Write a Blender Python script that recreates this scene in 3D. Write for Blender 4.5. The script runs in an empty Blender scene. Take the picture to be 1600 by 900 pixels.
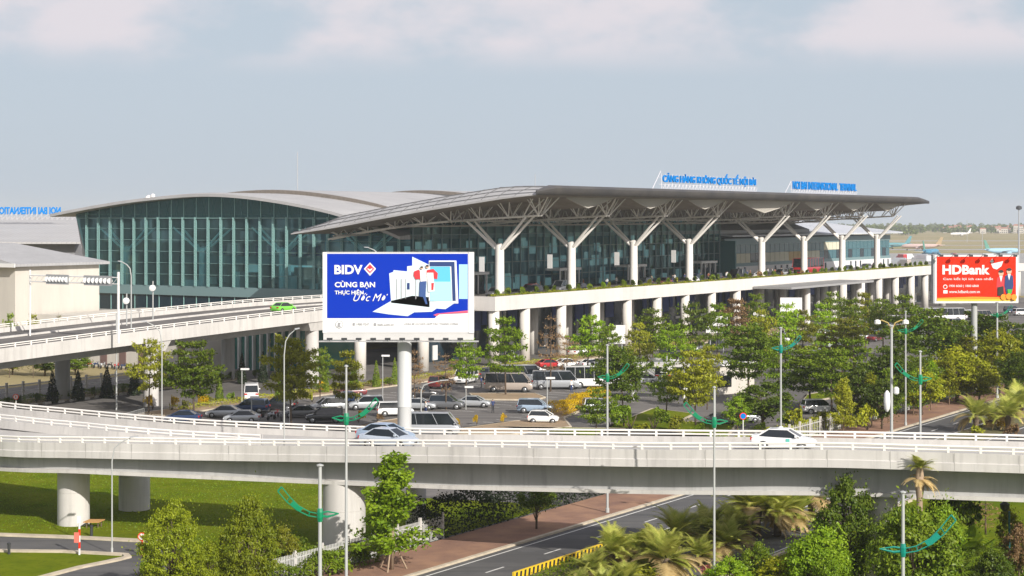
import bpy, math, random
import numpy as np
from mathutils import Vector, Matrix

SC = bpy.context.scene
COL = SC.collection
R = math.radians
# ------------------------------------------------------------------ camera, sky, sun, exposure
F, H, HZ = 2800.0, 24.5, 340.0          # focal length and horizon row for a frame 1600 wide
cam = bpy.data.cameras.new('camera')
camo = bpy.data.objects.new('camera', cam)
COL.objects.link(camo)
camo.location = (0, 0, H)
camo.rotation_euler = (R(90), 0, 0)
cam.sensor_width = 36
cam.lens = 36 * F / 1600
cam.shift_y = -(450 - HZ) / 1600
cam.clip_start = 1
cam.clip_end = 60000
SC.camera = camo

SUN_EL, SUN_AZ = 29.0, math.degrees(math.atan2(.54, -.84))
world = bpy.data.worlds.new('World')
SC.world = world
world.use_nodes = True
wn, wl = world.node_tree.nodes, world.node_tree.links
wn.clear()
w_out = wn.new('ShaderNodeOutputWorld')
w_bg = wn.new('ShaderNodeBackground')
w_bg.inputs['Strength'].default_value = 0.092
sky = wn.new('ShaderNodeTexSky')
sky.sky_type = 'NISHITA'
sky.sun_disc = False
sky.sun_elevation = R(SUN_EL)
sky.sun_rotation = R(SUN_AZ)
sky.altitude = 20
sky.air_density = 1.0
sky.dust_density = 2.0
sky.ozone_density = 1.5
# soft cumulus high in the frame and a pale hazy band low down
tc = wn.new('ShaderNodeTexCoord')
sep = wn.new('ShaderNodeSeparateXYZ')
wl.new(tc.outputs['Generated'], sep.inputs[0])
mp = wn.new('ShaderNodeMapping')
mp.inputs['Scale'].default_value = (11, 11, 22)
mp.inputs['Location'].default_value = (3.1, 0.4, 1.7)
wl.new(tc.outputs['Generated'], mp.inputs[0])
cn = wn.new('ShaderNodeTexNoise')
cn.inputs['Scale'].default_value = 1.0
cn.inputs['Detail'].default_value = 7
cn.inputs['Roughness'].default_value = .52
wl.new(mp.outputs[0], cn.inputs['Vector'])
cr = wn.new('ShaderNodeMapRange')
cr.interpolation_type = 'SMOOTHSTEP'
cr.inputs['From Min'].default_value = .36
cr.inputs['From Max'].default_value = .60
wl.new(cn.outputs['Fac'], cr.inputs['Value'])
cz = wn.new('ShaderNodeMapRange')
cz.interpolation_type = 'SMOOTHSTEP'
cz.inputs['From Min'].default_value = .076
cz.inputs['From Max'].default_value = .100
wl.new(sep.outputs['Z'], cz.inputs['Value'])
cm = wn.new('ShaderNodeMath')
cm.operation = 'MULTIPLY'
wl.new(cr.outputs[0], cm.inputs[0])
wl.new(cz.outputs[0], cm.inputs[1])
hz = wn.new('ShaderNodeMapRange')
hz.interpolation_type = 'SMOOTHSTEP'
hz.inputs['From Min'].default_value = .24
hz.inputs['From Max'].default_value = .10
hz.inputs['To Min'].default_value = 0
hz.inputs['To Max'].default_value = .9
wl.new(sep.outputs['Z'], hz.inputs['Value'])
hmix = wn.new('ShaderNodeMix')
hmix.data_type = 'RGBA'
hmix.inputs['B'].default_value = (5.2, 5.95, 6.85, 1)
wl.new(hz.outputs[0], hmix.inputs['Factor'])
wl.new(sky.outputs[0], hmix.inputs['A'])
cmix = wn.new('ShaderNodeMix')
cmix.data_type = 'RGBA'
cmix.inputs['B'].default_value = (7.3, 6.95, 7.4, 1)
wl.new(cm.outputs[0], cmix.inputs['Factor'])
wl.new(hmix.outputs['Result'], cmix.inputs['A'])
wl.new(cmix.outputs['Result'], w_bg.inputs['Color'])
wl.new(w_bg.outputs[0], w_out.inputs['Surface'])

sl = bpy.data.lights.new('sun', 'SUN')
sl.energy = 5.0
sl.angle = R(0.5)
sl.color = (1, .945, .87)
so = bpy.data.objects.new('sun', sl)
COL.objects.link(so)
_sd = Vector((.54 * math.cos(R(SUN_EL)), -.84 * math.cos(R(SUN_EL)), math.sin(R(SUN_EL))))
so.rotation_euler = _sd.to_track_quat('Z', 'Y').to_euler()
so.location = (200, -300, 300)

SC.view_settings.view_transform = 'Standard'
SC.view_settings.look = 'None'
SC.view_settings.gamma = 1
SC.view_settings.use_curve_mapping = False
SC.view_settings.exposure = 0.19
SC.render.engine = 'CYCLES'
SC.cycles.max_bounces = 8
SC.cycles.transparent_max_bounces = 16
SC.cycles.volume_bounces = 1
SC.cycles.use_denoising = True

# ------------------------------------------------------------------ frames of reference
ANG = math.atan2(.854, .52)             # the terminal, its viaduct and the avenue all run this way
D = Vector((math.cos(ANG), math.sin(ANG)))
N = Vector((-D.y, D.x))
P0 = Vector((-2.63, 295.0))

def st(s, t, z=0.0):
    p = P0 + D * s + N * t
    return Vector((p.x, p.y, z))

def G(px, py, z=0.0):
    y = F * (H - z) / (py - HZ)
    return Vector(((px - 800) / F * y, y, z))

def AT(px, y, z=0.0):
    return Vector(((px - 800) / F * y, y, z))

# ------------------------------------------------------------------ materials
MATS = {}

def _nt(name):
    m = bpy.data.materials.new(name)
    m.use_nodes = True
    nt = m.node_tree
    b = nt.nodes['Principled BSDF']
    return m, nt, b

ANG_ = 58.66
def mat(name, col, rough=.7, metal=0.0, noise=0.0, scale=1.0, col2=None, bump=0.0, streak=False, spec=.5, coat=0.0, detail=5, stain=0.0, wear=None, seams=0.0):
    if name in MATS:
        return MATS[name]
    m, nt, b = _nt(name)
    b.inputs['Roughness'].default_value = rough
    b.inputs['Metallic'].default_value = metal
    b.inputs['Specular IOR Level'].default_value = spec
    b.inputs['Coat Weight'].default_value = coat
    if noise or col2:
        t = nt.nodes.new('ShaderNodeTexCoord')
        mpn = nt.nodes.new('ShaderNodeMapping')
        mpn.inputs['Scale'].default_value = (scale, scale, scale * (.12 if streak else 1))
        nt.links.new(t.outputs['Object'], mpn.inputs[0])
        nz = nt.nodes.new('ShaderNodeTexNoise')
        nz.inputs['Scale'].default_value = 1
        nz.inputs['Detail'].default_value = detail
        nz.inputs['Roughness'].default_value = .62
        nt.links.new(mpn.outputs[0], nz.inputs['Vector'])
        mr = nt.nodes.new('ShaderNodeMapRange')
        mr.inputs['From Min'].default_value = .3
        mr.inputs['From Max'].default_value = .7
        nt.links.new(nz.outputs['Fac'], mr.inputs['Value'])
        mx = nt.nodes.new('ShaderNodeMix')
        mx.data_type = 'RGBA'
        c2 = col2 or tuple(max(0, c * (1 - noise)) for c in col)
        mx.inputs['A'].default_value = (*col, 1)
        mx.inputs['B'].default_value = (*c2, 1)
        nt.links.new(mr.outputs[0], mx.inputs['Factor'])
        last = mx.outputs['Result']
        def layer(sc_, rot, lo, hi, amt, dark):
            # a second, sharper noise: drip stains, tyre marks, patches
            m2_ = nt.nodes.new('ShaderNodeMapping'); m2_.inputs['Scale'].default_value = sc_; m2_.inputs['Rotation'].default_value = (0, 0, rot)
            nt.links.new(t.outputs['Object'], m2_.inputs[0])
            n2_ = nt.nodes.new('ShaderNodeTexNoise'); n2_.inputs['Scale'].default_value = 1; n2_.inputs['Detail'].default_value = 6; n2_.inputs['Roughness'].default_value = .6
            nt.links.new(m2_.outputs[0], n2_.inputs['Vector'])
            r2_ = nt.nodes.new('ShaderNodeMapRange'); r2_.inputs['From Min'].default_value = lo; r2_.inputs['From Max'].default_value = hi; r2_.inputs['To Max'].default_value = amt
            nt.links.new(n2_.outputs['Fac'], r2_.inputs['Value'])
            x2_ = nt.nodes.new('ShaderNodeMix'); x2_.data_type = 'RGBA'; x2_.inputs['B'].default_value = (*dark, 1)
            nt.links.new(r2_.outputs[0], x2_.inputs['Factor']); nt.links.new(last, x2_.inputs['A'])
            return x2_.outputs['Result']
        if stain:
            last = layer((1.9, 1.9, .16), 0, .52, .74, stain, tuple(c * .42 for c in col))
            last = layer((.35, .35, .5), 0, .50, .62, stain * .5, tuple(c * .7 for c in col))
        if wear is not None:
            last = layer((.035, .9, 1), -math.radians(wear), .48, .68, .6, tuple(c * .5 for c in col))
            last = layer((.06, .06, 1), 0, .54, .57, .5, tuple(c * .7 for c in col))
        if seams:
            sp_ = nt.nodes.new('ShaderNodeSeparateXYZ'); nt.links.new(t.outputs['Object'], sp_.inputs[0])
            fr_ = nt.nodes.new('ShaderNodeMath'); fr_.operation = 'FRACT'
            dv_ = nt.nodes.new('ShaderNodeMath'); dv_.operation = 'DIVIDE'; dv_.inputs[1].default_value = seams
            nt.links.new(sp_.outputs['X'], dv_.inputs[0]); nt.links.new(dv_.outputs[0], fr_.inputs[0])
            cp_ = nt.nodes.new('ShaderNodeMath'); cp_.operation = 'LESS_THAN'; cp_.inputs[1].default_value = .14
            nt.links.new(fr_.outputs[0], cp_.inputs[0])
            ml_ = nt.nodes.new('ShaderNodeMath'); ml_.operation = 'MULTIPLY'; ml_.inputs[1].default_value = .45
            nt.links.new(cp_.outputs[0], ml_.inputs[0])
            x3_ = nt.nodes.new('ShaderNodeMix'); x3_.data_type = 'RGBA'; x3_.inputs['B'].default_value = (*[c * .5 for c in col], 1)
            nt.links.new(ml_.outputs[0], x3_.inputs['Factor']); nt.links.new(last, x3_.inputs['A'])
            last = x3_.outputs['Result']
            last = layer((.05, .25, .25), 0, .48, .7, .3, tuple(c * .6 for c in col))
        nt.links.new(last, b.inputs['Base Color'])
        if bump:
            bp = nt.nodes.new('ShaderNodeBump')
            bp.inputs['Strength'].default_value = bump
            bp.inputs['Distance'].default_value = .05
            nt.links.new(nz.outputs['Fac'], bp.inputs['Height'])
            nt.links.new(bp.outputs[0], b.inputs['Normal'])
    else:
        b.inputs['Base Color'].default_value = (*col, 1)
    MATS[name] = m
    return m

def leafmat(name, c1, c2, var=.35, trans=.32):
    if name in MATS:
        return MATS[name]
    m, nt, b = _nt(name)
    nt.nodes.remove(b)
    out = nt.nodes['Material Output']
    geo = nt.nodes.new('ShaderNodeNewGeometry')
    oi = nt.nodes.new('ShaderNodeObjectInfo')
    t = nt.nodes.new('ShaderNodeTexCoord')
    nz = nt.nodes.new('ShaderNodeTexNoise')
    nz.inputs['Scale'].default_value = .9
    nz.inputs['Detail'].default_value = 3
    nt.links.new(t.outputs['Object'], nz.inputs['Vector'])
    add = nt.nodes.new('ShaderNodeMath')
    add.operation = 'MULTIPLY_ADD'
    add.inputs[1].default_value = .55
    nt.links.new(geo.outputs['Random Per Island'], add.inputs[0])
    mr = nt.nodes.new('ShaderNodeMapRange')
    mr.inputs['From Min'].default_value = .32
    mr.inputs['From Max'].default_value = .68
    mr.inputs['To Max'].default_value = .6
    nt.links.new(nz.outputs['Fac'], mr.inputs['Value'])
    nt.links.new(mr.outputs[0], add.inputs[2])
    mx = nt.nodes.new('ShaderNodeMix')
    mx.data_type = 'RGBA'
    mx.inputs['A'].default_value = (*c1, 1)
    mx.inputs['B'].default_value = (*c2, 1)
    nt.links.new(add.outputs[0], mx.inputs['Factor'])
    hv = nt.nodes.new('ShaderNodeHueSaturation')
    mv = nt.nodes.new('ShaderNodeMapRange')
    mv.inputs['To Min'].default_value = 1 - var
    mv.inputs['To Max'].default_value = 1 + var
    nt.links.new(oi.outputs['Random'], mv.inputs['Value'])
    nt.links.new(mv.outputs[0], hv.inputs['Value'])
    nt.links.new(mx.outputs['Result'], hv.inputs['Color'])
    df = nt.nodes.new('ShaderNodeBsdfDiffuse')
    tr = nt.nodes.new('ShaderNodeBsdfTranslucent')
    gl = nt.nodes.new('ShaderNodeBsdfGlossy')
    gl.inputs['Roughness'].default_value = .42
    gl.inputs['Color'].default_value = (.6, .6, .55, 1)
    nt.links.new(hv.outputs[0], df.inputs['Color'])
    nt.links.new(hv.outputs[0], tr.inputs['Color'])
    m1 = nt.nodes.new('ShaderNodeMixShader')
    m1.inputs[0].default_value = trans
    nt.links.new(df.outputs[0], m1.inputs[1])
    nt.links.new(tr.outputs[0], m1.inputs[2])
    m2 = nt.nodes.new('ShaderNodeMixShader')
    m2.inputs[0].default_value = .025
    nt.links.new(m1.outputs[0], m2.inputs[1])
    nt.links.new(gl.outputs[0], m2.inputs[2])
    nt.links.new(m2.outputs[0], out.inputs['Surface'])
    MATS[name] = m
    return m

def glassmat(name, tint, refl=.25, rough=.03, clear=.75, cell=None):
    """window glass: partly clear and tinted, partly mirror"""
    if name in MATS:
        return MATS[name]
    m, nt, b = _nt(name)
    nt.nodes.remove(b)
    out = nt.nodes['Material Output']
    tr = nt.nodes.new('ShaderNodeBsdfTransparent')
    tr.inputs['Color'].default_value = (*tint, 1)
    gl = nt.nodes.new('ShaderNodeBsdfGlossy')
    gl.inputs['Roughness'].default_value = rough
    gl.inputs['Color'].default_value = (.50, .80, .80, 1)
    df = nt.nodes.new('ShaderNodeBsdfDiffuse')
    df.inputs['Color'].default_value = (tint[0] * .25, tint[1] * .3, tint[2] * .3, 1)
    fr = nt.nodes.new('ShaderNodeLayerWeight')
    fr.inputs['Blend'].default_value = refl
    ma = nt.nodes.new('ShaderNodeMixShader')
    ma.inputs[0].default_value = clear
    nt.links.new(df.outputs[0], ma.inputs[1])
    nt.links.new(tr.outputs[0], ma.inputs[2])
    mb = nt.nodes.new('ShaderNodeMixShader')
    if cell:                                  # every pane sits a little differently in its frame
        t = nt.nodes.new('ShaderNodeTexCoord')
        sn = nt.nodes.new('ShaderNodeVectorMath'); sn.operation = 'SNAP'; sn.inputs[1].default_value = cell
        ad = nt.nodes.new('ShaderNodeVectorMath'); ad.operation = 'ADD'; ad.inputs[1].default_value = (.01, .3, .05)
        nt.links.new(t.outputs['Object'], ad.inputs[0]); nt.links.new(ad.outputs[0], sn.inputs[0])
        wn_ = nt.nodes.new('ShaderNodeTexWhiteNoise'); nt.links.new(sn.outputs[0], wn_.inputs['Vector'])
        pw = nt.nodes.new('ShaderNodeMath'); pw.operation = 'POWER'; pw.inputs[1].default_value = 3.0
        nt.links.new(wn_.outputs['Value'], pw.inputs[0])
        sc = nt.nodes.new('ShaderNodeMath'); sc.operation = 'MULTIPLY_ADD'; sc.inputs[1].default_value = .16
        nt.links.new(pw.outputs[0], sc.inputs[0]); nt.links.new(fr.outputs['Fresnel'], sc.inputs[2])
        nt.links.new(sc.outputs[0], mb.inputs[0])
    else:
        nt.links.new(fr.outputs['Fresnel'], mb.inputs[0])
    nt.links.new(ma.outputs[0], mb.inputs[1])
    nt.links.new(gl.outputs[0], mb.inputs[2])
    nt.links.new(mb.outputs[0], out.inputs['Surface'])
    MATS[name] = m
    return m

CONC = mat('concrete_pale', (.60, .58, .55), .85, scale=.55, col2=(.50, .48, .45), streak=True, stain=.42)
CONC2 = mat('concrete_grey', (.46, .46, .45), .85, col2=(.36, .36, .355), scale=.5, streak=True, stain=.42)
DECKM = mat('deck_paving', (.47, .455, .43), .9, col2=(.35, .34, .33), scale=.3, detail=9)
ASPH = mat('asphalt', (.078, .078, .080), .92, col2=(.118, .114, .108), scale=.22, detail=10, wear=ANG_)
ASPH2 = mat('worn_asphalt', (.105, .098, .092), .92, col2=(.18, .165, .15), scale=.10, detail=10, wear=ANG_)
WHITE = mat('white_paint', (.72, .715, .70), .5)
WALLW = mat('cream_render', (.58, .545, .485), .85, col2=(.50, .47, .42), scale=.3, streak=True, stain=.12)
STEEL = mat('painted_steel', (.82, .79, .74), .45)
ROOFG = mat('roof_sheet', (.46, .455, .45), .5, col2=(.37, .365, .365), scale=.18, seams=.9)
ROOFD = mat('dark_fascia', (.045, .045, .048), .5, col2=(.085, .078, .072), scale=.25)
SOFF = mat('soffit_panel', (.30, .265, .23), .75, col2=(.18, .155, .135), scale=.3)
FABR = mat('soffit_white', (.80, .77, .72), .6)
GRASS = mat('lawn_grass', (.082, .128, .004), .95, col2=(.165, .185, .010), scale=.16, detail=10, bump=.6, spec=.03, stain=.5)
FIELD = mat('dry_field', (.36, .29, .16), .95, col2=(.24, .22, .10), scale=.004, detail=8, spec=.05)
SOIL = mat('red_paving', (.37, .22, .14), .95, col2=(.20, .12, .095), scale=.28, detail=10, spec=.1)
SAND = mat('sandy_soil', (.36, .25, .15), .95, col2=(.24, .18, .11), scale=.5, detail=8)
KERB = mat('kerb_stone', (.58, .50, .38), .9, col2=(.38, .33, .25), scale=1.1)
LINE = mat('road_paint', (.72, .71, .67), .8, col2=(.5, .5, .48), scale=3)
YELLOW = mat('yellow_paint', (.75, .50, .02), .6)
BLACK = mat('black_rubber', (.02, .02, .02), .7)
DARK = mat('dark_metal', (.035, .037, .04), .5)
GREYM = mat('grey_metal', (.34, .35, .36), .5)
POLE = mat('galvanised_pole', (.40, .41, .40), .5)
TEAL = mat('teal_lights', (.0, .21, .095), .35, coat=.3)
TEALB = mat('teal_blue_lights', (.0, .21, .16), .35, coat=.3)
BARK = mat('bark', (.16, .115, .08), .9, noise=.4, scale=3)
BARKP = mat('pale_bark', (.38, .28, .19), .9, noise=.3, scale=3)
CGLASS = mat('car_glass', (.012, .016, .02), .06, spec=.8)
CHROME = mat('wheel_rim', (.42, .43, .44), .3, metal=.7)
HEADL = mat('lamp_lens', (.75, .77, .78), .12, spec=.8)
TAILL = mat('tail_lens', (.45, .02, .015), .2)
BLUEL = mat('sign_blue', (.0, .19, .56), .7, spec=.1)
DBLUE = mat('board_blue', (.001, .030, .40), .8, spec=.08)
RED = mat('board_red', (.80, .030, .010), .8, spec=.08)
GLHALL = glassmat('hall_glass', (.52, .88, .92), .20, clear=.86, cell=(1000, 3.15, 2.2))
GLFRONT = glassmat('front_glass', (.52, .80, .86), .20, clear=.9, cell=(3.06, 1000, 2.7))
GLDARK = mat('dark_glazing', (.012, .03, .045), .08, spec=.7)
MULL = mat('green_mullion', (.24, .43, .41), .5)
SPAND = mat('spandrel_panel', (.17, .26, .27), .4)
INT = mat('interior_wall', (.26, .38, .44), .8, col2=(.10, .16, .21), scale=.1)
INTF = mat('interior_floor', (.32, .31, .29), .4)
BLUEP = mat('blue_panel', (.02, .06, .33), .5, col2=(.01, .03, .14), scale=.25)

LEAF = {
    'green': leafmat('leaf_green', (.085, .165, .010), (.24, .31, .020)),
    'olive': leafmat('leaf_olive', (.15, .18, .010), (.36, .36, .025)),
    'dark': leafmat('leaf_dark', (.050, .105, .010), (.15, .20, .016)),
    'bright': leafmat('leaf_bright', (.12, .24, .008), (.30, .42, .020)),
    'yellow': leafmat('leaf_yellow', (.20, .25, .008), (.40, .40, .018)),
    'lime': leafmat('leaf_lime', (.14, .205, .008), (.38, .43, .020)),
    'brown': leafmat('leaf_brown', (.22, .13, .06), (.36, .23, .11)),
    'flower': leafmat('leaf_flower', (.46, .31, .004), (.72, .50, .010), .2),
    'thuja_and_shade': leafmat('leaf_thuja_and_shade', (.012, .024, .010), (.03, .05, .016)),
    'palm': leafmat('leaf_palm', (.22, .30, .03), (.58, .56, .14), .2, .45),
    'palmdry': leafmat('leaf_palmdry', (.46, .33, .14), (.66, .52, .26), .2),
    'pink': leafmat('leaf_pink', (.10, .14, .02), (.55, .10, .16), .2),
    'straw': leafmat('leaf_straw', (.42, .22, .13), (.55, .30, .2), .2),
}

# ------------------------------------------------------------------ mesh helpers
class MB:
    def __init__(self):
        self.v, self.f, self.mi = [], [], []
        self.cur = 0

    def add(self, vs, fs):
        n = len(self.v)
        self.v.extend(tuple(p) for p in vs)
        for q in fs:
            self.f.append([n + i for i in q])
            self.mi.append(self.cur)
        return self

    def box(self, x0, x1, y0, y1, z0, z1):
        v = [(x0, y0, z0), (x1, y0, z0), (x1, y1, z0), (x0, y1, z0), (x0, y0, z1), (x1, y0, z1), (x1, y1, z1), (x0, y1, z1)]
        return self.add(v, [(3, 2, 1, 0), (4, 5, 6, 7), (0, 1, 5, 4), (1, 2, 6, 5), (2, 3, 7, 6), (3, 0, 4, 7)])

    def hexa(self, b, t):
        """eight corners: bottom ring b, top ring t, both counter-clockwise"""
        return self.add(list(b) + list(t), [(3, 2, 1, 0), (4, 5, 6, 7), (0, 1, 5, 4), (1, 2, 6, 5), (2, 3, 7, 6), (3, 0, 4, 7)])

    def loft(self, rings, cap=True, closed=True):
        n = len(rings[0])
        vs = [p for r in rings for p in r]
        fs = []
        for i in range(len(rings) - 1):
            for j in range(n if closed else n - 1):
                a, b = i * n + j, i * n + (j + 1) % n
                fs.append((a, b, b + n, a + n))
        if cap:
            fs.append(tuple(range(n - 1, -1, -1)))
            m = (len(rings) - 1) * n
            fs.append(tuple(range(m, m + n)))
        return self.add(vs, fs)

    def tube(self, pts, r, n=8, cap=True):
        pts = [Vector(p) for p in pts]
        rs = r if isinstance(r, (list, tuple)) else [r] * len(pts)
        rings = []
        ref = None
        for i, p in enumerate(pts):
            d = (pts[min(i + 1, len(pts) - 1)] - pts[max(i - 1, 0)]).normalized()
            if ref is None:
                ref = Vector((0, 0, 1)) if abs(d.z) < .9 else Vector((1, 0, 0))
            u = d.cross(ref)
            if u.length < 1e-4:
                u = d.cross(Vector((0, 1, 0)))
            u.normalize()
            w = u.cross(d)
            rings.append([p + (u * math.cos(a) + w * math.sin(a)) * rs[i] for a in [2 * math.pi * k / n for k in range(n)]])
        return self.loft(rings, cap)

    def lathe(self, prof, n=16, c=(0, 0), cap=True):
        rings = [[(c[0] + r * math.cos(2 * math.pi * k / n), c[1] + r * math.sin(2 * math.pi * k / n), z) for k in range(n)] for r, z in prof]
        return self.loft(rings, cap)

    def poly(self, pts):
        return self.add(pts, [tuple(range(len(pts)))])

    def prism(self, poly, z0, z1):
        n = len(poly)
        vs = [(p[0], p[1], z0) for p in poly] + [(p[0], p[1], z1) for p in poly]
        fs = [tuple(range(n - 1, -1, -1)), tuple(range(n, 2 * n))]
        fs += [(i, (i + 1) % n, n + (i + 1) % n, n + i) for i in range(n)]
        return self.add(vs, fs)

    def mesh(self, name, mats, smooth=False):
        me = bpy.data.meshes.new(name)
        me.from_pydata(self.v, [], self.f)
        for m in (mats if isinstance(mats, (list, tuple)) else [mats]):
            me.materials.append(m)
        if isinstance(mats, (list, tuple)) and len(mats) > 1:
            me.polygons.foreach_set('material_index', self.mi)
        if smooth:
            me.polygons.foreach_set('use_smooth', [True] * len(me.polygons))
        me.update()
        return me

    def build(self, name, mats, parent=None, smooth=False, world=False, loc=None):
        """one mesh object; world=True: the vertices are world coordinates and parent (or loc) is the origin"""
        if world:
            o = parent.matrix_basis.translation if parent is not None and loc is None else Vector(loc or (0, 0, 0))
            self.v = [(p[0] - o[0], p[1] - o[1], p[2] - o[2]) for p in self.v]
        me = self.mesh(name, mats, smooth)
        if smooth:
            try:
                me.set_sharp_from_angle(angle=R(40))
            except Exception:
                pass
        ob = bpy.data.objects.new(name, me)
        COL.objects.link(ob)
        if parent is not None:
            ob.parent = parent
        elif loc is not None:
            ob.location = loc
        return ob

def tag(o, label=None, cat=None, group=None, kind=None):
    if label: o['label'] = label
    if cat: o['category'] = cat
    if group: o['group'] = group
    if kind: o['kind'] = kind
    return o

def thing(name, label, cat, loc=(0, 0, 0), rz=0.0, group=None, scale=None):
    o = bpy.data.objects.new(name, None)
    o.empty_display_size = .3
    COL.objects.link(o)
    o.location = loc
    o.rotation_euler = (0, 0, rz)
    if scale is not None:
        o.scale = scale if isinstance(scale, (tuple, list)) else (scale,) * 3
    o.matrix_basis  # settle
    return tag(o, label, cat, group)

def ob(name, me, parent=None, loc=(0, 0, 0), rz=0.0, m=None, scale=None):
    o = bpy.data.objects.new(name, me)
    COL.objects.link(o)
    o.parent = parent
    o.location = loc
    o.rotation_euler = (0, 0, rz)
    if scale is not None:
        o.scale = scale if isinstance(scale, (tuple, list)) else (scale,) * 3
    if m is not None:
        paint(o, m)
    return o

def paint(o, m):
    o.material_slots[0].link = 'OBJECT'
    o.material_slots[0].material = m

def kids(o):
    return [c for c in COL.objects if c.parent is o]

def copy_thing(root, tree, loc, rz=0.0, label=None, group=None, scale=None, mats=None):
    """a copy of a thing with copies of its parts and sub-parts (tree: [(part, [sub-parts])])"""
    r = root.copy()
    COL.objects.link(r)
    r.location = loc
    r.rotation_euler = (0, 0, rz)
    if scale is not None:
        r.scale = scale if isinstance(scale, (tuple, list)) else (scale,) * 3
    if label: r['label'] = label
    if group: r['group'] = group
    for part, subs in tree:
        c = part.copy()
        COL.objects.link(c)
        c.parent = r
        nm = part.name.split('.')[0]
        if mats and nm in mats:
            paint(c, mats[nm])
        for sb in subs:
            e = sb.copy()
            COL.objects.link(e)
            e.parent = c
    return r

def struct(name, mb, m, world=True, **k):
    o = mb.build(name, m, **k)
    o['kind'] = 'structure'
    return o

def spline(ctrl, n):
    """Catmull-Rom through control tuples, n samples per span"""
    c = [np.array(p, float) for p in ctrl]
    c = [2 * c[0] - c[1]] + c + [2 * c[-1] - c[-2]]
    out = []
    for i in range(1, len(c) - 2):
        for k in range(n):
            u = k / n
            out.append(.5 * (2 * c[i] + (c[i + 1] - c[i - 1]) * u + (2 * c[i - 1] - 5 * c[i] + 4 * c[i + 1] - c[i + 2]) * u * u
                             + (3 * c[i] - c[i - 1] - 3 * c[i + 1] + c[i + 2]) * u ** 3))
    out.append(c[-2])
    return out

def text_mesh(body, w, h, ext=.05, bold=.012, shear=0.0, mirror=False, sx=1.0):
    """lettering as a mesh standing in the xz plane, facing -y, its box fitted to w x h (w None: natural width)"""
    cu = bpy.data.curves.new('lettering', 'FONT')
    cu.body = body
    cu.size = 1
    cu.extrude = .0
    cu.offset = bold
    cu.shear = shear
    cu.resolution_u = 3
    o = bpy.data.objects.new('lettering_tmp', cu)
    COL.objects.link(o)
    bpy.context.view_layer.update()
    dg = bpy.context.evaluated_depsgraph_get()
    me = bpy.data.meshes.new_from_object(o.evaluated_get(dg))
    bpy.data.objects.remove(o)
    co = np.empty(len(me.vertices) * 3)
    me.vertices.foreach_get('co', co)
    co = co.reshape(-1, 3)
    x0, y0 = co[:, 0].min(), co[:, 1].min()
    wx, hy = co[:, 0].max() - x0, co[:, 1].max() - y0
    kx = (w / wx) if w else (h / hy) * sx
    ky = h / hy
    x = (co[:, 0] - x0) * kx
    z = (co[:, 1] - y0) * ky
    faces = [list(p.vertices) for p in me.polygons]
    n = len(co)
    if mirror:
        x = x.max() - x
    vs = [(x[i], -ext, z[i]) for i in range(n)] + [(x[i], 0, z[i]) for i in range(n)]
    fs = list(faces) + [[i + n for i in reversed(q)] for q in faces]
    cnt = {}
    for q in faces:
        for a, b in zip(q, q[1:] + q[:1]):
            cnt[(a, b)] = 1
    for a, b in list(cnt):
        if (b, a) not in cnt:
            fs.append([b, a, a + n, b + n])
    out = bpy.data.meshes.new('lettering')
    out.from_pydata(vs, [], fs)
    out.update()
    bpy.data.meshes.remove(me)
    return out, float(x.max())
# ------------------------------------------------------------------ ground, roads, pavements
def sheet(name, pts, z, m):
    mb = MB()
    mb.poly([(p[0], p[1], z) for p in pts])
    return struct(name, mb, m)

def slab(name, pts, z0, z1, m):
    mb = MB()
    mb.prism([(p[0], p[1]) for p in pts], z0, z1)
    return struct(name, mb, m)

def strect(s0, s1, t0, t1):
    return [st(s0, t1), st(s0, t0), st(s1, t0), st(s1, t1)]

g = MB()
g.poly([(-9000, -55, 0), (9000, -55, 0), (9000, 4300, 0), (-9000, 4300, 0)])
struct('ground', g, FIELD)
sheet('car_park_ground', [st(-260, 40), st(-260, -81.4), st(300, -81.4), st(300, 40)], .004, ASPH2)
# lawn below the flyover, left of the avenue
lawn_edge = [st(-215, -79.8), st(-118, -79.8)]
sheet('lawn', [(-150, 70), lawn_edge[0], lawn_edge[1], AT(640, 157), AT(560, 186), (-60, 196), (-150, 205)], .009, GRASS)
# service road bottom left, with the fork towards the viewer
up = [G(-60, 837), G(0, 838.5), G(100, 842), G(180, 846), G(260, 850)]
lo = [G(260, 868), G(215, 868), G(176, 866), (G(100, 862)), G(0, 861.5), G(-60, 861)]
sheet('service_road', up[::-1] + lo[::-1], .014, ASPH)
fork = [G(178, 872), G(215, 868), G(262, 868), G(262, 930), G(20, 930), G(60, 903), G(125, 885)]
sheet('service_road', fork, .018, ASPH)

def kerbline(name, pts, w=.3, h=.15, m=None):
    mb = MB()
    pts = [Vector((p[0], p[1], 0)) for p in pts]
    rings = []
    for i, p in enumerate(pts):
        d = (pts[min(i + 1, len(pts) - 1)] - pts[max(i - 1, 0)]).normalized()
        n = Vector((-d.y, d.x, 0))
        a, b = p - n * w / 2, p + n * w / 2
        rings.append([(a.x, a.y, 0), (b.x, b.y, 0), (b.x, b.y, h), (a.x, a.y, h)])
    mb.loft(rings)
    return struct(name, mb, m or KERB)

kerbline('kerb', [p + Vector((0, .45, 0)) for p in up], .75)
kerbline('kerb', [G(-60, 861.5), G(0, 862), G(100, 863), G(176, 867), G(196, 868), G(200, 872), G(180, 877), G(125, 888), G(60, 905), G(0, 925)], .55)

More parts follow.
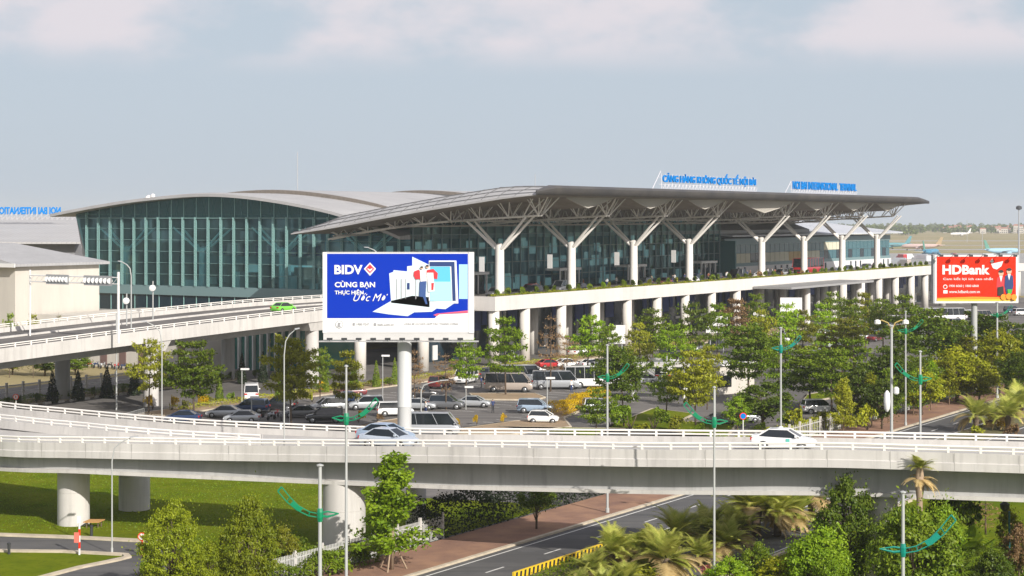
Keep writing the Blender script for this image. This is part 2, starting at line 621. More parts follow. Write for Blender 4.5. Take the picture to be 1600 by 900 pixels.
# the avenue: pavement, carriageway, planted median, carriageway, verge
slab('pavement', strect(-230, 260, -86, -80.6), 0, .15, SOIL)
slab('kerb', strect(-230, 260, -86.35, -86.003), 0, .155, KERB)
sheet('avenue_road', strect(-230, 420, -93.2, -86.35), .010, ASPH)
slab('median_strip', strect(-230, 420, -97.4, -93.2), 0, .16, mat('median_soil', (.15, .12, .06), .95, col2=(.09, .10, .03), scale=.6))
sheet('avenue_road', strect(-230, 420, -104.4, -97.4), .010, ASPH)
slab('kerb', strect(-230, 420, -104.75, -104.4), 0, .15, KERB)
sheet('verge_lawn', [st(-230, -104.76), st(-230, -240), st(420, -240), st(420, -104.76)], .011, GRASS)
lm = MB()
for t0 in (-87.0, -92.7, -97.95, -103.9):
    q = strect(-230, 420, t0 - .08, t0 + .08)
    lm.poly([(p.x, p.y, .0145) for p in q])
for k in range(80):
    s = -226 + 8 * k
    for t0 in (-89.85, -100.9):
        q = strect(s, s + 2.4, t0 - .08, t0 + .08)
        lm.poly([(p.x, p.y, .0145) for p in q])
struct('road_markings', lm, LINE)

# car park islands, bays and kerbs
def island(name, pts, m, h=.15):
    mb = MB()
    mb.prism([(p[0], p[1]) for p in pts], 0, h)
    o = struct(name, mb, m)
    c = Vector((sum(p[0] for p in pts) / len(pts), sum(p[1] for p in pts) / len(pts), 0))
    ring = [Vector((p[0], p[1], 0)) for p in pts]
    ring = [p + (p - c).normalized() * .12 for p in ring]
    kerbline('kerb', ring + [ring[0], ring[1]], .28, h + .03)
    return o

island('planting_bed', [st(-84, .2), st(-84, -4.2), st(-30, -6.0), st(40, -6.0), st(120, -6.0), st(120, .2)], SAND)
island('planting_bed', [st(-90, 20), st(-90, 25), st(-40, 25), st(-40, 20)], SAND)
island('planting_bed', [G(856, 652), G(880, 655), G(952, 622), G(940, 614)], SAND)
island('planting_bed', [G(735, 616), G(835, 616), G(850, 622), G(835, 626), G(745, 625)], SAND)
island('planting_bed', [G(560, 668), G(590, 661), G(628, 655), G(648, 660), G(630, 672), G(560, 678)], SAND)
island('planting_bed', [G(715, 672), G(800, 660), G(880, 655), G(890, 668), G(800, 680), G(715, 680)], SAND)
island('planting_bed', [G(925, 690), G(960, 664), G(1020, 640), G(1085, 648), G(1060, 660), G(1150, 664), G(1130, 690)], GRASS)
island('planting_bed', [G(1250, 632), G(1262, 618), G(1330, 606), G(1345, 614)], GRASS)
island('planting_bed', [G(780, 668), G(1000, 700), G(1200, 700), G(1200, 690), G(1000, 672)], GRASS)
ring_pts = [G(x, y) for x, y in ((1000, 652), (1060, 638), (1120, 628), (1190, 618), (1260, 612), (1255, 620), (1190, 628), (1120, 640), (1060, 650))]
bm_ = MB()
for k in range(26):                       # painted bays
    for s0, t0, t1 in ((-78 + 3.0 * k, -15.5, -10.5), (-96 + 3.0 * k, -46, -41), (-60 + 3 * k, -34, -29)):
        q = strect(s0, s0 + .14, t0, t1)
        bm_.poly([(p.x, p.y, .0085) for p in q])
struct('bay_markings', bm_, LINE)
wheel_stop = None
for k in range(11):
    p = st(-86 + k * 2.35, 18.9)
    mb = MB()
    mb.hexa([(-.62, -.2, 0), (.62, -.2, 0), (.62, .2, 0), (-.62, .2, 0)], [(-.55, -.12, .3), (.55, -.12, .3), (.55, .12, .3), (-.55, .12, .3)])
    if wheel_stop is None:
        wheel_stop = mb.build('wheel_stop', CONC, loc=p)
        wheel_stop.rotation_euler.z = ANG
        tag(wheel_stop, 'pale concrete wheel stop in the row before the dark clipped shrubs', 'wheel stop', 'wheel stops under the approach ramp')
    else:
        o = wheel_stop.copy()
        COL.objects.link(o)
        o.location = p
# apron and taxiways beyond the terminal
sheet('apron', [(60, 620), (60, 1230), (900, 1230), (900, 480), (300, 480)], .006, mat('apron_concrete', (.34, .33, .31), .9, col2=(.28, .28, .27), scale=.02))
for y0, y1 in ((1340, 1385), (1560, 1590), (1850, 1905)):
    sheet('taxiway', [(-1200, y0), (2600, y0 + 30), (2600, y1 + 30), (-1200, y1)], .007, mat('taxiway_concrete', (.36, .35, .33), .9, col2=(.31, .30, .29), scale=.02))
for y0, y1 in ((1275, 1300), (1420, 1450), (1650, 1690)):
    sheet('grass_strip', [(-1200, y0), (2600, y0 + 30), (2600, y1 + 30), (-1200, y1)], .007, mat('airfield_grass', (.20, .24, .07), .95, col2=(.36, .27, .13), scale=.01))

# ------------------------------------------------------------------ flyover across the foreground
fly = thing('flyover_bridge', 'pale concrete flyover with white pipe railings curving across the whole foreground', 'bridge', (0, 133, 0))
#          px    Y     z of rail top (front)
FR = [(-330, 168, 5.9), (-150, 151, 6.7), (0, 142.2, 7.2), (130, 138.6, 7.54), (260, 136.2, 7.74), (400, 134, 7.93), (550, 131, 8.25), (700, 128, 8.6), (850, 125.3, 8.85), (1000, 123, 9.05),
      (1150, 120.8, 9.32), (1300, 119, 9.55), (1450, 117.3, 9.60), (1600, 115.6, 9.65), (1750, 114, 9.65), (1950, 112, 9.6)]
BK = [(-330, 184, 8.7), (-150, 168, 8.5), (0, 157, 8.4), (100, 152.3, 8.35), (200, 148.2, 8.3), (300, 144.9, 8.25), (400, 142.2, 8.3), (500, 140.0, 8.35), (650, 136.4, 8.5), (800, 133.6, 8.8),
      (1000, 130.8, 9.05), (1150, 128.2, 9.3), (1300, 126, 9.5), (1450, 124.2, 9.6), (1600, 122.6, 9.65), (1750, 121, 9.65), (1950, 119, 9.6)]
MD = [(-330, 172, 7.6), (-150, 158, 7.8), (0, 149.4, 8.1), (65, 146.6, 8.06), (122, 144.6, 8.03), (180, 142.3, 8.0), (260, 140.4, 7.9), (345, 138.6, 7.87), (408, 137.0, 7.9)]

def wpath(ctrl, n=6):
    return [Vector(((p[0] - 800) / F * p[1], p[1], p[2])) for p in spline(ctrl, n)]

fr, bk, md = wpath(FR), wpath(BK), wpath(MD)

def normals(path):
    out = []
    for i, p in enumerate(path):
        d = path[min(i + 1, len(path) - 1)] - path[max(i - 1, 0)]
        out.append(Vector((-d.y, d.x, 0)).normalized())
    return out

def strip(mb, path, prof):
    """sweep a closed profile [(offset along the left-hand normal, dz)] along a path"""
    ns = normals(path)
    mb.loft([[(p + n * o + Vector((0, 0, z))) for o, z in prof] for p, n in zip(path, ns)])

def by_len(path, step, start=0.0):
    """points every step metres with their direction"""
    out, acc, nxt = [], 0.0, start
    for a, b in zip(path, path[1:]):
        L = (b - a).length
        while nxt <= acc + L:
            out.append((a.lerp(b, (nxt - acc) / L), (b - a).normalized()))
            nxt += step
        acc += L
    return out

RAIL, WALLTOP, ROADZ, BOT = 0.0, -.47, -.93, -1.655

def resample(path, m):
    seg = [0.0]
    for a, b in zip(path, path[1:]):
        seg.append(seg[-1] + (b - a).length)
    out = []
    for k in range(m):
        d = seg[-1] * k / (m - 1)
        i = max(j for j in range(len(seg)) if seg[j] <= d + 1e-9)
        i = min(i, len(path) - 2)
        u = (d - seg[i]) / max(1e-9, seg[i + 1] - seg[i])
        out.append(path[i].lerp(path[i + 1], u))
    return out

# deck: one wide slab between the outer parapets, and the box girder below it
M = 90
frr = [Vector(((x - 800) / F * 1, 0, 0)) for x in range(2)]
def sample_px(ctrl, xs):
    sp = spline(ctrl, 10)
    px = np.array([p[0] for p in sp]); yy = np.array([p[1] for p in sp]); zz = np.array([p[2] for p in sp])
    return [Vector(((x - 800) / F * np.interp(x, px, yy), np.interp(x, px, yy), np.interp(x, px, zz))) for x in xs]
XS = list(np.linspace(-320, 1940, M))
A_, B_ = sample_px(FR, XS), sample_px(BK, XS)
na, nb = normals(A_), normals(B_)
mb = MB()
rings = []
for a, b, n1, n2 in zip(A_, B_, na, nb):
    f, k = a + n1 * .28, b - n2 * .28
    rings.append([f + Vector((0, 0, ROADZ)), f + Vector((0, 0, BOT + .15)), k + Vector((0, 0, BOT + .15)), k + Vector((0, 0, ROADZ))])
mb.loft(rings)
mb.build('deck', DECKM, fly, world=True)
mb = MB()
rings = []
for x, a, b, n1, n2 in zip(XS, A_, B_, na, nb):
    u = min(1, max(0, (x - 100) / 600))
    over, dep = 1.25 + 1.0 * u, 1.25 + .85 * u
    f0, k0 = a + n1 * (over - .35), b - n2 * (over - .35)
    f1, k1 = a + n1 * (over - .28), b - n2 * (over - .28)
    zt, zb = BOT + .16, BOT - dep
    rings.append([f0 + Vector((0, 0, zt)), f1 + Vector((0, 0, zb)), k1 + Vector((0, 0, zb)), k0 + Vector((0, 0, zt))])
mb.loft(rings)
mb.build('girder', CONC2, fly, world=True)
mb = MB()                                  # bottom flange standing proud of the web
rings = []
for x, a, b, n1, n2 in zip(XS, A_, B_, na, nb):
    u = min(1, max(0, (x - 100) / 600))
    over, dep = 1.25 + 1.0 * u, 1.25 + .85 * u
    f, k = a + n1 * (over - .55), b - n2 * (over - .55)
    rings.append([f + Vector((0, 0, BOT - dep + .24)), f + Vector((0, 0, BOT - dep - .02)), k + Vector((0, 0, BOT - dep - .02)), k + Vector((0, 0, BOT - dep + .24))])
mb.loft(rings)
mb.build('flange', CONC, fly, world=True)
PROFO = [(0, BOT), (.30, BOT), (.30, WALLTOP), (.06, WALLTOP), (.06, -1.10), (0, -1.14)]
mb = MB(); strip(mb, fr, PROFO); mb.build('parapet', CONC, fly, world=True)
PROFI = [(-.30, BOT), (0, BOT), (0, -1.12), (-.02, -1.12), (-.02, WALLTOP), (-.30, WALLTOP)]
mb = MB(); strip(mb, bk, PROFI); mb.build('parapet', CONC, fly, world=True)
mb = MB(); strip(mb, md, [(-.2, ROADZ - .2), (.2, ROADZ - .2), (.12, WALLTOP), (-.12, WALLTOP)]); mb.build('median_barrier', CONC, fly, world=True)
# expansion joints and panel seams of the front parapet
seam_mat = mat('seam_dirt', (.30, .29, .27), .9)
for p, d in by_len(fr, 4.1, 1.0):
    if not -20 < 800 + F * p.x / p.y < 1620: continue
    mb = MB()
    n = Vector((-d.y, d.x, 0))
    c = p - n * .004
    a, b = c - d * .014, c + d * .014
    mb.add([(a.x, a.y, p.z + BOT + .03), (b.x, b.y, p.z + BOT + .03), (b.x, b.y, p.z + WALLTOP), (a.x, a.y, p.z + WALLTOP)], [(0, 1, 2, 3)])
    mb.build('panel_seam', seam_mat, fly, world=True)

POSTM = MB()
POSTM.box(-.075, .075, -.06, .06, WALLTOP - .02, -.005)
POST_ME = POSTM.mesh('post', STEEL)

def railing(path, off, step, start, parent, origin, top=0.0):
    """two pipes on posts; every post a sub-part"""
    mb = MB()
    ns = normals(path)
    for z, r in ((-.055, .075), (-.30, .062)):
        mb.tube([p + n * off + Vector((0, 0, z)) for p, n in zip(path, ns)], r, 7)
    rail = mb.build('railing', STEEL, parent, world=True)
    for p, d in by_len(path, step, start):
        n = Vector((-d.y, d.x, 0))
        px = 800 + F * p.x / p.y
        if -30 < px < 1630:
            ob('post', POST_ME, rail, (p + n * off) - origin, math.atan2(d.y, d.x))
    return rail
FO = Vector((0, 133, 0))
railing(fr, .14, 2.05, .6, fly, FO)
railing(bk, -.14, 2.05, 1.3, fly, FO)
railing(md, 0, 2.05, .2, fly, FO)

def pier(px, Y, r, ztop, seg=20):
    mb = MB()
    c = AT(px, Y)
    mb.lathe([(r, -.1), (r, ztop * .52), (r - .02, ztop * .522), (r, ztop * .526), (r, ztop)], seg, (c.x, c.y))
    return mb.build('pier', CONC, fly, smooth=True, world=True)
pier(115, 143.2, 1.27, 5.0)
pier(210, 150.5, 1.30, 5.45)
pier(537.5, 134.6, 1.62, 5.0)
pier(650, 139.2, .8, 5.0)
pier(1378, 121.4, 1.05, 6.0)
pier(1790, 117, 1.3, 6.0)
# bearing plinth block on the front parapet foot
mb = MB()
for p, d in by_len(fr, 200, 52.0)[:1]:
    pass

# ------------------------------------------------------------------ departures viaduct along the terminal and its approach ramp
VO = st(0, 0, 0)
via = thing('departures_viaduct', 'long elevated white concrete roadway with planted parapet in front of the terminal', 'viaduct', VO, ANG)
# deck slab (local x = along the facade, y = towards the building)
def zdeck(s):
    u = max(0.0, min(1.0, (-30 - s) / 90))
    v = max(0.0, min(1.0, (s - 235) / 90))
    return 10.55 - 2.6 * u ** 1.25 - 1.5 * v

SS = list(np.linspace(-150, 0, 31)) + list(np.linspace(0.01, 330, 34))
def tnear(s):
    return 4.2 if s <= 0 else 0.0
mb = MB()
for seg in (SS[:31], SS[31:]):
    mb.loft([[(s, tnear(s) + .3, zdeck(s)), (s, tnear(s) + .3, zdeck(s) - .8), (s, 26, zdeck(s) - .8), (s, 26, zdeck(s))] for s in seg])
mb.build('deck', ASPH2, via)
mb = MB()
mb.loft([[(s, 7, zdeck(s) - .8), (s, 8, zdeck(s) - 2.3), (s, 23, zdeck(s) - 2.3), (s, 24, zdeck(s) - .8)] for s in SS[:31]])
mb.loft([[(s, 5, zdeck(s) - .8), (s, 5, zdeck(s) - 1.7), (s, 22, zdeck(s) - 1.7), (s, 22, zdeck(s) - .8)] for s in SS[31:]])
mb.build('girder', CONC2, via)
FAC = mat('fascia_concrete', (.66, .635, .605), .8, col2=(.59, .565, .535), scale=.25, streak=True, stain=.22)
mb = MB()   # fascia of the terminal stretch and its return at the corner
mb.loft([[(s, 0, zdeck(s) - 1.45), (s, .3, zdeck(s) - 1.45), (s, .3, zdeck(s) + .93), (s, 0, zdeck(s) + .93)] for s in SS[31:]])
mb.box(-.3, 0, .003, 4.5, 9.1, 11.47)
mb.build('fascia', FAC, via)
mb = MB()   # ramp parapets
mb.loft([[(s, 4.2, zdeck(s) - 1.0), (s, 4.5, zdeck(s) - 1.0), (s, 4.5, zdeck(s) + .62), (s, 4.2, zdeck(s) + .62)] for s in SS[:31]])
mb.build('parapet', CONC, via)
mb = MB()
mb.loft([[(s, 26, zdeck(s) - 1.0), (s, 26.3, zdeck(s) - 1.0), (s, 26.3, zdeck(s) + .62), (s, 26, zdeck(s) + .62)] for s in SS[:31]])
mb.build('parapet', CONC, via)
mb = MB()   # raised median kerb between the two lanes on the ramp
mb.loft([[(s, 19.2, zdeck(s) + .002), (s, 19.7, zdeck(s) + .002), (s, 19.7, zdeck(s) + .22), (s, 19.2, zdeck(s) + .22)] for s in SS[:31]])
mb.build('parapet', CONC, via)
VP = MB()
VP.box(-.07, .07, -.06, .06, .6, 1.08)
VPM = VP.mesh('post', STEEL)
for tt in (4.35, 26.15):
    mb = MB()
    for dz, r in ((1.08, .065), (.84, .05)):
        mb.tube([(s, tt, zdeck(s) + dz) for s in SS[:31]], r, 6)
    rl = mb.build('railing', STEEL, via)
    for k in range(48):
        s = -118 + 2.5 * k
        if s > -.5: break
        ob('post', VPM, rl, (s, tt, zdeck(s)))
# pier pairs with crossheads below the ramp
for s in (-42, -76, -110, -144):
    for tt in (5.6, 21.5):
        mb = MB()
        mb.lathe([(1.0, -.1), (1.0, 3.4), (.98, 3.42), (1.0, 3.44), (1.0, zdeck(s) - 2.3)], 16, (s, tt))
        mb.build('pier', CONC2 if tt > 10 else CONC, via, smooth=True)
    mb = MB()
    mb.hexa([(s - 1.6, 4.6, zdeck(s) - 2.32), (s + 1.6, 4.6, zdeck(s) - 2.32), (s + 1.6, 23, zdeck(s) - 2.32), (s - 1.6, 23, zdeck(s) - 2.32)],
            [(s - 2.6, 4.3, zdeck(s) - .81), (s + 2.6, 4.3, zdeck(s) - .81), (s + 2.6, 24.5, zdeck(s) - .81), (s - 2.6, 24.5, zdeck(s) - .81)])
    mb.build('crosshead', CONC, via)
# two rows of round columns below the terminal stretch
cs = MB()
cs.lathe([(.92, -.1), (.92, 9.15)], 16)
CME = cs.mesh('column', mat('column_render', (.70, .67, .62), .8, col2=(.60, .57, .52), scale=.3, streak=True, stain=.25), True)
for k in range(18):
    s = -1.6 + 12.45 * k if k else .95
    ob('column', CME, via, (s, 1.0, 0))
    ob('column', CME, via, (s + 3, 8.5, 0))
for s in (-13.5, -30.5):
    ob('column', CME, via, (s, 5.3, 0))
for k in range(7):
    ob('column', CME, via, (222 + 15 * k, 1.2, 0))
# planter along the parapet
mb = MB()
mb.loft([[(s, .3, zdeck(s) + .1), (s, 1.5, zdeck(s) + .1), (s, 1.5, zdeck(s) + .80), (s, .3, zdeck(s) + .80)] for s in SS[31:]])
mb.box(-.3, .0, 4.5, 5, 10.6, 11.3)
mb.build('planter', CONC2, via)
# dark arrivals front under the deck
mb = MB()
mb.box(-2, 300, 14, 14.4, 0, 8.8)
aw = mb.build('arrivals_wall', GLDARK, via)
for k in range(24):
    s = 1 + 12.45 * k
    for a, b, z0, z1 in ((.5, 3.6, 4.6, 8.6), (4.1, 5.6, 5.5, 8.5), (7.5, 11, 5.2, 8.6)):
        if (k * 7 + int(a)) % 3:
            mb = MB(); mb.box(s + a, s + b, 13.76, 13.98, z0, z1); mb.build('blue_panel', BLUEP, via)
for k in range(24):
    s = 2 + 12.45 * k
    mb = MB(); mb.box(s, s + 1.4, 13.8, 13.97, .3, 2.8); mb.build('door', WHITE, via)
    mb = MB(); mb.box(s + 6, s + 9, 13.8, 13.97, 2.9, 3.4); mb.build('sign_panel', WHITE, via)
# ------------------------------------------------------------------ terminal building
def added_glow_mat():  # faint emission for panels added to lighten the hall interior
    m = mat('added_glow_panel', (.45, .62, .66), .6)
    m.node_tree.nodes['Principled BSDF'].inputs['Emission Color'].default_value = (.55, .75, .75, 1)
    m.node_tree.nodes['Principled BSDF'].inputs['Emission Strength'].default_value = .2
    return m
ter = thing('airport_terminal', 'airport terminal with arched green glass hall and long white tree-column canopy', 'terminal', VO, ANG)
def curve(pts):
    xs = [p[0] for p in pts]; ys = [p[1] for p in pts]
    return lambda x: float(np.interp(x, xs, ys))

# smooth interpolation through a few measured heights
def smooth(pts, n=12):
    sp = spline(pts, n)
    xs = [p[0] for p in sp]; ys = [p[1] for p in sp]
    return lambda x: float(np.interp(x, xs, ys))

zlow = smooth([(-12, 28.25), (-5, 27.65), (.6, 26.95), (10, 25.75), (20, 24.3), (30, 22.75), (38, 21.75), (46, 20.9)])
zch = smooth([(-6, 24.95), (-5, 24.85), (8.85, 24.1), (18.5, 23.4), (29.6, 22.1), (40.3, 20.3), (46, 19.2)])
def tfront(s):
    return -10.3 + .02 * max(0, s)
S0, S1 = -4.0, 200.0
sts = [S0, -2.5, -.5, 2, 6] + [6 + (S1 - 10) * k / 24 for k in range(1, 25)] + [198.5, S1]
def thick(s):
    e = min(s - S0, S1 - s)
    return .35 + 2.15 * min(1.0, max(0, e) / 6.0) ** .7
def tlist(s):
    a = tfront(s)
    return [a + (39.6 - a) * k / 22 for k in range(23)]
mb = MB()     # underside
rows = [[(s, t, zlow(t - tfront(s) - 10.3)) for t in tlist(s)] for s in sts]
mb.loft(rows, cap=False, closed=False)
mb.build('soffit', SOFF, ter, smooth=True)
mb = MB()     # top sheet
def ztop(s, t):
    u = (t - tfront(s)) / (39.6 - tfront(s))
    return zlow(t - tfront(s) - 10.3) + thick(s) * (.55 + .45 * min(1, u * 5)) * (1 if u < .85 else 1 - .6 * (u - .85) / .15)
rows = [[(s, t, ztop(s, t)) for t in tlist(s)] for s in sts]
mb.loft(rows, cap=False, closed=False)
# closing edge at both ends
for s in (S0, S1):
    tl = tlist(s)
    mb.add([(s, t, zlow(t - tfront(s) - 10.3)) for t in tl] + [(s, t, ztop(s, t)) for t in tl],
           [(i, i + 1, i + 24, i + 23) for i in range(22)])
rf = mb.build('canopy_roof', ROOFG, ter, smooth=True)
mb = MB()     # standing seams and gutters over the end of the roof
for s_ in (-3.2, -1.2, 1.4, 4.2):
    s_ = float(s_)
    pts = [(s_, t, ztop(s_, t) + .04 if s_ not in sts else ztop(s_, t) + .04) for t in tlist(s_)]
    # ride on the sheet between the sampled rows
    def zr(s, t):
        i = max(j for j in range(len(sts)) if sts[j] <= s)
        j = min(i + 1, len(sts) - 1)
        u = (s - sts[i]) / (sts[j] - sts[i]) if j != i else 0
        return ztop(sts[i], t) * (1 - u) + ztop(sts[j], t) * u
    pts = [(s_, t, zr(s_, t) + .05) for t in tlist(s_)]
    mb.tube(pts, .10, 5)
for k in range(14):
    t_ = -6 + 3.2 * k
    pts = [(s_, t_, zr(s_, t_) + .04) for s_ in (-3.9, -2.5, -.5, 2, 6, 9)]
    mb.tube(pts, .06, 4)
mb.build('roof_seams', mat('seam_dark', (.13, .13, .135), .6), rf)
mb = MB()     # rounded dark nose along the front eave
prof = [(.7, -.02), (-.1, .02), (-.45, .22), (-.75, .75), (-.8, 1.2), (-.45, 1.58), (.8, 1.66)]
ss = list(np.linspace(S0 - .4, S1 + 3, 40))
rings = []
for s in ss:
    k = min(1.0, max(.15, (s - S0 + .4) / 5.0), 1) * min(1, max(.1, (S1 + 3 - s) / 9.0))
    rings.append([(s, tfront(s) + o * k, zlow(-10.3) + dz * (0.35 + .65 * k) + .01) for o, dz in prof])
mb.loft(rings)
mb.build('fascia', ROOFD, ter, smooth=True)

COLS = [6.0, 30.6, 54.8, 79.3, 116.0, 140.5, 165.0, 189.5]
ZD = 10.55
def tree_column(s, t, ztopc, zb, reach, parent, name='column', m=STEEL, r=.78):
    """round column that splits into two pairs of raking arms"""
    mb = MB()
    mb.lathe([(r * 1.02, zb), (r * .96, ztopc - .4), (r * 1.1, ztopc + .3), (r * .3, ztopc + .6)], 14, (s, t))
    c = mb.build(name, m, parent, smooth=True)
    for st_ in (-1, 1):
        for ss_ in (-1, 1):
            mb = MB()
            te = t + st_ * reach
            ze = zch(te - tfront(s) - 10.3)
            mb.tube([(s + ss_ * .35, t + st_ * .55, ztopc - .3), (s + ss_ * 1.25, te, ze)], [.30, .19], 8)
            mb.build('arm', m, c, smooth=True)
    return c
for s in COLS:
    tree_column(s, 3.0, 19.6, ZD, 6.0, ter)

def zsof(s, t):
    return zlow(t - tfront(s) - 10.3)
def truss(s):
    """cross truss under the roof at one column line: two bottom chords and raking web members"""
    mb = MB()
    d0 = tfront(s) + 10.3
    tt = [-5 + d0 + k * 2.9 for k in range(16)]
    off = lambda t: zch(t - d0)
    for o in (-.55, .55):
        mb.tube([(s + o, t, off(t)) for t in tt], .17, 7)
    for i, t in enumerate(tt):
        mb.tube([(s - .55, t, off(t)), (s + .55, t, off(t))], .09, 5)
        if i % 2 == 0:
            for o in (-.55, .55):
                for dt, ds in ((-1.1, 1.5), (1.3, 1.5), (.1, 2.6)):
                    a = (s + o, t, off(t))
                    b = (s + o + math.copysign(ds, o), t + dt, zsof(s, t + dt) + .1)
                    mb.tube([a, b], .095, 5)
    for j in range(len(tt) - 1):      # front cluster
        if j < 2:
            for o in (-.55, .55):
                mb.tube([(s + o, tt[j], off(tt[j])), (s + o * 3.4, tt[j] - 2.6, zsof(s, max(tfront(s), tt[j] - 2.6)))], .12, 6)
    return mb.build('truss', STEEL, ter, smooth=True)
for s in COLS:
    truss(s)
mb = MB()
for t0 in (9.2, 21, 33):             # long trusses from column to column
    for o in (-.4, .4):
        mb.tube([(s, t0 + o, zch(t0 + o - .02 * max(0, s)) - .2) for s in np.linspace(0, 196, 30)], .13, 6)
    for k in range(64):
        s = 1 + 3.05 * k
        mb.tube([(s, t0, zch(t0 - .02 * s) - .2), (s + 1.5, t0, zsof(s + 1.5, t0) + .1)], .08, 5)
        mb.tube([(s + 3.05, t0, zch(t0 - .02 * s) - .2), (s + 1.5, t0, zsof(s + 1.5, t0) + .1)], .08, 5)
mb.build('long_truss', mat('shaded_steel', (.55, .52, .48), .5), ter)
# white V-shaped soffit shells between the column lines
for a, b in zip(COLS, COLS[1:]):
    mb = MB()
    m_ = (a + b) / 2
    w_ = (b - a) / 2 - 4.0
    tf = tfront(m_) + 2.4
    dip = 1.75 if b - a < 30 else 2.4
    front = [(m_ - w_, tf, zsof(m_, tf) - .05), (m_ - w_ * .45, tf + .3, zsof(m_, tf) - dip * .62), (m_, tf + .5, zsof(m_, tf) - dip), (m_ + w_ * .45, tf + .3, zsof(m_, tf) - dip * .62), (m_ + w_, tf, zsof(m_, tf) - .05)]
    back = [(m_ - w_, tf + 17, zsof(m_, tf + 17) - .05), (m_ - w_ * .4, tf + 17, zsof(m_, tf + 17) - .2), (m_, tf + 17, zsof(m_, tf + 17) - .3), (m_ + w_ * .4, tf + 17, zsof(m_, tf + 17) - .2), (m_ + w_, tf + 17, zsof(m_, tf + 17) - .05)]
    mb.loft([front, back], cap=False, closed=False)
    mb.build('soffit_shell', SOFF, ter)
    mb = MB()      # its lit white front
    up_ = [(p[0], tf - .25, zsof(m_, tf) + .1) for p in front]
    fr_ = [(p[0], p[1] - .05, p[2]) for p in front]
    mb.loft([fr_, up_], cap=False, closed=False)
    for p, q in zip(front, front[1:]):
        mb.tube([(p[0], p[1] - .1, p[2]), (q[0], q[1] - .1, q[2])], .12, 6)
    mb.build('soffit_edge', mat('soffit_cream', (.44, .415, .37), .8), ter)

# ---- hall: arched roof, glass gable, front glass
zarch = smooth([(24, 20.6), (32, 23.2), (40.3, 25.3), (51.3, 27.05), (62, 28.15), (72, 28.35), (85.7, 27.5), (96, 26.4), (105, 25.2), (109, 24.6)])
SG, TG, TE = 10.0, 24.0, 105.0
ta = [24 + (109 - 24) * k / 34 for k in range(35)]
mb = MB()
mb.loft([[(s, t, zarch(t) + .05) for t in ta] + [(s, t, zarch(t) + (.85 if s > 9 else .6)) for t in reversed(ta)] for s in (6.8, 9.5, 60, 120, 196)])
mb.build('hall_roof', ROOFG, ter, smooth=True)
for s0, rise, ta0, ta1 in ((26, .75, 34, 92), (78, 1.35, 30, 88)):        # raised roof tiers behind with louvred faces
    tz = [ta0 + (ta1 - ta0) * k / 26 for k in range(27)]
    hh = lambda t: zarch(t) + .86 + rise * (1 - ((t - (ta0 + ta1) / 2) / ((ta1 - ta0) / 2)) ** 4)
    mb = MB()
    mb.loft([[(s, t, hh(t)) for t in tz] + [(s, t, zarch(t) + .7) for t in reversed(tz)] for s in (s0, s0 + 42)])
    tr_ = mb.build('roof_tier', ROOFG, ter, smooth=True)
    mb = MB()
    for k in range(len(tz) - 1):
        t, t2 = tz[k], tz[k + 1]
        mb.hexa([(s0 - .5, t, hh(t) - .75), (s0 - .003, t, hh(t) - .75), (s0 - .003, t2, hh(t2) - .75), (s0 - .5, t2, hh(t2) - .75)],
                [(s0 - .5, t, hh(t) - .05), (s0 - .003, t, hh(t) - .05), (s0 - .003, t2, hh(t2) - .05), (s0 - .5, t2, hh(t2) - .05)])
    mb.build('louvre', mat('roof_louvre', (.22, .19, .16), .8, col2=(.14, .12, .10), scale=2.5), tr_)
mb = MB()          # glass gable
def tleft(z):
    return 105 - (25.2 - z) / (25.2 - 11.4) * 4.6
top = [(SG, t, zarch(t)) for t in np.linspace(24, 105, 30)]
low_ = [(SG, t, min(zarch(t), 24.4)) for t in np.linspace(24, 105, 60)]
mb.poly([(SG, 24, 11.4)] + low_ + [(SG, tleft(11.4), 11.4)])
mb.build('gable_glass', GLHALL, ter)
mb = MB()
ts_ = [t for t in np.linspace(24, 105, 60) if zarch(t) > 24.42]
mb.poly([(SG, t, zarch(t)) for t in ts_] + [(SG, t, 24.41) for t in reversed(ts_)])
mb.build('arch_glass', glassmat('arch_glass', (.30, .62, .62), .24, clear=.55), ter)
mb = MB()
mb.poly([(SG, 24, 6.5), (SG, 24, 9.6), (SG, 100, 9.6), (SG, 100, 6.5)])
mb.build('gable_glass', GLDARK, ter)
mb = MB()
mb.box(SG - .35, SG + .3, 24, 100.5, 9.6, 11.4)
mb.build('spandrel', SPAND, ter)
mb = MB()          # lattice mullions
k = 0
t = 26.2
while t < 104.5:
    zt = min(zarch(t) - .3, 24.6) if t < 100.5 else zarch(t) - .2
    zb = 11.4 if t <= 100.4 else 11.4 + (t - 100.4) / 4.6 * 13.8
    for o in (-.13, .13):
        mb.box(SG - .55, SG - .45, t + o - .035, t + o + .035, zb, zt)
    z = zb
    while z < zt - .5:
        mb.tube([(SG - .5, t - .13, z), (SG - .5, t + .13, z + .5)], .035, 4)
        z += .5
    mb.box(SG - .12, SG + .1, t - .05, t + .05, zb, zarch(t) - .05)
    mb.box(SG - .12, SG + .1, t - .05, t + .05, 6.5, 9.6)
    t += 3.15
mb.build('mullions', MULL, ter)
mb = MB()
for z in (13.6, 15.8, 18.0, 20.2, 22.4):
    mb.box(SG - .09, SG + .09, 24, tleft(z), z - .05, z + .05)
mb.box(SG - .3, SG + .12, 40, tleft(24.4) - .2, 24.3, 24.5)
for k in range(52):                       # lattice of the arch truss behind the top glass
    t = 41 + 1.15 * k
    if t < 100:
        mb.tube([(SG + 1.2, t, 24.2), (SG + 1.2, t + 1.1 * (1 if k % 2 else -1), max(24.4, zarch(t) - .3))], .06, 4)
mb.build('transoms', mat('green_transom', (.13, .24, .23), .5), ter)
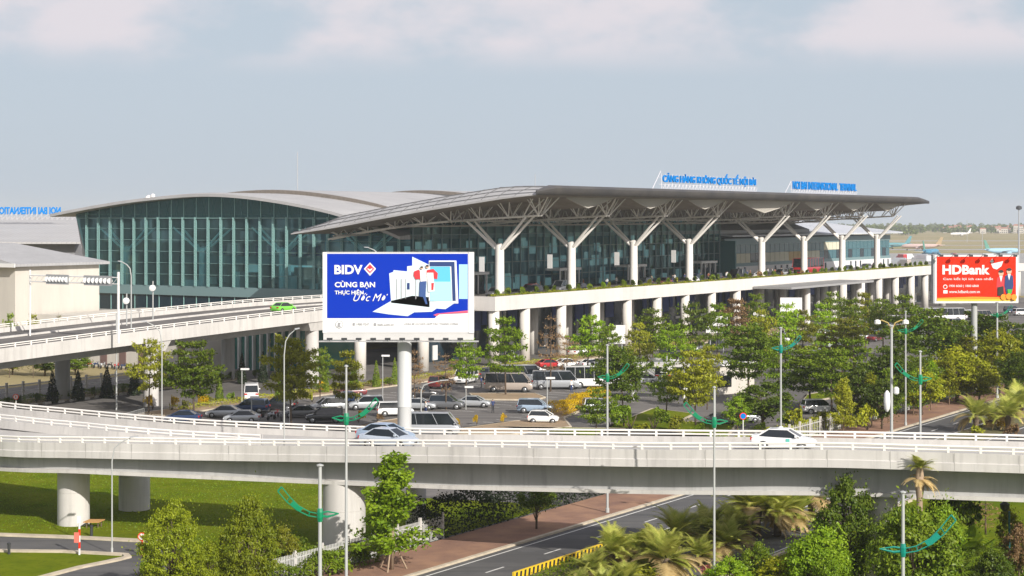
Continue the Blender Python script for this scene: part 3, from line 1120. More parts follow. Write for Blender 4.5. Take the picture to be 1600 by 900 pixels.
# left flank of the hall and back wall
mb = MB()
mb.hexa([(SG + .3, 100.2, 6.5), (196, 100.2, 6.5), (196, 101, 6.5), (SG + .3, 101, 6.5)], [(SG + .3, 104.6, 25.1), (196, 104.6, 25.1), (196, 105.4, 25.1), (SG + .3, 105.4, 25.1)])
mb.box(SG, 196, 24.3, 100.2, 6.2, 6.48)
mb.build('hall_wall', CONC2, ter)
mb = MB()
mb.box(SG + .6, 196, 24.4, 100.5, 10.2, 10.55)
mb.build('hall_floor', INTF, ter)
mb = MB()
mb.box(58, 58.4, 44.5, 100, 10.56, 25.2)
mb.box(12, 196, 44, 44.4, 10.56, 20.5)
mb.build('hall_partition', INT, ter)
mb = MB()          # pale counters and cabins inside the gable
rnd = random.Random(5)
for k in range(26):
    t = 27 + rnd.random() * 70
    s = 14 + rnd.random() * 38
    if 40 < t < 46: continue
    w_, h_ = 1.5 + rnd.random() * 4, 1.2 + rnd.random() * 2.6
    mb.box(s, s + 1.8, t, t + w_, 10.56, 10.56 + h_)
mb.build('check_in_desks', mat('desk_panel', (.66, .70, .68), .6), ter)
mb = MB()
for k in range(30):
    t = 46 + rnd.random() * 52
    if rnd.random() < .5: continue
    mb.box(57.2, 57.8, t, t + 1.2 + rnd.random() * 3, 11 + rnd.random() * 2, 13.5 + rnd.random() * 1.5)
mb.build('added_hall_glow', added_glow_mat(), ter)  # added glow on the partition, brightens the view through the gable
mb = MB()          # upper gallery inside
mb.box(34, 57, 46, 99, 15.2, 15.6)
mb.box(33.6, 34, 46, 99, 15.0, 16.6)
mb.build('gallery', mat('gallery_edge', (.33, .40, .42), .5), ter)
mb = MB()
for k in range(16):
    mb.box(44.6, 45.2, 48 + k * 3.2, 49.2 + k * 3.2, 16.6, 18.6)
mb.build('gallery_signs', BLUEP, ter)
# tree columns inside the hall
zc_keep = zch
zch = lambda t: 22.6
for t in (94.5, 74.9, 55.3, 35.5):
    tree_column(13.5, t, 18.4, 10.56, 6.4, ter, m=mat('hall_column', (.80, .84, .82), .5))
zch = zc_keep
# front glass wall behind the canopy
mb = MB()
mb.poly([(SG, TG, 10.55), (140, TG, 10.55), (140, TG, zlow(TG - 2)), (SG, TG, zlow(TG))])
mb.build('front_glass', GLFRONT, ter)
mb = MB()
for k in range(43):
    s = SG + .6 + 3.06 * k
    mb.box(s - .07, s + .07, TG - .30, TG - .04, 10.55, 23.5)
for z in (13.2, 16.0, 18.8, 21.4):
    mb.box(SG, 140, TG - .2, TG - .05, z - .07, z + .07)
mb.build('front_mullions', mat('front_mullion', (.22, .31, .32), .5), ter)
mb = MB()
mb.box(139.7, 140.3, TG - 4, 46, 10.55, 19.0)
mb.build('end_wall', mat('green_end_wall', (.05, .16, .17), .3), ter)
mb = MB()     # glowing panels added behind the front glass to brighten the interior
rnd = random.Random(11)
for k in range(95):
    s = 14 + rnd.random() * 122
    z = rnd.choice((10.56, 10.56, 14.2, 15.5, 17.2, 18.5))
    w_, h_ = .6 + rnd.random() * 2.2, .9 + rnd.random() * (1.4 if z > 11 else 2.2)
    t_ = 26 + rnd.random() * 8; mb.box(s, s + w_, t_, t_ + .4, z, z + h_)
lit = mat('added_front_glow_panel', (.42, .50, .50), .6)
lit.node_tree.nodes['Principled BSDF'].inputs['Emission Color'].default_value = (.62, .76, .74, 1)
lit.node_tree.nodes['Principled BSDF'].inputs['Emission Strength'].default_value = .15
mb.build('added_front_glow', lit, ter)
for k, s in enumerate((22, 57, 86, 122)):       # entrance vestibules
    mb = MB()
    for a in (s, s + 7.6):
        mb.box(a, a + .2, TG - 3.6, TG - 3.3, 10.56, 14.0)
    mb.box(s - .4, s + 8.35, TG - 3.7, TG - .32, 14.0, 14.5)
    for a in (s + 2.4, s + 5):
        mb.box(a, a + .2, TG - 3.4, TG - 3.2, 10.56, 14.0)
    dv = mb.build('vestibule', WHITE, ter)
    mb = MB()
    mb.box(s + .35, s + 7.6, TG - 3.1, TG - 3.05, 10.56, 14.0)
    mb.build('door', GLDARK, dv)
for s in (4.2, 27, 52.5, 77):                    # hanging banners by the columns
    mb = MB()
    mb.box(s - .1, s, 4.9, 5.9, 15.4, 17.9)
    mb.build('banner', WHITE, ter)
# masts and a white radome on the roof
for s, t, z0, h_ in ((34, 68, 28.6, 9.0), (2.5, -6, 29, 2.6)):
    mb = MB()
    mb.tube([(s, t, z0), (s, t, z0 + h_)], .09 if h_ > 5 else .06, 6)
    mb.build('mast', GREYM, ter)
mb = MB()
mb.lathe([(.2, 27.4), (.7, 27.6), (.85, 28.1), (.65, 28.7), (.2, 29.0)], 12, (18, 93))
mb.lathe([(.1, 28.4), (.45, 28.6), (.4, 29.1), (.1, 29.3)], 10, (18, 91.9))
mb.build('radome', WHITE, ter, smooth=True)

# ---- concourse running on beyond the terminal
con = thing('concourse', 'low concourse with pale grey roof and cream blinds behind the right half of the canopy', 'building', st(142, 24), ANG)
L_ = 116
mb = MB(); mb.hexa([(-1, -3, 9.3), (L_ + 4, -3, 9.3), (L_ + 4, 24, 9.3), (-1, 24, 9.3)], [(-1, -3, 20.2), (L_ + 4, -3, 20.2), (L_ + 4, 24, 23.5), (-1, 24, 23.5)])
con_body = MB(); con_body.box(0, L_, 0, 20, 0, 19.4); con_body.build('wall', mat('concourse_wall', (.30, .36, .37), .6), con)
mb = MB(); mb.hexa([(-2, -3.2, 19.9), (L_ + 3, -3.2, 19.9), (L_ + 1, 26, 22.6), (-2, 26, 22.6)], [(-2, -3.2, 20.3), (L_ + 3, -3.2, 20.3), (L_ + 1, 26, 23.6), (-2, 26, 23.6)])
mb.build('roof', mat('concourse_roof', (.58, .60, .63), .5, col2=(.50, .52, .56), scale=.08, seams=1.5), con)
mb = MB(); mb.box(-.3, L_ + .3, -.3, -.003, 17.9, 19.4); mb.box(-.3, L_ + .3, -.3, -.003, 12.6, 13.4); mb.build('spandrel', SPAND, con)
rnd = random.Random(3)
cols_ = [mat('blind_cream', (.62, .60, .47), .8), mat('blind_tan', (.50, .38, .20), .8), GLDARK, mat('glass_teal', (.05, .14, .17), .15)]
for k in range(38):
    mb = MB()
    mb.box(k * 3.05 + .12, k * 3.05 + 2.95, -.16, -.004, 13.4, 15.7)
    mb.build('window', cols_[(1 if k in (0, 1, 13, 14, 15) else 2 if k in (5, 6) else 0) if k < 20 else (3 if k % 3 else 2)], con)
    mb = MB()
    mb.box(k * 3.05 + .12, k * 3.05 + 2.95, -.16, -.004, 15.8, 17.9)
    mb.build('window', cols_[0 if 20 < k < 26 else 3], con)
mb = MB(); mb.box(-.4, L_ + .4, -.5, -.004, 8.5, 12.6); mb.build('base_wall', WHITE, con)
for k in range(30):
    if k % 7 < 3:
        mb = MB(); mb.box(3 + k * 3.8, 3.9 + k * 3.8, -.58, -.504, 10.4, 12.4); mb.build('door', GLDARK, con)

# ---- left: upper wing with sloping grey roof, and the cream building with the low roof
wg = thing('wing_building', 'low wing left of the glass hall under a broad sloping grey roof', 'building', AT(20, 400))
mb = MB()
x0, x1 = AT(-120, 395).x, AT(126, 395).x
X0, X1 = AT(-120, 450).x, AT(136, 450).x
mb.hexa([(x0, 395, 18.7), (x1, 395, 18.7), (X1, 450, 24.2), (X0, 450, 24.2)], [(x0, 395, 19.1), (x1, 395, 19.1), (X1, 450, 24.75), (X0, 450, 24.75)])
mb.build('roof', mat('wing_roof', (.47, .465, .46), .6, col2=(.40, .395, .39), scale=.1, seams=1.1), wg, world=True)
mb = MB()
mb.box(x0 + 3, x1 - 2, 398, 449, 0, 18.75)
mb.build('wall', mat('wing_wall', (.22, .22, .23), .8), wg, world=True)
cb = thing('cream_building', 'cream rendered building with low hipped grey roof at the left edge beside the glass hall', 'building', st(-38, 71), ANG)
mb = MB(); mb.box(0, 19.6, 0, 44, 0, 16.4); mb.build('wall', WALLW, cb)
mb = MB()
mb.loft([[(-1.2, -1.2, 16.3), (21, -1.2, 16.3), (21, 46, 16.3), (-1.2, 46, 16.3)], [(-1.2, -1.2, 16.75), (21, -1.2, 16.75), (21, 46, 16.75), (-1.2, 46, 16.75)],
         [(-1.2, 14, 20.0), (13, 14, 20.0), (13, 34, 20.0), (-1.2, 34, 20.0)]])
mb.build('roof', mat('cream_roof', (.40, .40, .405), .6, col2=(.33, .33, .335), scale=.3, seams=.8), cb)
mb = MB()
mb.box(-1.35, -1.2, -1.3, 14, 16.2, 16.85); mb.build('fascia', WHITE, cb)
for tt in (5.0, 18):
    for z in (12.2, 6.6):
        mb = MB(); mb.box(-.08, -.003, tt, tt + 5.5, z, z + 3.6)
        mb.build('window', mat('window_shutter', (.50, .44, .37), .8), cb)
lw = thing('ground_floor_wing', 'long white ground floor wing with dark glazing seen below the approach ramp', 'building', st(-34, 36), ANG)
mb = MB(); mb.box(0, 26, 0, 34, 0, 8.2); mb.build('wall', WALLW, lw)
for k in range(8):
    mb = MB(); mb.box(-.12, -.004, 1.2 + k * 4.2, 2.6 + k * 4.2, .4, 5.5); mb.build('window', mat('shop_dark', (.16, .10, .09), .3), lw)
mb = MB(); mb.box(-1.5, 0, -.5, 34.5, 6.6, 7.1); mb.build('awning', CONC2, lw)
gp = thing('glass_pavilion', 'green glazed entrance pavilion with tall white fins under the approach ramp', 'pavilion', st(-26, 20), ANG)
mb = MB(); mb.box(0, 16, 0, 14, 0, 8.4); mb.build('glazing', mat('pavilion_glass', (.03, .16, .13), .1, spec=.7), gp)
for k in range(10):
    mb = MB(); mb.box(-.7, -.02, .3 + k * 1.5, .52 + k * 1.5, 0, 8.4); mb.build('fin', WHITE, gp)
mb = MB(); mb.box(-.9, 16.2, -.3, 14.3, 8.4, 8.8); mb.build('roof', CONC, gp)

# ---- roof-top lettering on scaffolds
def roof_sign(name, label, body, s0, s1, z0, h_):
    t0 = -4.0
    r = thing(name, label, 'rooftop sign', st(s0, t0, 29.0), ANG)
    me, w_ = text_mesh(body, s1 - s0, h_, .25, .018)
    me.materials.append(BLUEL)
    ob('lettering', me, r, (0, 0, z0 - 29.0))
    mb = MB()
    n = int((s1 - s0) / 1.5)
    for k in range(n + 1):
        x = (s1 - s0) * k / n
        mb.tube([(x, .15, 0), (x, .15, z0 - 29 + h_ * .8)], .045, 4)
        mb.tube([(x, .15, .3), (x + 1.5, .15, z0 - 29 - .1)], .04, 4)
        mb.tube([(x + 1.5, .15, .3), (x, .15, z0 - 29 - .1)], .04, 4)
    for z in (.3, z0 - 29 - .08, z0 - 29 + h_ * .5):
        mb.tube([(-1, .15, z), (s1 - s0 + 1, .15, z)], .05, 4)
    mb.tube([(-4.5, .15, .2), (-.3, .15, z0 - 29 + h_)], .06, 4)
    mb.build('scaffold', mat('scaffold', (.62, .60, .62), .5), r)
    return r
roof_sign('rooftop_sign', 'blue Vietnamese lettering on a scaffold along the canopy roof, longer of the pair', 'CẢNG HÀNG KHÔNG QUỐC TẾ NỘI BÀI', 53, 96.4, 30.85, 2.45)
roof_sign('rooftop_sign', 'blue English lettering on a scaffold near the far end of the canopy roof', 'NOI BAI INTERNATIONAL  TERMINAL', 116.5, 155.5, 30.75, 1.75)
me, w_ = text_mesh('NOI BAI INTERNATIONAL', None, 1.75, .2, .04, mirror=True, sx=.68)
p = AT(95, 430, 25.1)
r = thing('rooftop_sign', 'blue lettering seen from behind, mirrored, above the wing roof at the left edge', 'rooftop sign', (p.x - w_, 430, 24.0))
me.materials.append(BLUEL)
ob('lettering', me, r, (0, 0, 1.3))
mb = MB()
for k in range(int(w_ / 1.2) + 5):
    x = k * 1.2
    mb.tube([(x, .1, 0), (x, .1, 2.9 if x < w_ else 1.2)], .04, 4)
    mb.tube([(x, .1, 0), (x + 1.2, .1, 1.2)], .04, 4)
mb.tube([(0, .1, 1.2), (w_ + 4, .1, 1.2)], .05, 4)
mb.build('scaffold', mat('scaffold', (.62, .60, .62), .5), r)

# ---- drop-off canopy below the deck on the right
cn_ = thing('drop_off_canopy', 'flat grey canopy on white columns in front of the viaduct on the right', 'canopy', st(104, -9), ANG)
mb = MB(); mb.box(0, 50, 0, 8.8, 9.3, 9.75); mb.build('roof', mat('canopy_slab', (.30, .30, .30), .7), cn_)
for x in (16, 32, 48):
    mb = MB(); mb.lathe([(.75, 0), (.75, 9.3)], 14, (x, 3)); mb.build('column', FAC, cn_, smooth=True)
# ------------------------------------------------------------------ billboards
def flat(parent, name, pts, y, m, thick=.03):
    """a printed shape lying on the board: outline in board coordinates (x, z), y = how far it stands in front"""
    mb = MB()
    n = len(pts)
    mb.add([(p[0], -y, p[1]) for p in pts] + [(p[0], -y + thick, p[1]) for p in pts],
           [tuple(range(n))] + [(i, (i + 1) % n, n + (i + 1) % n, n + i) for i in range(n)])
    return mb.build(name, m, parent)

def letters(parent, body, x, z, h_, y, m, w=None, bold=.02, shear=0, sx=.85, name='lettering'):
    me, ww = text_mesh(body, w, h_, .02, bold, shear, sx=sx)
    me.materials.append(m)
    return ob(name, me, parent, (x, -y, z))

def disc(cx, cz, r, n=14, a=1.0, b=1.0):
    return [(cx + r * a * math.cos(2 * math.pi * k / n), cz + r * b * math.sin(2 * math.pi * k / n)) for k in range(n)]

SKYP = mat('print_sky', (.38, .64, .82), .8, spec=.1)
PALEP = mat('print_pale', (.62, .72, .76), .8, spec=.1)
CYANP = mat('print_cyan', (.10, .48, .72), .5)
NAVYP = mat('print_navy', (.012, .04, .16), .5)
SKIN = mat('print_skin', (.62, .38, .26), .6)
HAIR = mat('print_hair', (.02, .014, .012), .6)
REDP = mat('print_red', (.62, .03, .04), .5)
BLUEJ = mat('print_jeans', (.03, .08, .25), .6)
WHP = mat('print_white', (.76, .76, .75), .8, spec=.1)
PINKP = mat('print_pink', (.75, .10, .16), .5)
GREYP = mat('print_grey', (.30, .30, .31), .6)

bbY = 193.0
k_ = bbY / F
bb = thing('billboard', 'large blue bank billboard on one thick grey column behind the flyover', 'billboard', AT(632, bbY + .9))
bx = lambda px: (px - 632) * k_
bz = lambda py: H - (py - HZ) * k_
mb = MB(); mb.lathe([(.76, 0), (.76, 4), (.80, 4.1), (.76, 4.2), (.76, bz(531))], 20); mb.build('column', mat('board_column', (.55, .56, .56), .5), bb, smooth=True)
mb = MB()
mb.box(bx(506), bx(741), -.9, .9, bz(531), bz(394))
mb.build('cabinet', mat('board_cabinet', (.55, .54, .52), .5, col2=(.48, .475, .46), scale=.4), bb)
panel = flat(bb, 'panel', [(bx(511), bz(519.5)), (bx(733), bz(519.5)), (bx(733), bz(396)), (bx(511), bz(396))], .96, WHP)
flat(panel, 'print', [(bx(512), bz(497)), (bx(680), bz(497)), (bx(686), bz(491)), (bx(732), bz(489)), (bx(732), bz(396.5)), (bx(512), bz(396.5))], .99, DBLUE)
mb = MB(); mb.box(bx(733.5), bx(741.5), -1.02, -.3, bz(520), bz(394)); mb.build('frame', WHITE, bb)
mb = MB(); mb.box(bx(505), bx(511), -.96, -.3, bz(520), bz(394)); mb.build('frame', WHITE, bb)
E = lambda L: [(bx(a), bz(b)) for a, b in L]
flat(panel, 'print', E([(683, 490), (732, 485), (732, 488.5), (688, 490.5), (683, 494), (678, 492)]), 1.02, PINKP)
flat(panel, 'print', E([(583, 487), (612, 470), (645, 462), (690, 466), (712, 473), (697, 483), (683, 482), (676, 487), (648, 488), (638, 494), (608, 491)]), 1.02, PALEP)
flat(panel, 'print', E([(609, 427), (615, 425), (616, 422), (637, 424), (637, 416), (645, 415), (645, 401), (672, 414), (672, 480), (612, 473)]), 1.02, PALEP)
flat(panel, 'print', E([(671, 407), (714, 407), (717, 474), (706, 474), (671, 470)]), 1.045, WHP)
flat(panel, 'print', E([(672, 409), (711, 409), (713, 470), (708, 470), (706, 416), (672, 416)]), 1.07, NAVYP)
flat(panel, 'print', E([(673, 416.5), (704, 416.5), (706, 455), (673, 455)]), 1.07, CYANP)
flat(panel, 'print', E([(673, 440), (706, 440), (707, 470), (673, 470)]), 1.095, SKYP)
flat(panel, 'print', E([(718, 413), (731.5, 413), (731.5, 467), (718, 467)]), 1.02, SKYP)
for a, b in ((620, 1.2), (627, 1.6), (634, 1.0), (650, 1.4)):
    flat(panel, 'print', E([(a, 436), (a + b, 436), (a + b, 466), (a, 468)]), 1.045, GREYP)
flat(panel, 'print', E([(637, 442), (641, 442), (641, 452), (637, 452)]), 1.07, NAVYP)
# a couple in the print: white shirts, red capes, blue trousers
flat(panel, 'print', E([(648, 424), (655, 421), (660, 427), (660, 436), (650, 436), (647, 430)]), 1.12, REDP)
flat(panel, 'print', E([(668, 422), (678, 420), (685, 427), (684, 436), (672, 434), (667, 428)]), 1.12, REDP)
flat(panel, 'print', E([(657, 422), (667, 421), (668, 440), (658, 440)]), 1.145, WHP)
flat(panel, 'print', E([(668, 426), (678, 426), (680, 455), (670, 456)]), 1.145, WHP)
flat(panel, 'print', E([(657, 440), (667, 439), (666, 462), (669, 475), (666, 475), (662, 464), (656, 463)]), 1.17, BLUEJ)
flat(panel, 'print', E([(675, 442), (679, 442), (678, 453), (675, 453)]), 1.17, REDP)
for a, b, c in ((660, 418.5, 2.2), (668.5, 416.5, 2.4)):
    flat(panel, 'print', disc(bx(a), bz(b), c * k_), 1.2, SKIN)
    flat(panel, 'print', disc(bx(a), bz(b - 1.4), c * k_, b=.6), 1.225, HAIR)
letters(panel, 'BIDV', bx(523.5), bz(428.5), 14.5 * k_, 1.03, WHP, 44 * k_, .035)
dm = [(579, 410), (588.5, 420), (579, 431), (569.5, 420)]
flat(panel, 'print', E(dm), 1.03, WHP)
flat(panel, 'print', E([(579, 412.5), (586, 420), (579, 427), (572, 420)]), 1.06, PINKP)
flat(panel, 'print', E([(579, 417), (583, 420), (579, 424), (575, 420)]), 1.09, WHP)
flat(panel, 'print', E([(579, 413.5), (583, 418), (579, 421), (575, 418)]), 1.11, REDP)
letters(panel, 'CÙNG BẠN', bx(524), bz(451), 12.5 * k_, 1.03, WHP, 63 * k_, .03)
letters(panel, 'THỰC HIỆN', bx(524), bz(461.5), 9.5 * k_, 1.03, WHP, 45 * k_, .025)
letters(panel, 'Ước Mơ', bx(553), bz(470.5), 14 * k_, 1.05, WHP, 54 * k_, .0, .45)
flat(panel, 'print', disc(bx(531), bz(507), 6.2 * k_, 18), 1.0, GREYP)
flat(panel, 'print', disc(bx(531), bz(507), 5.2 * k_, 18), 1.02, WHP)
flat(panel, 'print', E([(529, 504), (533.5, 504), (532, 508), (534, 511), (528, 511)]), 1.04, GREYP)
letters(panel, '■ 1900 9247', bx(552), bz(508.5), 4 * k_, 1.0, GREYP, 26 * k_, .0)
letters(panel, '■ bidv.com.vn', bx(585), bz(509), 4.4 * k_, 1.0, GREYP, 31 * k_, .0)
letters(panel, 'CHIA SẺ CƠ HỘI, HỢP TÁC THÀNH CÔNG', bx(633), bz(508.5), 5.2 * k_, 1.0, GREYP, 84 * k_, .004, .2)
for k in range(10):                                  # row of floodlights on arms under the board
    x = bx(518 + 22.5 * k)
    mb = MB(); mb.tube([(x, -.9, bz(531)), (x, -2.3, bz(531) - .1), (x, -2.3, bz(529))], .05, 5)
    arm = mb.build('lamp_arm', GREYM, bb)
    mb = MB(); mb.box(x - .3, x + .3, -2.5, -2.2, bz(530), bz(526.5)); mb.build('floodlight', DARK, arm)
mb = MB(); mb.box(bx(500), bx(749), -2.4, -1.0, bz(533), bz(532)); mb.build('catwalk', CONC2, bb)

h2Y = 252.0
k2 = h2Y / F
hb = thing('billboard', 'red bank billboard with white frame standing over the trees at the right', 'billboard', AT(1524, h2Y + .5))
bx = lambda px: (px - 1524) * k2
bz = lambda py: H - (py - HZ) * k2
mb = MB(); mb.tube([(0, .6, 0), (0, .6, bz(472))], .42, 14); mb.build('column', POLE, hb, smooth=True)
mb = MB(); mb.box(bx(1457), bx(1590), -.4, .9, bz(474), bz(398)); mb.build('cabinet', mat('board_cabinet_grey', (.35, .36, .37), .5), hb)
pn = flat(hb, 'panel', E([(1459, 474), (1590, 473), (1590, 398.5), (1459, 399)]), .46, WHP)
flat(pn, 'print', E([(1462.5, 470), (1586, 470), (1586, 401), (1462.5, 401)]), .50, RED)
OR_ = mat('print_orange', (.85, .28, .01), .5)
YEL = mat('print_yellow', (.85, .62, .05), .5)
flat(pn, 'print', E([(1462.5, 470), (1586, 470), (1586, 465), (1520, 463.5), (1462.5, 465.5)]), .53, OR_)
flat(pn, 'print', E([(1462.5, 470), (1586, 470), (1586, 468), (1462.5, 468)]), .56, YEL)
letters(pn, 'HDBank', bx(1471), bz(429), 15 * k2, .53, WHP, 74 * k2, .04)
letters(pn, 'Cam kết lợi ích cao nhất', bx(1472), bz(438.5), 5.5 * k2, .53, WHP, 78 * k2, .008)
flat(pn, 'print', disc(bx(1475.5), bz(448), 3.4 * k2), .53, WHP)
flat(pn, 'print', disc(bx(1475.5), bz(448), 2.2 * k2), .56, RED)
flat(pn, 'print', E([(1472.5, 453.5), (1479, 453.5), (1479, 458.5), (1472.5, 458.5)]), .53, WHP)
letters(pn, '1900 6060 | 1800 6868', bx(1481.5), bz(449.5), 4.6 * k2, .53, WHP, 46 * k2, .01)
letters(pn, 'www.hdbank.com.vn', bx(1481.5), bz(458), 4.6 * k2, .53, WHP, 48 * k2, .01)
flat(pn, 'print', E([(1545, 409), (1549, 404), (1551, 409), (1549, 411)]), .53, WHP)
flat(pn, 'print', E([(1547, 412), (1553, 411), (1566, 408), (1563, 416), (1556, 421), (1550, 419)]), .53, WHP)
for a, b, c, jk in ((1562.5, 427, 0, REDP), (1575, 424, 1, NAVYP)):
    flat(pn, 'print', E([(a - 6, b + 7), (a, b + 4), (a + 6, b + 7), (a + 7, b + 22), (a + 4, b + 35), (a - 4, b + 35), (a - 7, b + 22)]), .53 + .06 * c, jk)
    flat(pn, 'print', E([(a - 2.5, b + 4), (a + 2.5, b + 4), (a, b + 14)]), .56 + .06 * c, WHP)
    flat(pn, 'print', disc(bx(a), bz(b), 4 * k2, b=1.1), .57 + .06 * c, SKIN)
    flat(pn, 'print', disc(bx(a), bz(b - 3), 4 * k2, b=.6), .59 + .06 * c, HAIR)
flat(pn, 'print', E([(1557, 449), (1566, 447), (1567, 462), (1557, 462)]), .60, HAIR)
flat(pn, 'print', E([(1572, 452), (1580, 452), (1578, 459), (1573, 459)]), .68, mat('print_green', (.05, .40, .03), .6))
for a, b in ((1566, 464), (1574, 463), (1582, 464)):
    flat(pn, 'print', disc(bx(a), bz(b), 4.6 * k2), .70 + .01 * (a - 1566), OR_)
for k in range(6):
    x = bx(1466 + 23 * k)
    mb = MB(); mb.tube([(x, -.4, bz(398)), (x, -1.7, bz(397)), (x, -1.8, bz(399))], .06, 5)
    arm = mb.build('lamp_arm', GREYM, hb)
    mb = MB(); mb.box(x - .25, x + .25, -2.0, -1.6, bz(401), bz(397.5)); mb.build('floodlight', DARK, arm)
# ------------------------------------------------------------------ vehicles
PAINT = {k: mat('car_' + k, c, r, coat=.5, metal=me_) for k, c, r, me_ in (
    ('white', (.80, .80, .79), .3, 0), ('silver', (.46, .48, .50), .32, .4), ('grey', (.16, .165, .175), .3, .3), ('black', (.02, .021, .024), .25, 0),
    ('navy', (.02, .045, .12), .28, .2), ('blue', (.36, .46, .58), .3, .3), ('red', (.42, .02, .025), .3, 0), ('green', (.18, .56, .06), .35, 0), ('iceblue', (.52, .58, .66), .3, .3), ('beige', (.44, .38, .33), .35, .2),
    ('maroon', (.16, .03, .035), .3, 0))}

def ring_section(x, zl, zh, w):
    h_ = zh - zl
    half = [(.72, zl), (.93, zl + .05), (.985, zl + .16 * h_), (1.0, zl + .5 * h_), (.985, zh - .20 * h_), (.94, zh - .06 * h_), (.80, zh - .005), (.45, zh + .02)]
    return [(x, -w * a, z) for a, z in half] + [(x, w * a, z) for a, z in reversed(half)]

def fair(sections):
    """run a fair curve through the cross-sections of a body"""
    mid = spline(sections[1:-1], 3)
    return [sections[0]] + [tuple(m) for m in mid] + [sections[-1]]

CAR = {}
def car_kind(kind, sections, base, roofz, top, wb, wt, wheels, wr, belt, doors=()):
    """base/top: (x rear, x front) of the glasshouse at the belt and at the roof"""
    b = MB()
    b.loft([ring_section(*s) for s in fair(sections)])
    # roof cap
    (xr, xf), (tr_, tf) = base, top
    zt = roofz
    r0 = [(tr_ - .03, -wt, zt - .06), (tf + .03, -wt, zt - .06), (tf + .03, wt, zt - .06), (tr_ - .03, wt, zt - .06)]
    r1 = [(tr_ + .06, -wt * .9, zt), (tf - .08, -wt * .9, zt), (tf - .08, wt * .9, zt), (tr_ + .06, wt * .9, zt)]
    b.loft([r0, r1])
    for sy in (-1, 1):
        for (x0, x1) in ((xr, tr_), (xf, tf)):
            b.tube([(x0, sy * wb, belt - .02), (x1, sy * wt, zt - .04)], [.05, .035], 5)
        for f_ in doors:
            xa, xb = xr + (xf - xr) * f_, tr_ + (tf - tr_) * f_
            b.tube([(xa, sy * (wb + .005), belt - .02), (xb, sy * (wt + .01), zt - .04)], .026, 4)
        b.box(xf - .35, xf - .18, sy * (wb + .13) - .09, sy * (wb + .13) + .09, belt + .02, belt + .16)
    gl = MB()
    gl.loft([[(xr, -wb, belt - .04), (xf, -wb, belt - .04), (xf, wb, belt - .04), (xr, wb, belt - .04)],
             [(tr_, -wt, zt - .05), (tf, -wt, zt - .05), (tf, wt, zt - .05), (tr_, wt, zt - .05)]])
    wh = MB()
    n = 16
    wh.loft([[(r_ * math.cos(2 * math.pi * k / n), y, r_ * math.sin(2 * math.pi * k / n)) for k in range(n)] for r_, y in ((wr * .9, -.115), (wr, -.09), (wr * 1.16, -.089), (wr * 1.16, -.06), (wr * 1.16, .06), (wr * 1.16, .089), (wr, .09), (wr * .9, .115))])
    rm = MB()
    for y, q in ((-.118, -1), (.118, 1)):
        rm.loft([[(r_ * math.cos(2 * math.pi * k / n), y + q * d, r_ * math.sin(2 * math.pi * k / n)) for k in range(n)] for r_, d in ((wr * .66, -.02), (wr * .64, .006), (wr * .2, .02))])
    hl = MB(); L0, L1 = sections[0], sections[-1]
    s2 = sections[-2]
    hl.hexa([(s2[0] - .12, .50 * s2[3], s2[2] - .30), (L1[0] - .02, .50 * s2[3], s2[2] - .30), (s2[0] + .05, 1.005 * s2[3], s2[2] - .26), (s2[0] - .2, 1.01 * s2[3], s2[2] - .22)],
            [(s2[0] - .15, .50 * s2[3], s2[2] - .10), (L1[0] - .05, .50 * s2[3], s2[2] - .14), (s2[0] + .02, 1.0 * s2[3], s2[2] - .12), (s2[0] - .25, 1.0 * s2[3], s2[2] - .10)])
    tl = MB(); s1 = sections[1]
    tl.box(L0[0] - .012, s1[0] + .1, .56 * s1[3], .99 * s1[3], s1[2] - .30, s1[2] - .10)
    gr_ = MB()
    gr_.box(L1[0] - .10, L1[0] + .015, -.40 * L1[3], .40 * L1[3], L1[1] + .02, L1[1] + .02 + .6 * (L1[2] - L1[1]))
    t = thing('car_source', None, None)
    parts = []
    bo = b.build('body', PAINT['white'], t, smooth=True); parts.append((bo, []))
    parts.append((gl.build('windows', CGLASS, t), []))
    parts.append((gr_.build('grille', DARK, t), []))
    wm, rmm = wh.mesh('wheel', BLACK, True), rm.mesh('rim', CHROME, True)
    for x, y in [(x, sy * (sections[3][3] - .085)) for x in wheels for sy in (-1, 1)]:
        w_ = ob('wheel', wm, t, (x, y, wr))
        parts.append((w_, [ob('rim', rmm, w_)]))
    hm = hl.mesh('headlight', HEADL)
    tm = tl.mesh('tail_light', TAILL)
    for sy in (1, -1):
        parts.append((ob('headlight', hm, t, scale=(1, sy, 1)), []))
        parts.append((ob('tail_light', tm, t, scale=(1, sy, 1)), []))
    CAR[kind] = [t, parts, False]

car_kind('sedan', [(-2.2, .45, .86, .70), (-2.12, .30, .98, .80), (-1.55, .24, 1.0, .86), (-.7, .21, .97, .87), (.6, .21, .95, .87), (1.15, .23, .94, .87), (1.75, .24, .84, .84), (2.08, .28, .72, .78), (2.2, .40, .60, .62)],
         (-1.78, 1.22), 1.47, (-.98, .32), .80, .60, (-1.3, 1.32), .31, .96)
car_kind('hatch', [(-1.85, .45, .90, .70), (-1.78, .30, 1.0, .78), (-1.3, .24, 1.0, .83), (-.6, .21, .98, .84), (.6, .21, .96, .84), (1.0, .23, .95, .84), (1.5, .24, .86, .81), (1.75, .28, .74, .74), (1.85, .40, .62, .6)],
         (-1.74, 1.12), 1.52, (-1.42, .28), .78, .62, (-1.15, 1.18), .30, .97)
car_kind('mpv', [(-2.28, .50, 1.02, .74), (-2.2, .34, 1.1, .84), (-1.6, .28, 1.12, .90), (-.7, .25, 1.1, .91), (.7, .25, 1.08, .91), (1.15, .26, 1.06, .91), (1.8, .27, .98, .88), (2.15, .32, .86, .82), (2.28, .45, .72, .66)],
         (-2.16, 1.32), 1.80, (-1.98, .42), .85, .70, (-1.38, 1.42), .35, 1.08)
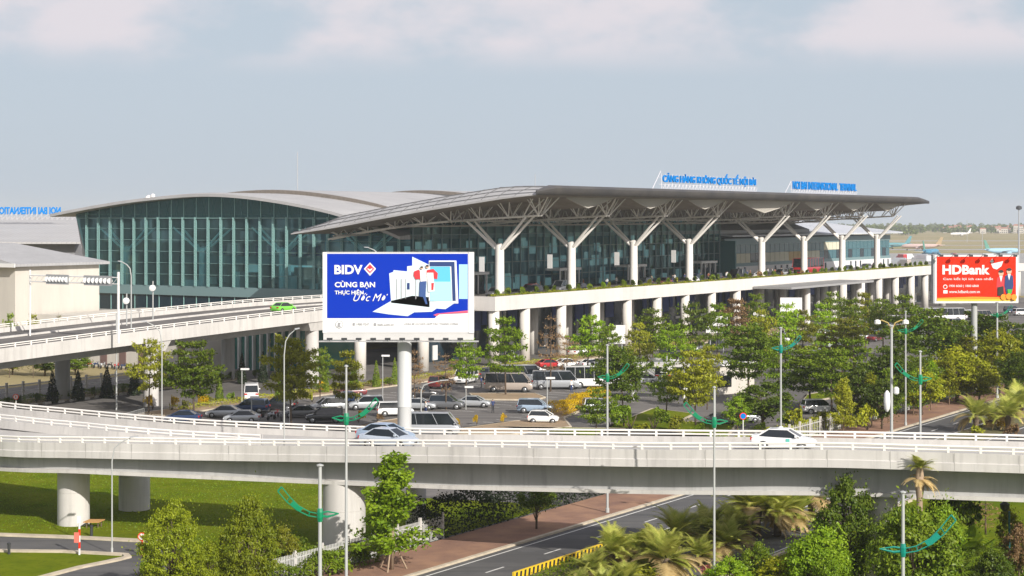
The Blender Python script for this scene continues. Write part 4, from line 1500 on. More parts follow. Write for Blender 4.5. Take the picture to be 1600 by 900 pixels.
car_kind('van', [(-2.7, .55, 1.25, .86), (-2.62, .34, 1.32, .94), (-1.9, .30, 1.34, .96), (-.7, .28, 1.34, .96), (1.2, .28, 1.32, .96), (1.7, .28, 1.3, .96), (2.35, .30, 1.18, .93), (2.62, .34, .98, .88), (2.7, .48, .8, .76)],
         (-2.62, 2.28), 2.32, (-2.52, 1.35), .93, .84, (-1.65, 1.75), .35, 1.30, (.36, .68))
car_kind('minibus', [(-3.4, .6, 1.35, .95), (-3.32, .38, 1.42, 1.02), (-2.4, .34, 1.44, 1.04), (-1, .32, 1.44, 1.04), (2.0, .32, 1.42, 1.04), (2.6, .32, 1.4, 1.04), (3.15, .34, 1.25, 1.0), (3.34, .38, 1.05, .95), (3.4, .5, .85, .84)],
         (-3.32, 3.1), 2.65, (-3.22, 2.1), 1.01, .92, (-2.1, 2.3), .38, 1.40, (.3, .66))
car_kind('bus', [(-5.0, .7, 1.5, 1.15), (-4.95, .42, 1.52, 1.22), (-3.5, .36, 1.54, 1.24), (-1, .35, 1.54, 1.25), (3.6, .35, 1.54, 1.25), (4.3, .35, 1.52, 1.25), (4.8, .36, 1.45, 1.22), (4.95, .4, 1.4, 1.18), (5.0, .6, 1.3, 1.1)],
         (-4.95, 4.95), 3.15, (-4.9, 4.75), 1.22, 1.16, (-2.9, 3.1), .48, 1.50, (.14, .28, .42, .56, .70, .85))
NAMES = dict(sedan='sedan_car', hatch='hatchback_car', mpv='minivan_car', van='passenger_van', minibus='minibus', bus='coach_bus')
CATS = dict(sedan='car', hatch='car', mpv='car', van='van', minibus='minibus', bus='bus')

def car(kind, col, loc, rz, label, group=None, scale=1.0):
    src, parts, used = CAR[kind]
    if not used:
        src.name = NAMES[kind]
        src.location = loc
        src.rotation_euler = (0, 0, rz)
        src.scale = (scale,) * 3
        paint(parts[0][0], PAINT[col])
        CAR[kind][2] = True
        r = src
    else:
        r = copy_thing(src, parts, loc, rz, label, None, scale, {'body': PAINT[col]})
        if 'group' in r: del r['group']
    r['label'] = label
    r['category'] = CATS[kind]
    if group: r['group'] = group
    return r

def on_fly(px, frac):
    """a point on the flyover road, frac 0 = front edge 1 = back edge"""
    a, b = sample_px(FR, [px])[0], sample_px(BK, [px])[0]
    c, d = sample_px(FR, [px + 5])[0], sample_px(BK, [px + 5])[0]
    p, q = a.lerp(b, frac), c.lerp(d, frac)
    dr = q - p
    p.z += ROADZ + .01
    return p, math.atan2(dr.y, dr.x)

p, a = on_fly(1225, .50); t_ = car('sedan', 'white', p, a, 'white taxi sedan heading right on the flyover', 'vehicles on the flyover')
taxi = t_
mb = MB(); mb.hexa([(-.35, -.12, 1.46), (-.05, -.12, 1.46), (-.05, .12, 1.46), (-.35, .12, 1.46)], [(-.30, -.08, 1.6), (-.1, -.08, 1.6), (-.1, .08, 1.6), (-.30, .08, 1.6)])
mb.build('roof_sign', WHITE, taxi)
mb = MB(); mb.box(.25, .52, -.885, -.873, .52, .86); mb.build('door_sticker', mat('sticker_teal', (.12, .5, .42), .5), taxi)
p, a = on_fly(608, .36); car('sedan', 'iceblue', p, a, 'pale blue sedan on the flyover in front of the billboard column', 'vehicles on the flyover')
p, a = on_fly(603, .72); car('sedan', 'blue', p, a, 'blue grey saloon half behind the pale blue sedan on the flyover', 'vehicles on the flyover')

A0 = ANG
V = [  # kind, colour, px, py of the wheels, heading, label
    ('hatch', 'white', 849, 661, R(-8), 'white hatchback by the kerb right behind the flyover railing'),
    ('mpv', 'blue', 836, 645, R(-4), 'grey blue car behind the white hatchback'),
    ('mpv', 'silver', 938, 644, R(8), 'silver minivan at the right end of the yellow hedge'),
    ('sedan', 'silver', 741, 636, R(-8), 'silver saloon parked directly right of the dark grey minivan'),
    ('mpv', 'grey', 698, 639, R(-10), 'dark grey minivan parked between the minibus roof and silver saloon'),
    ('mpv', 'white', 617, 650, R(12), 'white estate car half hidden by the billboard column'),
    ('minibus', 'silver', 672, 681, R(-3), 'silver minibus with its roof showing over the railing right of the billboard column'),
    ('mpv', 'silver', 512, 643, R(200), 'silver grey minivan left of the green ornament near the flyover'),
    ('mpv', 'black', 507, 660, R(185), 'black car low behind the railing in front of the silver grey minivan'),
    ('sedan', 'navy', 540, 629, R(195), 'dark blue saloon peeping out behind the silver grey minivan'),
    ('van', 'white', 393, 626, R(98), 'white van seen end on by the kerb under the ramp'),
    ('mpv', 'navy', 392, 645, R(170), 'dark blue minivan in front of the white van on the kerb road'),
    ('sedan', 'silver', 378, 660, R(178), 'silver saloon just above the railing in front of the dark blue minivan'),
    ('sedan', 'navy', 285, 660, R(176), 'dark saloon behind the railing below the yellow shrubs at left'),
    ('van', 'white', 728, 599, R(250), 'white van facing the viewer beneath the bright green tree'),
    ('minibus', 'beige', 795, 612, R(-4), 'beige minibus parked along the planted island'),
    ('minibus', 'silver', 868, 608, R(0), 'silver minibus standing directly right of the beige one'),
    ('bus', 'white', 935, 606, R(6), 'white bus behind the right end of the yellow hedge'),
    ('minibus', 'silver', 815, 598, R(2), 'grey roofed minibus behind the beige minibus'),
    ('sedan', 'white', 832, 585, R(15), 'white saloon behind the grey roofed minibus'),
    ('mpv', 'grey', 768, 592, R(60), 'grey car at the foot of the viaduct column right of the billboard'),
    ('mpv', 'white', 806, 563, A0, 'white jeep like car under the viaduct between the second and third columns'),
    ('mpv', 'black', 782, 570, A0, 'dark car under the viaduct beside the white jeep like car'),
    ('mpv', 'white', 903, 556, A0, 'white car under the viaduct left of the white notice board'),
    ('sedan', 'white', 886, 574, R(30), 'white saloon in front of the brown bare tree'),
    ('sedan', 'red', 858, 575, R(30), 'dark red saloon below the brown bare tree'),
    ('sedan', 'silver', 1005, 600, R(185), 'grey saloon right of the white bus'),
    ('bus', 'silver', 1030, 596, R(92), 'grey coach parked nose on behind the olive tiered tree'),
    ('sedan', 'white', 1090, 548, A0, 'white saloon near the white notice boards under the viaduct'),
    ('mpv', 'grey', 1120, 545, A0, 'grey minivan right of the white saloon near the notice boards'),
    ('mpv', 'white', 1280, 646, R(10), 'white car on its own in the gap between the dark trees at right'),
    ('sedan', 'silver', 1160, 660, R(8), 'silver saloon behind the railing next to the round blue sign'),
    ('sedan', 'grey', 1130, 664, R(5), 'grey saloon roof behind the railing left of the round blue sign'),
    ('sedan', 'silver', 1230, 527, R(40), 'silver saloon left of the white canopy column'),
    ('mpv', 'white', 1222, 536, R(40), 'white minivan beside the lamp post with blue green lights'),
    ('sedan', 'white', 1288, 525, A0, 'white saloon at the foot of the white canopy column'),
    ('mpv', 'silver', 1298, 545, R(20), 'silver minivan over the crown of the dark tiered tree'),
    ('sedan', 'blue', 1310, 556, R(15), 'pale blue saloon in the gap right of the silver minivan'),
    ('mpv', 'white', 1345, 512, R(50), 'white minivan in the packed car park left of the twin lamp'),
    ('mpv', 'silver', 1362, 517, R(50), 'silver minivan second from the twin lamp in the packed car park'),
    ('mpv', 'blue', 1376, 524, R(50), 'blue grey minivan directly left of the twin lamp'),
    ('sedan', 'maroon', 1368, 533, R(50), 'maroon saloon in front of the packed minivans'),
    ('sedan', 'white', 1352, 531, R(50), 'white saloon left of the maroon one in the packed car park'),
    ('mpv', 'silver', 1384, 514, R(50), 'silver minivan behind the twin lamp head'),
    ('mpv', 'white', 1425, 492, R(60), 'white minivan farthest back left of the red billboard'),
    ('mpv', 'silver', 1436, 496, R(60), 'silver minivan just below the left corner of the red billboard'),
    ('mpv', 'navy', 1447, 499, R(60), 'navy minivan below the left corner of the red billboard'),
    ('bus', 'white', 1474, 502, R(8), 'white coach below the red billboard'),
    ('van', 'white', 1518, 499, R(30), 'white van below the middle of the red billboard'),
    ('van', 'beige', 1536, 500, R(30), 'beige van below the middle of the red billboard'),
    ('mpv', 'navy', 1582, 489, R(20), 'navy car below the right corner of the red billboard'),
    ('mpv', 'white', 1596, 493, R(20), 'white car at the right picture edge below the red billboard'),
    ('mpv', 'white', 1522, 532, R(10), 'white car between the dark trees below the red billboard'),
    ('mpv', 'silver', 1340, 590, R(20), 'silver car under the dark trees behind the flowering shrubs'),
    ('sedan', 'white', 1262, 588, R(15), 'white saloon on the drive behind the dark tiered tree'),
    ('mpv', 'silver', 1454, 578, R(20), 'silver minivan glimpsed between the dark tree and yellow green tree'),
    ('sedan', 'silver', 350, 652, R(176), 'silver saloon left of the T headed lamp behind the railing'),
    ('mpv', 'black', 436, 641, R(170), 'black minivan behind the motorbikes'),
    ('sedan', 'grey', 470, 652, R(185), 'grey saloon just right of the round white mirror'),
    ('sedan', 'maroon', 547, 620, R(195), 'dark red saloon behind the silver grey minivan'),
    ('mpv', 'silver', 572, 640, R(190), 'silver minivan left of the white estate car'),
    ('sedan', 'black', 660, 622, R(10), 'black saloon right of the billboard column near the brown tree'),
    ('mpv', 'maroon', 688, 606, R(65), 'maroon minivan left of the white van facing the viewer'),
    ('sedan', 'silver', 655, 640, R(-5), 'silver saloon tucked between the billboard column and dark grey minivan'),
    ('sedan', 'white', 925, 575, R(30), 'white saloon below the white notice board'),
    ('mpv', 'silver', 945, 583, R(20), 'silver minivan behind the white bus'),
    ('sedan', 'grey', 905, 585, R(20), 'grey saloon behind the white bus front'),
    ('mpv', 'white', 985, 585, R(10), 'white minivan left of the grey coach'),
    ('sedan', 'white', 1060, 570, A0, 'white saloon behind the grey coach'),
    ('mpv', 'black', 1045, 560, A0, 'black minivan below the green tiered tree under the viaduct'),
    ('sedan', 'silver', 1265, 552, R(30), 'silver saloon left of the silver minivan in the right car park'),
    ('mpv', 'white', 1400, 505, R(50), 'white minivan right of the twin lamp head'),
    ('sedan', 'silver', 1410, 512, R(50), 'silver saloon right of the twin lamp head'),
    ('mpv', 'grey', 1330, 522, R(50), 'grey minivan at the left end of the packed car park'),
    ('sedan', 'white', 1336, 540, R(50), 'white saloon at the lower left of the packed car park'),
    ('mpv', 'silver', 1495, 510, R(30), 'silver minivan in front of the white coach below the red billboard'),
    ('sedan', 'white', 1560, 500, R(30), 'white saloon right of the beige van below the red billboard'),
    ('mpv', 'grey', 1525, 573, R(20), 'grey minivan glimpsed right of the rounded yellow green tree'),
]
for kd, cl, px, py, a, lb in V:
    car(kd, cl, G(px, py, 0) + Vector((0, 0, .012)), a, lb, 'vehicles in the car park')
# vehicles on the viaduct
p = st(-40, 12.5); p.z = zdeck(-40) + .02; car('sedan', 'green', p, ANG, 'lime green car climbing the ramp behind the blue billboard', 'vehicles on the viaduct')
for kd, cl, s, t, lb in (
        ('mpv', 'black', 25.5, 8, 'black car left of the second tree column on the viaduct'),
        ('mpv', 'maroon', 31, 12, 'maroon car behind the second tree column on the viaduct'),
        ('van', 'grey', 38, 9, 'dark van right of the second tree column on the viaduct'),
        ('sedan', 'black', 66, 10, 'black saloon between the third and fourth tree columns on the viaduct'),
        ('mpv', 'black', 73, 10, 'black minivan left of the fourth tree column on the viaduct'),
        ('sedan', 'maroon', 84, 11, 'maroon saloon right of the fourth tree column on the viaduct'),
        ('sedan', 'white', 93, 9, 'white saloon right of the fourth tree column on the viaduct'),
        ('mpv', 'black', 109, 11, 'black minivan left of the fifth tree column on the viaduct'),
        ('mpv', 'silver', 146, 11, 'grey minivan right of the sixth tree column on the viaduct'),
        ('bus', 'red', 163, 11, 'red bus behind the seventh tree column on the viaduct'),
        ('mpv', 'blue', 178, 8, 'pale blue minivan left of the last tree column on the viaduct'),
        ('mpv', 'navy', 185, 10, 'navy minivan beside the last tree column on the viaduct'),
        ('mpv', 'silver', 203, 11, 'silver minivan right of the last tree column on the viaduct'),
        ('mpv', 'grey', 16, 10, 'dark grey minivan right of the first tree column on the viaduct'),
        ('sedan', 'black', 48, 11, 'black saloon left of the third tree column on the viaduct'),
        ('mpv', 'navy', 101, 12, 'navy minivan midway between the fourth and fifth tree columns'),
        ('van', 'black', 123, 12, 'black van right of the fifth tree column on the viaduct'),
        ('mpv', 'grey', 152, 12, 'grey minivan between the sixth and seventh tree columns'),
        ('mpv', 'maroon', 214, 12, 'maroon minivan far along the viaduct beyond the canopy'),
        ('sedan', 'white', 131, 10, 'white saloon between the fifth and sixth tree columns on the viaduct')):
    p = st(s, t); p.z = zdeck(s) + .02
    car(kd, cl, p, ANG + math.pi, lb, 'vehicles on the viaduct', 1.28 if kd == 'bus' else 1.0)
for k_, v_ in CAR.items():
    assert v_[2], k_

# motorbikes by the kerb and along the wing
def bike_parts():
    b = MB()
    b.tube([(-.55, 0, .55), (-.1, 0, .75), (.35, 0, .6), (.5, 0, .95)], [.09, .13, .12, .05], 7)
    b.tube([(-.7, 0, .78), (-.1, 0, .80)], .11, 7)
    b.tube([(.48, -.3, 1.0), (.5, 0, .97), (.48, .3, 1.0)], .03, 5)
    b.tube([(.5, 0, .95), (.65, 0, .3)], .04, 5)
    w = MB()
    w.loft([[(r_ * math.cos(2 * math.pi * k / 14), y, r_ * math.sin(2 * math.pi * k / 14)) for k in range(14)] for r_, y in ((.24, -.05), (.29, -.02), (.29, .02), (.24, .05))])
    return b.mesh('body', PAINT['black'], True), w.mesh('wheel', BLACK, True)
bkm, bwm = bike_parts()
def bike(loc, rz, col, label, group):
    r = thing('motorbike', label, 'motorbike', loc, rz, group)
    ob('body', bkm, r, m=PAINT[col])
    for x in (-.62, .65):
        ob('wheel', bwm, r, (x, 0, .29))
for k, (px, py, cl, lb) in enumerate(((417, 652, 'black', 'black motorbike leftmost in the cluster left of the round white mirror'), (424, 656, 'silver', 'silver motorbike second in the cluster left of the round white mirror'),
                                     (432, 653, 'red', 'red motorbike in the cluster left of the round white mirror'), (439, 657, 'grey', 'grey motorbike nearest the round white mirror'))):
    bike(G(px, py), R(40 + 20 * k), cl, lb, 'motorbikes near the mirror')
for k in range(16):
    p = st(-36.5, 37.5 + 1.5 * k)
    bike(p, ANG + R(10), ('red', 'black', 'silver', 'navy')[k % 4], 'small motorbike in the long row parked against the white ground floor wing', 'row of motorbikes by the white wing')

# ------------------------------------------------------------------ travellers on the departure kerb
def person_mesh(seed):
    rnd = random.Random(seed)
    J = [((0, 0, .95), .145), ((0, 0, 1.15), .14), ((0, .01, 1.36), .17), ((0, .015, 1.50), .07), ((0, .0, 1.60), .105), ((0, .0, 1.70), .095),
         ((.10, 0, .88), .10), ((.11, .03 + .1 * rnd.random(), .48), .07), ((.12, 0, .06), .05), ((.12, -.13, .03), .04),
         ((-.10, 0, .88), .10), ((-.11, -.05 * rnd.random(), .48), .07), ((-.12, .06, .06), .05), ((-.12, -.07, .03), .04),
         ((.21, .0, 1.40), .06), ((.27, .03, 1.14), .048), ((.27, -.10, .92), .036), ((-.21, .0, 1.40), .06), ((-.27, .03, 1.14), .048), ((-.27, -.06, .90), .036)]
    E_ = [(0, 1), (1, 2), (2, 3), (3, 4), (4, 5), (0, 6), (6, 7), (7, 8), (8, 9), (0, 10), (10, 11), (11, 12), (12, 13), (2, 14), (14, 15), (15, 16), (2, 17), (17, 18), (18, 19)]
    me = bpy.data.meshes.new('person_src')
    me.from_pydata([j[0] for j in J], E_, [])
    o = bpy.data.objects.new('person_src', me)
    COL.objects.link(o)
    sk = o.modifiers.new('skin', 'SKIN')
    for i, sv in enumerate(me.skin_vertices[0].data):
        sv.radius = (J[i][1], J[i][1] * (.8 if i < 3 else 1))
        sv.use_root = i == 0
    ss_ = o.modifiers.new('sub', 'SUBSURF'); ss_.levels = 1; ss_.render_levels = 1
    bpy.context.view_layer.update()
    out = bpy.data.meshes.new_from_object(o.evaluated_get(bpy.context.evaluated_depsgraph_get()))
    bpy.data.objects.remove(o)
    out.name = 'person'
    out.materials.clear()
    out.polygons.foreach_set('use_smooth', [True] * len(out.polygons))
    return out
PERS = [person_mesh(k) for k in range(4)]
def pmat(me, top, bot):
    m = me.copy()
    m.materials.append(top); m.materials.append(bot); m.materials.append(SKIN); m.materials.append(HAIR)
    for p in m.polygons:
        z = p.center.z
        p.material_index = 1 if z < .96 else (0 if z < 1.47 and not (abs(p.center.x) > .22 and z < 1.05) else 2)
        if z > 1.66 or (z > 1.55 and p.center.y > .04): p.material_index = 3
    return m
cl_ = [mat('cloth_' + n, c, .9) for n, c in (('white', (.7, .7, .68)), ('black', (.03, .03, .035)), ('navy', (.03, .05, .14)), ('rust', (.35, .12, .05)), ('khaki', (.3, .26, .18)))]
PM = [pmat(PERS[k % 4], cl_[a], cl_[b]) for k, (a, b) in enumerate(((0, 1), (1, 2), (2, 1), (3, 4), (4, 2), (0, 2)))]
rnd = random.Random(8)
for k, (s, t) in enumerate([(19, 19), (21, 20), (60.5, 19), (62, 18), (90, 17), (97, 15), (99, 16), (100.5, 14), (104, 16), (112, 14), (121, 13), (124, 15), (126, 13.5), (129, 15), (133, 14), (137, 15), (144, 16), (150, 15), (152, 17), (158, 16), (28, 17), (40, 16), (45, 18), (70, 17), (76, 18), (94, 14), (106, 15), (109, 16), (114, 17), (118, 12.5), (127, 12), (135, 16), (139, 13.5), (147, 13), (155, 14), (161, 15), (170, 15), (182, 16)]):
    p = st(s, t); p.z = 10.56
    o = ob('person', PM[k % 6], None, p, rnd.random() * 6.28)
    tag(o, 'traveller standing on the departure kerb between the white tree columns', 'person', 'travellers on the departure kerb')
for px, py, lb in ((760, 602, 'walker on the asphalt left of the beige minibus'), (752, 606, 'walker left of another one near the beige minibus'), (893, 612, 'person standing at the silver minibus door'), (770, 645, 'walker crossing the open asphalt in mid car park'),
                   (560, 632, 'walker beside the dark red saloon'), (665, 648, 'walker next to the silver saloon by the billboard column'), (1070, 622, 'walker on the drive behind the olive tree'), (455, 645, 'person among the motorbikes near the mirror')):
    o = ob('person', PM[px % 6], None, G(px, py, .01), px * 1.0)
    tag(o, lb, 'person', 'people walking in the car park')
# ------------------------------------------------------------------ vegetation
def leaf_mesh(name, c, size, nrm=None, asp=.55, seed=0, flat_=0.0):
    """one pointed leaf face at every centre"""
    rg = np.random.default_rng(seed)
    c = np.asarray(c, float)
    n = len(c)
    nn = rg.normal(size=(n, 3))
    nn[:, 2] = np.abs(nn[:, 2]) + flat_
    if nrm is not None:
        nn += np.asarray(nrm) * 1.2
    nn /= np.linalg.norm(nn, axis=1, keepdims=True)
    u = np.cross(nn, rg.normal(size=(n, 3)))
    u /= np.linalg.norm(u, axis=1, keepdims=True) + 1e-9
    w = np.cross(nn, u)
    L = (np.asarray(size) * rg.uniform(.7, 1.3, n))[:, None]
    sag = np.zeros((n, 3)); sag[:, 2] = -.12
    v = np.stack([c - u * L / 2, c + w * L * asp / 2, c + u * L / 2 + sag * L, c - w * L * asp / 2], 1).reshape(-1, 3)
    f = np.arange(4 * n).reshape(n, 4)
    me = bpy.data.meshes.new(name)
    me.from_pydata(v.tolist(), [], f.tolist())
    me.materials.append(LEAF['green'])
    me.update()
    return me

def proto_tiered(seed, h=9.0, w=7.0, n=6500, leaf=.36, gaps=.0, tiers=6):
    """slim trunk, flat spreading whorls of boughs with gaps between them, rounded ragged outline"""
    rg = np.random.default_rng(seed)
    mb = MB()
    bend = rg.normal(0, .12, 2)
    ax = lambda z: np.array([bend[0] * z / h * 2, bend[1] * z / h * 2, z])
    mb.tube([ax(0), ax(h * .3), ax(h * .6), ax(h * .97)], [.15, .11, .07, .02], 7)
    pts = []
    z0 = h * rg.uniform(.30, .38)
    zs = z0 + (h - z0) * (np.arange(tiers) / (tiers - .25)) ** .95
    branches = []
    for i, z in enumerate(zs):
        u = (z - z0) / (h - z0)
        r = w / 2 * (.74 + 1.15 * u - 1.65 * u * u) * 1.02 * rg.uniform(.8, 1.1)
        nb = int(rg.integers(5, 9))
        a0 = rg.uniform(0, 6.28)
        for k in range(nb):
            a = a0 + 6.283 * k / nb + rg.normal(0, .22)
            rr = r * rg.uniform(.5, 1.18)
            rise = rr * rg.uniform(.0, .30)
            base = ax(z - .25)
            tip = base + np.array([math.cos(a) * rr, math.sin(a) * rr, rise])
            mb.tube([base, base * .5 + tip * .5 + np.array([0, 0, .05]), tip], [.05, .03, .012], 4)
            branches.append((base, tip, rr))
    tot = sum(b[2] ** 1.6 for b in branches)
    for base, tip, rr in branches:
        m = int(n * rr ** 1.6 / tot)
        t = rg.uniform(.10, 1.08, m) ** .7
        p = base[None] + (tip - base)[None] * t[:, None]
        side = np.array([-(tip - base)[1], (tip - base)[0], 0]); side /= np.linalg.norm(side) + 1e-9
        lat = rg.normal(0, 1, m) * (.12 + .30 * np.sin(np.clip(t, 0, 1) * 2.9)) * rr * .8
        clump = np.sin(t * 8 + lat * 3 + rg.uniform(0, 6)) > -.45 + gaps
        p = p + side[None] * lat[:, None]
        p[:, 2] += rg.normal(.06, .15, m) - np.abs(lat) * .10
        pts.append(p[clump])
    pts = np.concatenate(pts)
    return mb.mesh('trunk', BARK, True), leaf_mesh('crown', pts, leaf, seed=seed, flat_=.55), h, w

def proto_round(seed, h=7.0, w=5.5, n=5200, leaf=.28, z0=.2, clumps=60, top=1.0, droop=0.0):
    """limbs, and leaf clumps of several sizes with gaps between them"""
    rg = np.random.default_rng(seed)
    mb = MB()
    mb.tube([(0, 0, 0), (.05, .03, h * .25), (.0, .1, h * .5)], [.16, .13, .07], 7)
    zb = h * z0
    cs, rs = [], []
    while len(cs) < clumps:
        p = rg.normal(size=3); p /= np.linalg.norm(p)
        r = rg.uniform(.35, 1) ** .5
        q = p * r
        z = zb + (q[2] * .5 + .5) * (h - zb) * .93
        u = (z - zb) / (h - zb)
        prof = (math.sin(math.pi * min(1, (u * .78 + .20)) ** top)) ** .6
        c = np.array([q[0] * w / 2 * prof, q[1] * w / 2 * prof, z])
        cs.append(c); rs.append(rg.uniform(.35, .85) * w / 6.2)
    for c in cs[::3]:
        mb.tube([(0, 0, h * rg.uniform(.15, .4)), tuple(c * np.array([.5, .5, .78])), tuple(c)], [.06, .04, .015], 4)
    pts, nr = [], []
    per = n // clumps
    for c, r in zip(cs, rs):
        d = rg.normal(size=(per, 3)); d /= np.linalg.norm(d, axis=1, keepdims=True)
        d[:, 2] = np.where(d[:, 2] < -.3, -d[:, 2] * .5, d[:, 2])
        rad = r * rg.uniform(.45, 1.12, per)
        p = c[None] + d * rad[:, None] * np.array([1, 1, .8])
        p[:, 2] -= droop * rad * rg.uniform(0, 1, per)
        pts.append(p); nr.append(d)
    k = n // 8                               # stray sprigs
    p = np.asarray(cs)[rg.integers(0, clumps, k)] + rg.normal(0, w * .11, (k, 3))
    pts.append(p); nr.append(rg.normal(size=(k, 3)))
    pts, nr = np.concatenate(pts), np.concatenate(nr)
    ok = pts[:, 2] > .05
    return mb.mesh('trunk', BARK, True), leaf_mesh('crown', pts[ok], leaf, nr[ok], seed=seed), h, w

def proto_feather(seed, h=7.5, w=3.8, n=3800, leaf=.26):
    """young slender tree, feathery upswept boughs"""
    rg = np.random.default_rng(seed)
    mb = MB()
    mb.tube([(0, 0, 0), (.04, 0, h * .4), (0, .05, h * .97)], [.10, .07, .02], 6)
    pts = []
    nb = 46
    for k in range(nb):
        u = rg.uniform(.2, 1)
        z = h * u
        a = rg.uniform(0, 6.28)
        rr = w / 2 * (1 - .75 * (u - .2) / .8) * rg.uniform(.55, 1.15)
        tip = np.array([math.cos(a) * rr, math.sin(a) * rr, z + rr * rg.uniform(-.05, .55)])
        base = np.array([0, 0, z - .1])
        mb.tube([base, tip], [.025, .008], 4)
        m = n // nb
        t = rg.uniform(.15, 1.05, m)
        p = base[None] + (tip - base)[None] * t[:, None] + rg.normal(0, .16, (m, 3))
        p[:, 2] -= .12 * t
        pts.append(p)
    return mb.mesh('trunk', BARKP, True), leaf_mesh('crown', np.concatenate(pts), leaf, seed=seed), h, w

def proto_conifer(seed, h=4.5, w=1.7, n=1500, leaf=.22):
    rg = np.random.default_rng(seed)
    mb = MB(); mb.tube([(0, 0, 0), (0, 0, h * .9)], [.09, .02], 6)
    z = h * (1 - rg.uniform(0, 1, n) ** .55) * .98 + .08
    a = rg.uniform(0, 6.28, n)
    r = w / 2 * np.clip(1 - z / h, 0, 1) ** .8 * np.clip(z / .4 + .55, 0, 1) * rg.uniform(.7, 1.06, n)
    r *= 1 + .12 * np.sin(a * 4 + z * 3)
    p = np.stack([r * np.cos(a), r * np.sin(a), z], 1)
    d = np.stack([np.cos(a), np.sin(a), np.full(n, .4)], 1)
    return mb.mesh('trunk', BARK, True), leaf_mesh('crown', p, leaf, d, seed=seed), h, w

def proto_shrub(seed, h=1.6, w=2.0, n=900, leaf=.2, clumps=16):
    rg = np.random.default_rng(seed)
    pts, nr = [], []
    for k in range(clumps):
        a, r = rg.uniform(0, 6.28), rg.uniform(0, 1) ** .5 * w * .34
        c = np.array([math.cos(a) * r, math.sin(a) * r, h * rg.uniform(.3, .72) * (1 - .3 * r / w)])
        m = n // clumps
        d = rg.normal(size=(m, 3)); d /= np.linalg.norm(d, axis=1, keepdims=True)
        d[:, 2] = np.abs(d[:, 2]) * .9 - .2
        pts.append(c + d * (rg.uniform(.5, 1.05, m) * h * .36)[:, None]); nr.append(d)
    mb = MB()
    for k in range(5):
        a = k * 1.3
        mb.tube([(0, 0, 0), (math.cos(a) * w * .2, math.sin(a) * w * .2, h * .5)], [.04, .015], 4)
    return mb.mesh('trunk', BARK, True), leaf_mesh('crown', np.maximum(np.concatenate(pts), .03), leaf, np.concatenate(nr), seed=seed), h, w

def proto_palm(seed, trunk=1.2, fr=2.6, nf=34, up=.55):
    """feather palm: arching fronds of many narrow leaflets; the lowest fronds dry"""
    rg = np.random.default_rng(seed)
    tm = MB()
    tm.lathe([(.30, 0), (.26, trunk * .5), (.34, trunk * .9), (.12, trunk + .25)], 10)
    out = {}
    for key, cnt, lo, hi in (('green', nf, .1, 1.35), ('dry', nf // 3, -.45, .25)):
        v, f = [], []
        for k in range(cnt):
            a = rg.uniform(0, 6.28)
            e = rg.uniform(lo, hi)
            L = fr * rg.uniform(.75, 1.1)
            dr = np.array([math.cos(a), math.sin(a), 0])
            sd = np.array([-math.sin(a), math.cos(a), 0])
            pos = np.array([0, 0, trunk + .1])
            seg = 13
            for i in range(seg):
                u = i / seg
                ee = e - 1.25 * u * u * up * 1.6
                d = dr * math.cos(ee) + np.array([0, 0, math.sin(ee)])
                nx = pos + d * L / seg
                # stem
                b = len(v); w_ = .035 * (1 - u)
                v += [pos - sd * w_, pos + sd * w_, nx + sd * w_, nx - sd * w_]; f.append((b, b + 1, b + 2, b + 3))
                if i > 1:
                    for sg in (-1, 1):
                        for q in (.0, .5):
                            ll = L * .30 * math.sin(min(1, .25 + u) * 3.0) + .08
                            pp = pos + d * L / seg * q
                            tip = pp + (sd * sg * .8 + d * .65 + np.array([0, 0, .18 - .25 * u])) * ll
                            b = len(v); hw = .06
                            v += [pp - d * hw, pp + d * hw, tip]; f.append((b, b + 1, b + 2))
                pos = nx
        me = bpy.data.meshes.new('fronds')
        me.from_pydata([tuple(p) for p in v], [], f)
        me.materials.append(LEAF['palm' if key == 'green' else 'palmdry'])
        out[key] = me
    return tm.mesh('trunk', BARK, True), out['green'], out['dry']

TI = [proto_tiered(s, gaps=g_) for s, g_ in ((1, 0), (2, .3), (3, .1), (4, .5), (5, 0))]
TD = [proto_tiered(s, n=11000, tiers=7, w=8, leaf=.36) for s in (11, 12, 13, 14)]
TB = [proto_tiered(s, n=2200, gaps=.8, leaf=.24, w=5) for s in (21, 22)]
RO = [proto_round(s, n=8000, clumps=80) for s in (31, 32, 33)]
RD = [proto_round(s, n=26000, clumps=170, leaf=.17, z0=.03) for s in (41, 42, 43)]
MG = [proto_round(s, n=16000, clumps=100, leaf=.25, z0=.04, droop=.5) for s in (51, 52, 53)]
FE = [proto_feather(s, n=6500, w=4.2) for s in (61, 62, 63)]
CO = [proto_conifer(s) for s in (71, 72)]
SH = [proto_shrub(s) for s in (81, 82, 83, 84)]
PA = [proto_palm(s, tr_, fr_, up=u_) for s, tr_, fr_, u_ in ((91, .9, 2.5, .5), (92, 1.6, 2.9, .6), (93, .6, 2.2, .4))]

trng = random.Random(77)
def plant(name, cat, proto, loc, h, w, col, label, group=None):
    t, c, ph, pw = proto
    r = thing(name, label, cat, loc, trng.random() * 6.28, group, (w / pw, w / pw, h / ph))
    ob('trunk', t, r)
    ob('crown' if cat != 'shrub' else 'foliage', c, r, m=LEAF[col])
    return r

def ptree(px, yt, yb, wpx, protos, col, label, name='tiered_tree', cat='tree', group=None, k=None):
    loc = G(px, yb)
    Y = loc.y
    i = (k if k is not None else trng.randrange(len(protos)))
    return plant(name, cat, protos[i % len(protos)], loc, (yb - yt) * Y / F, wpx * Y / F, col, label, group)

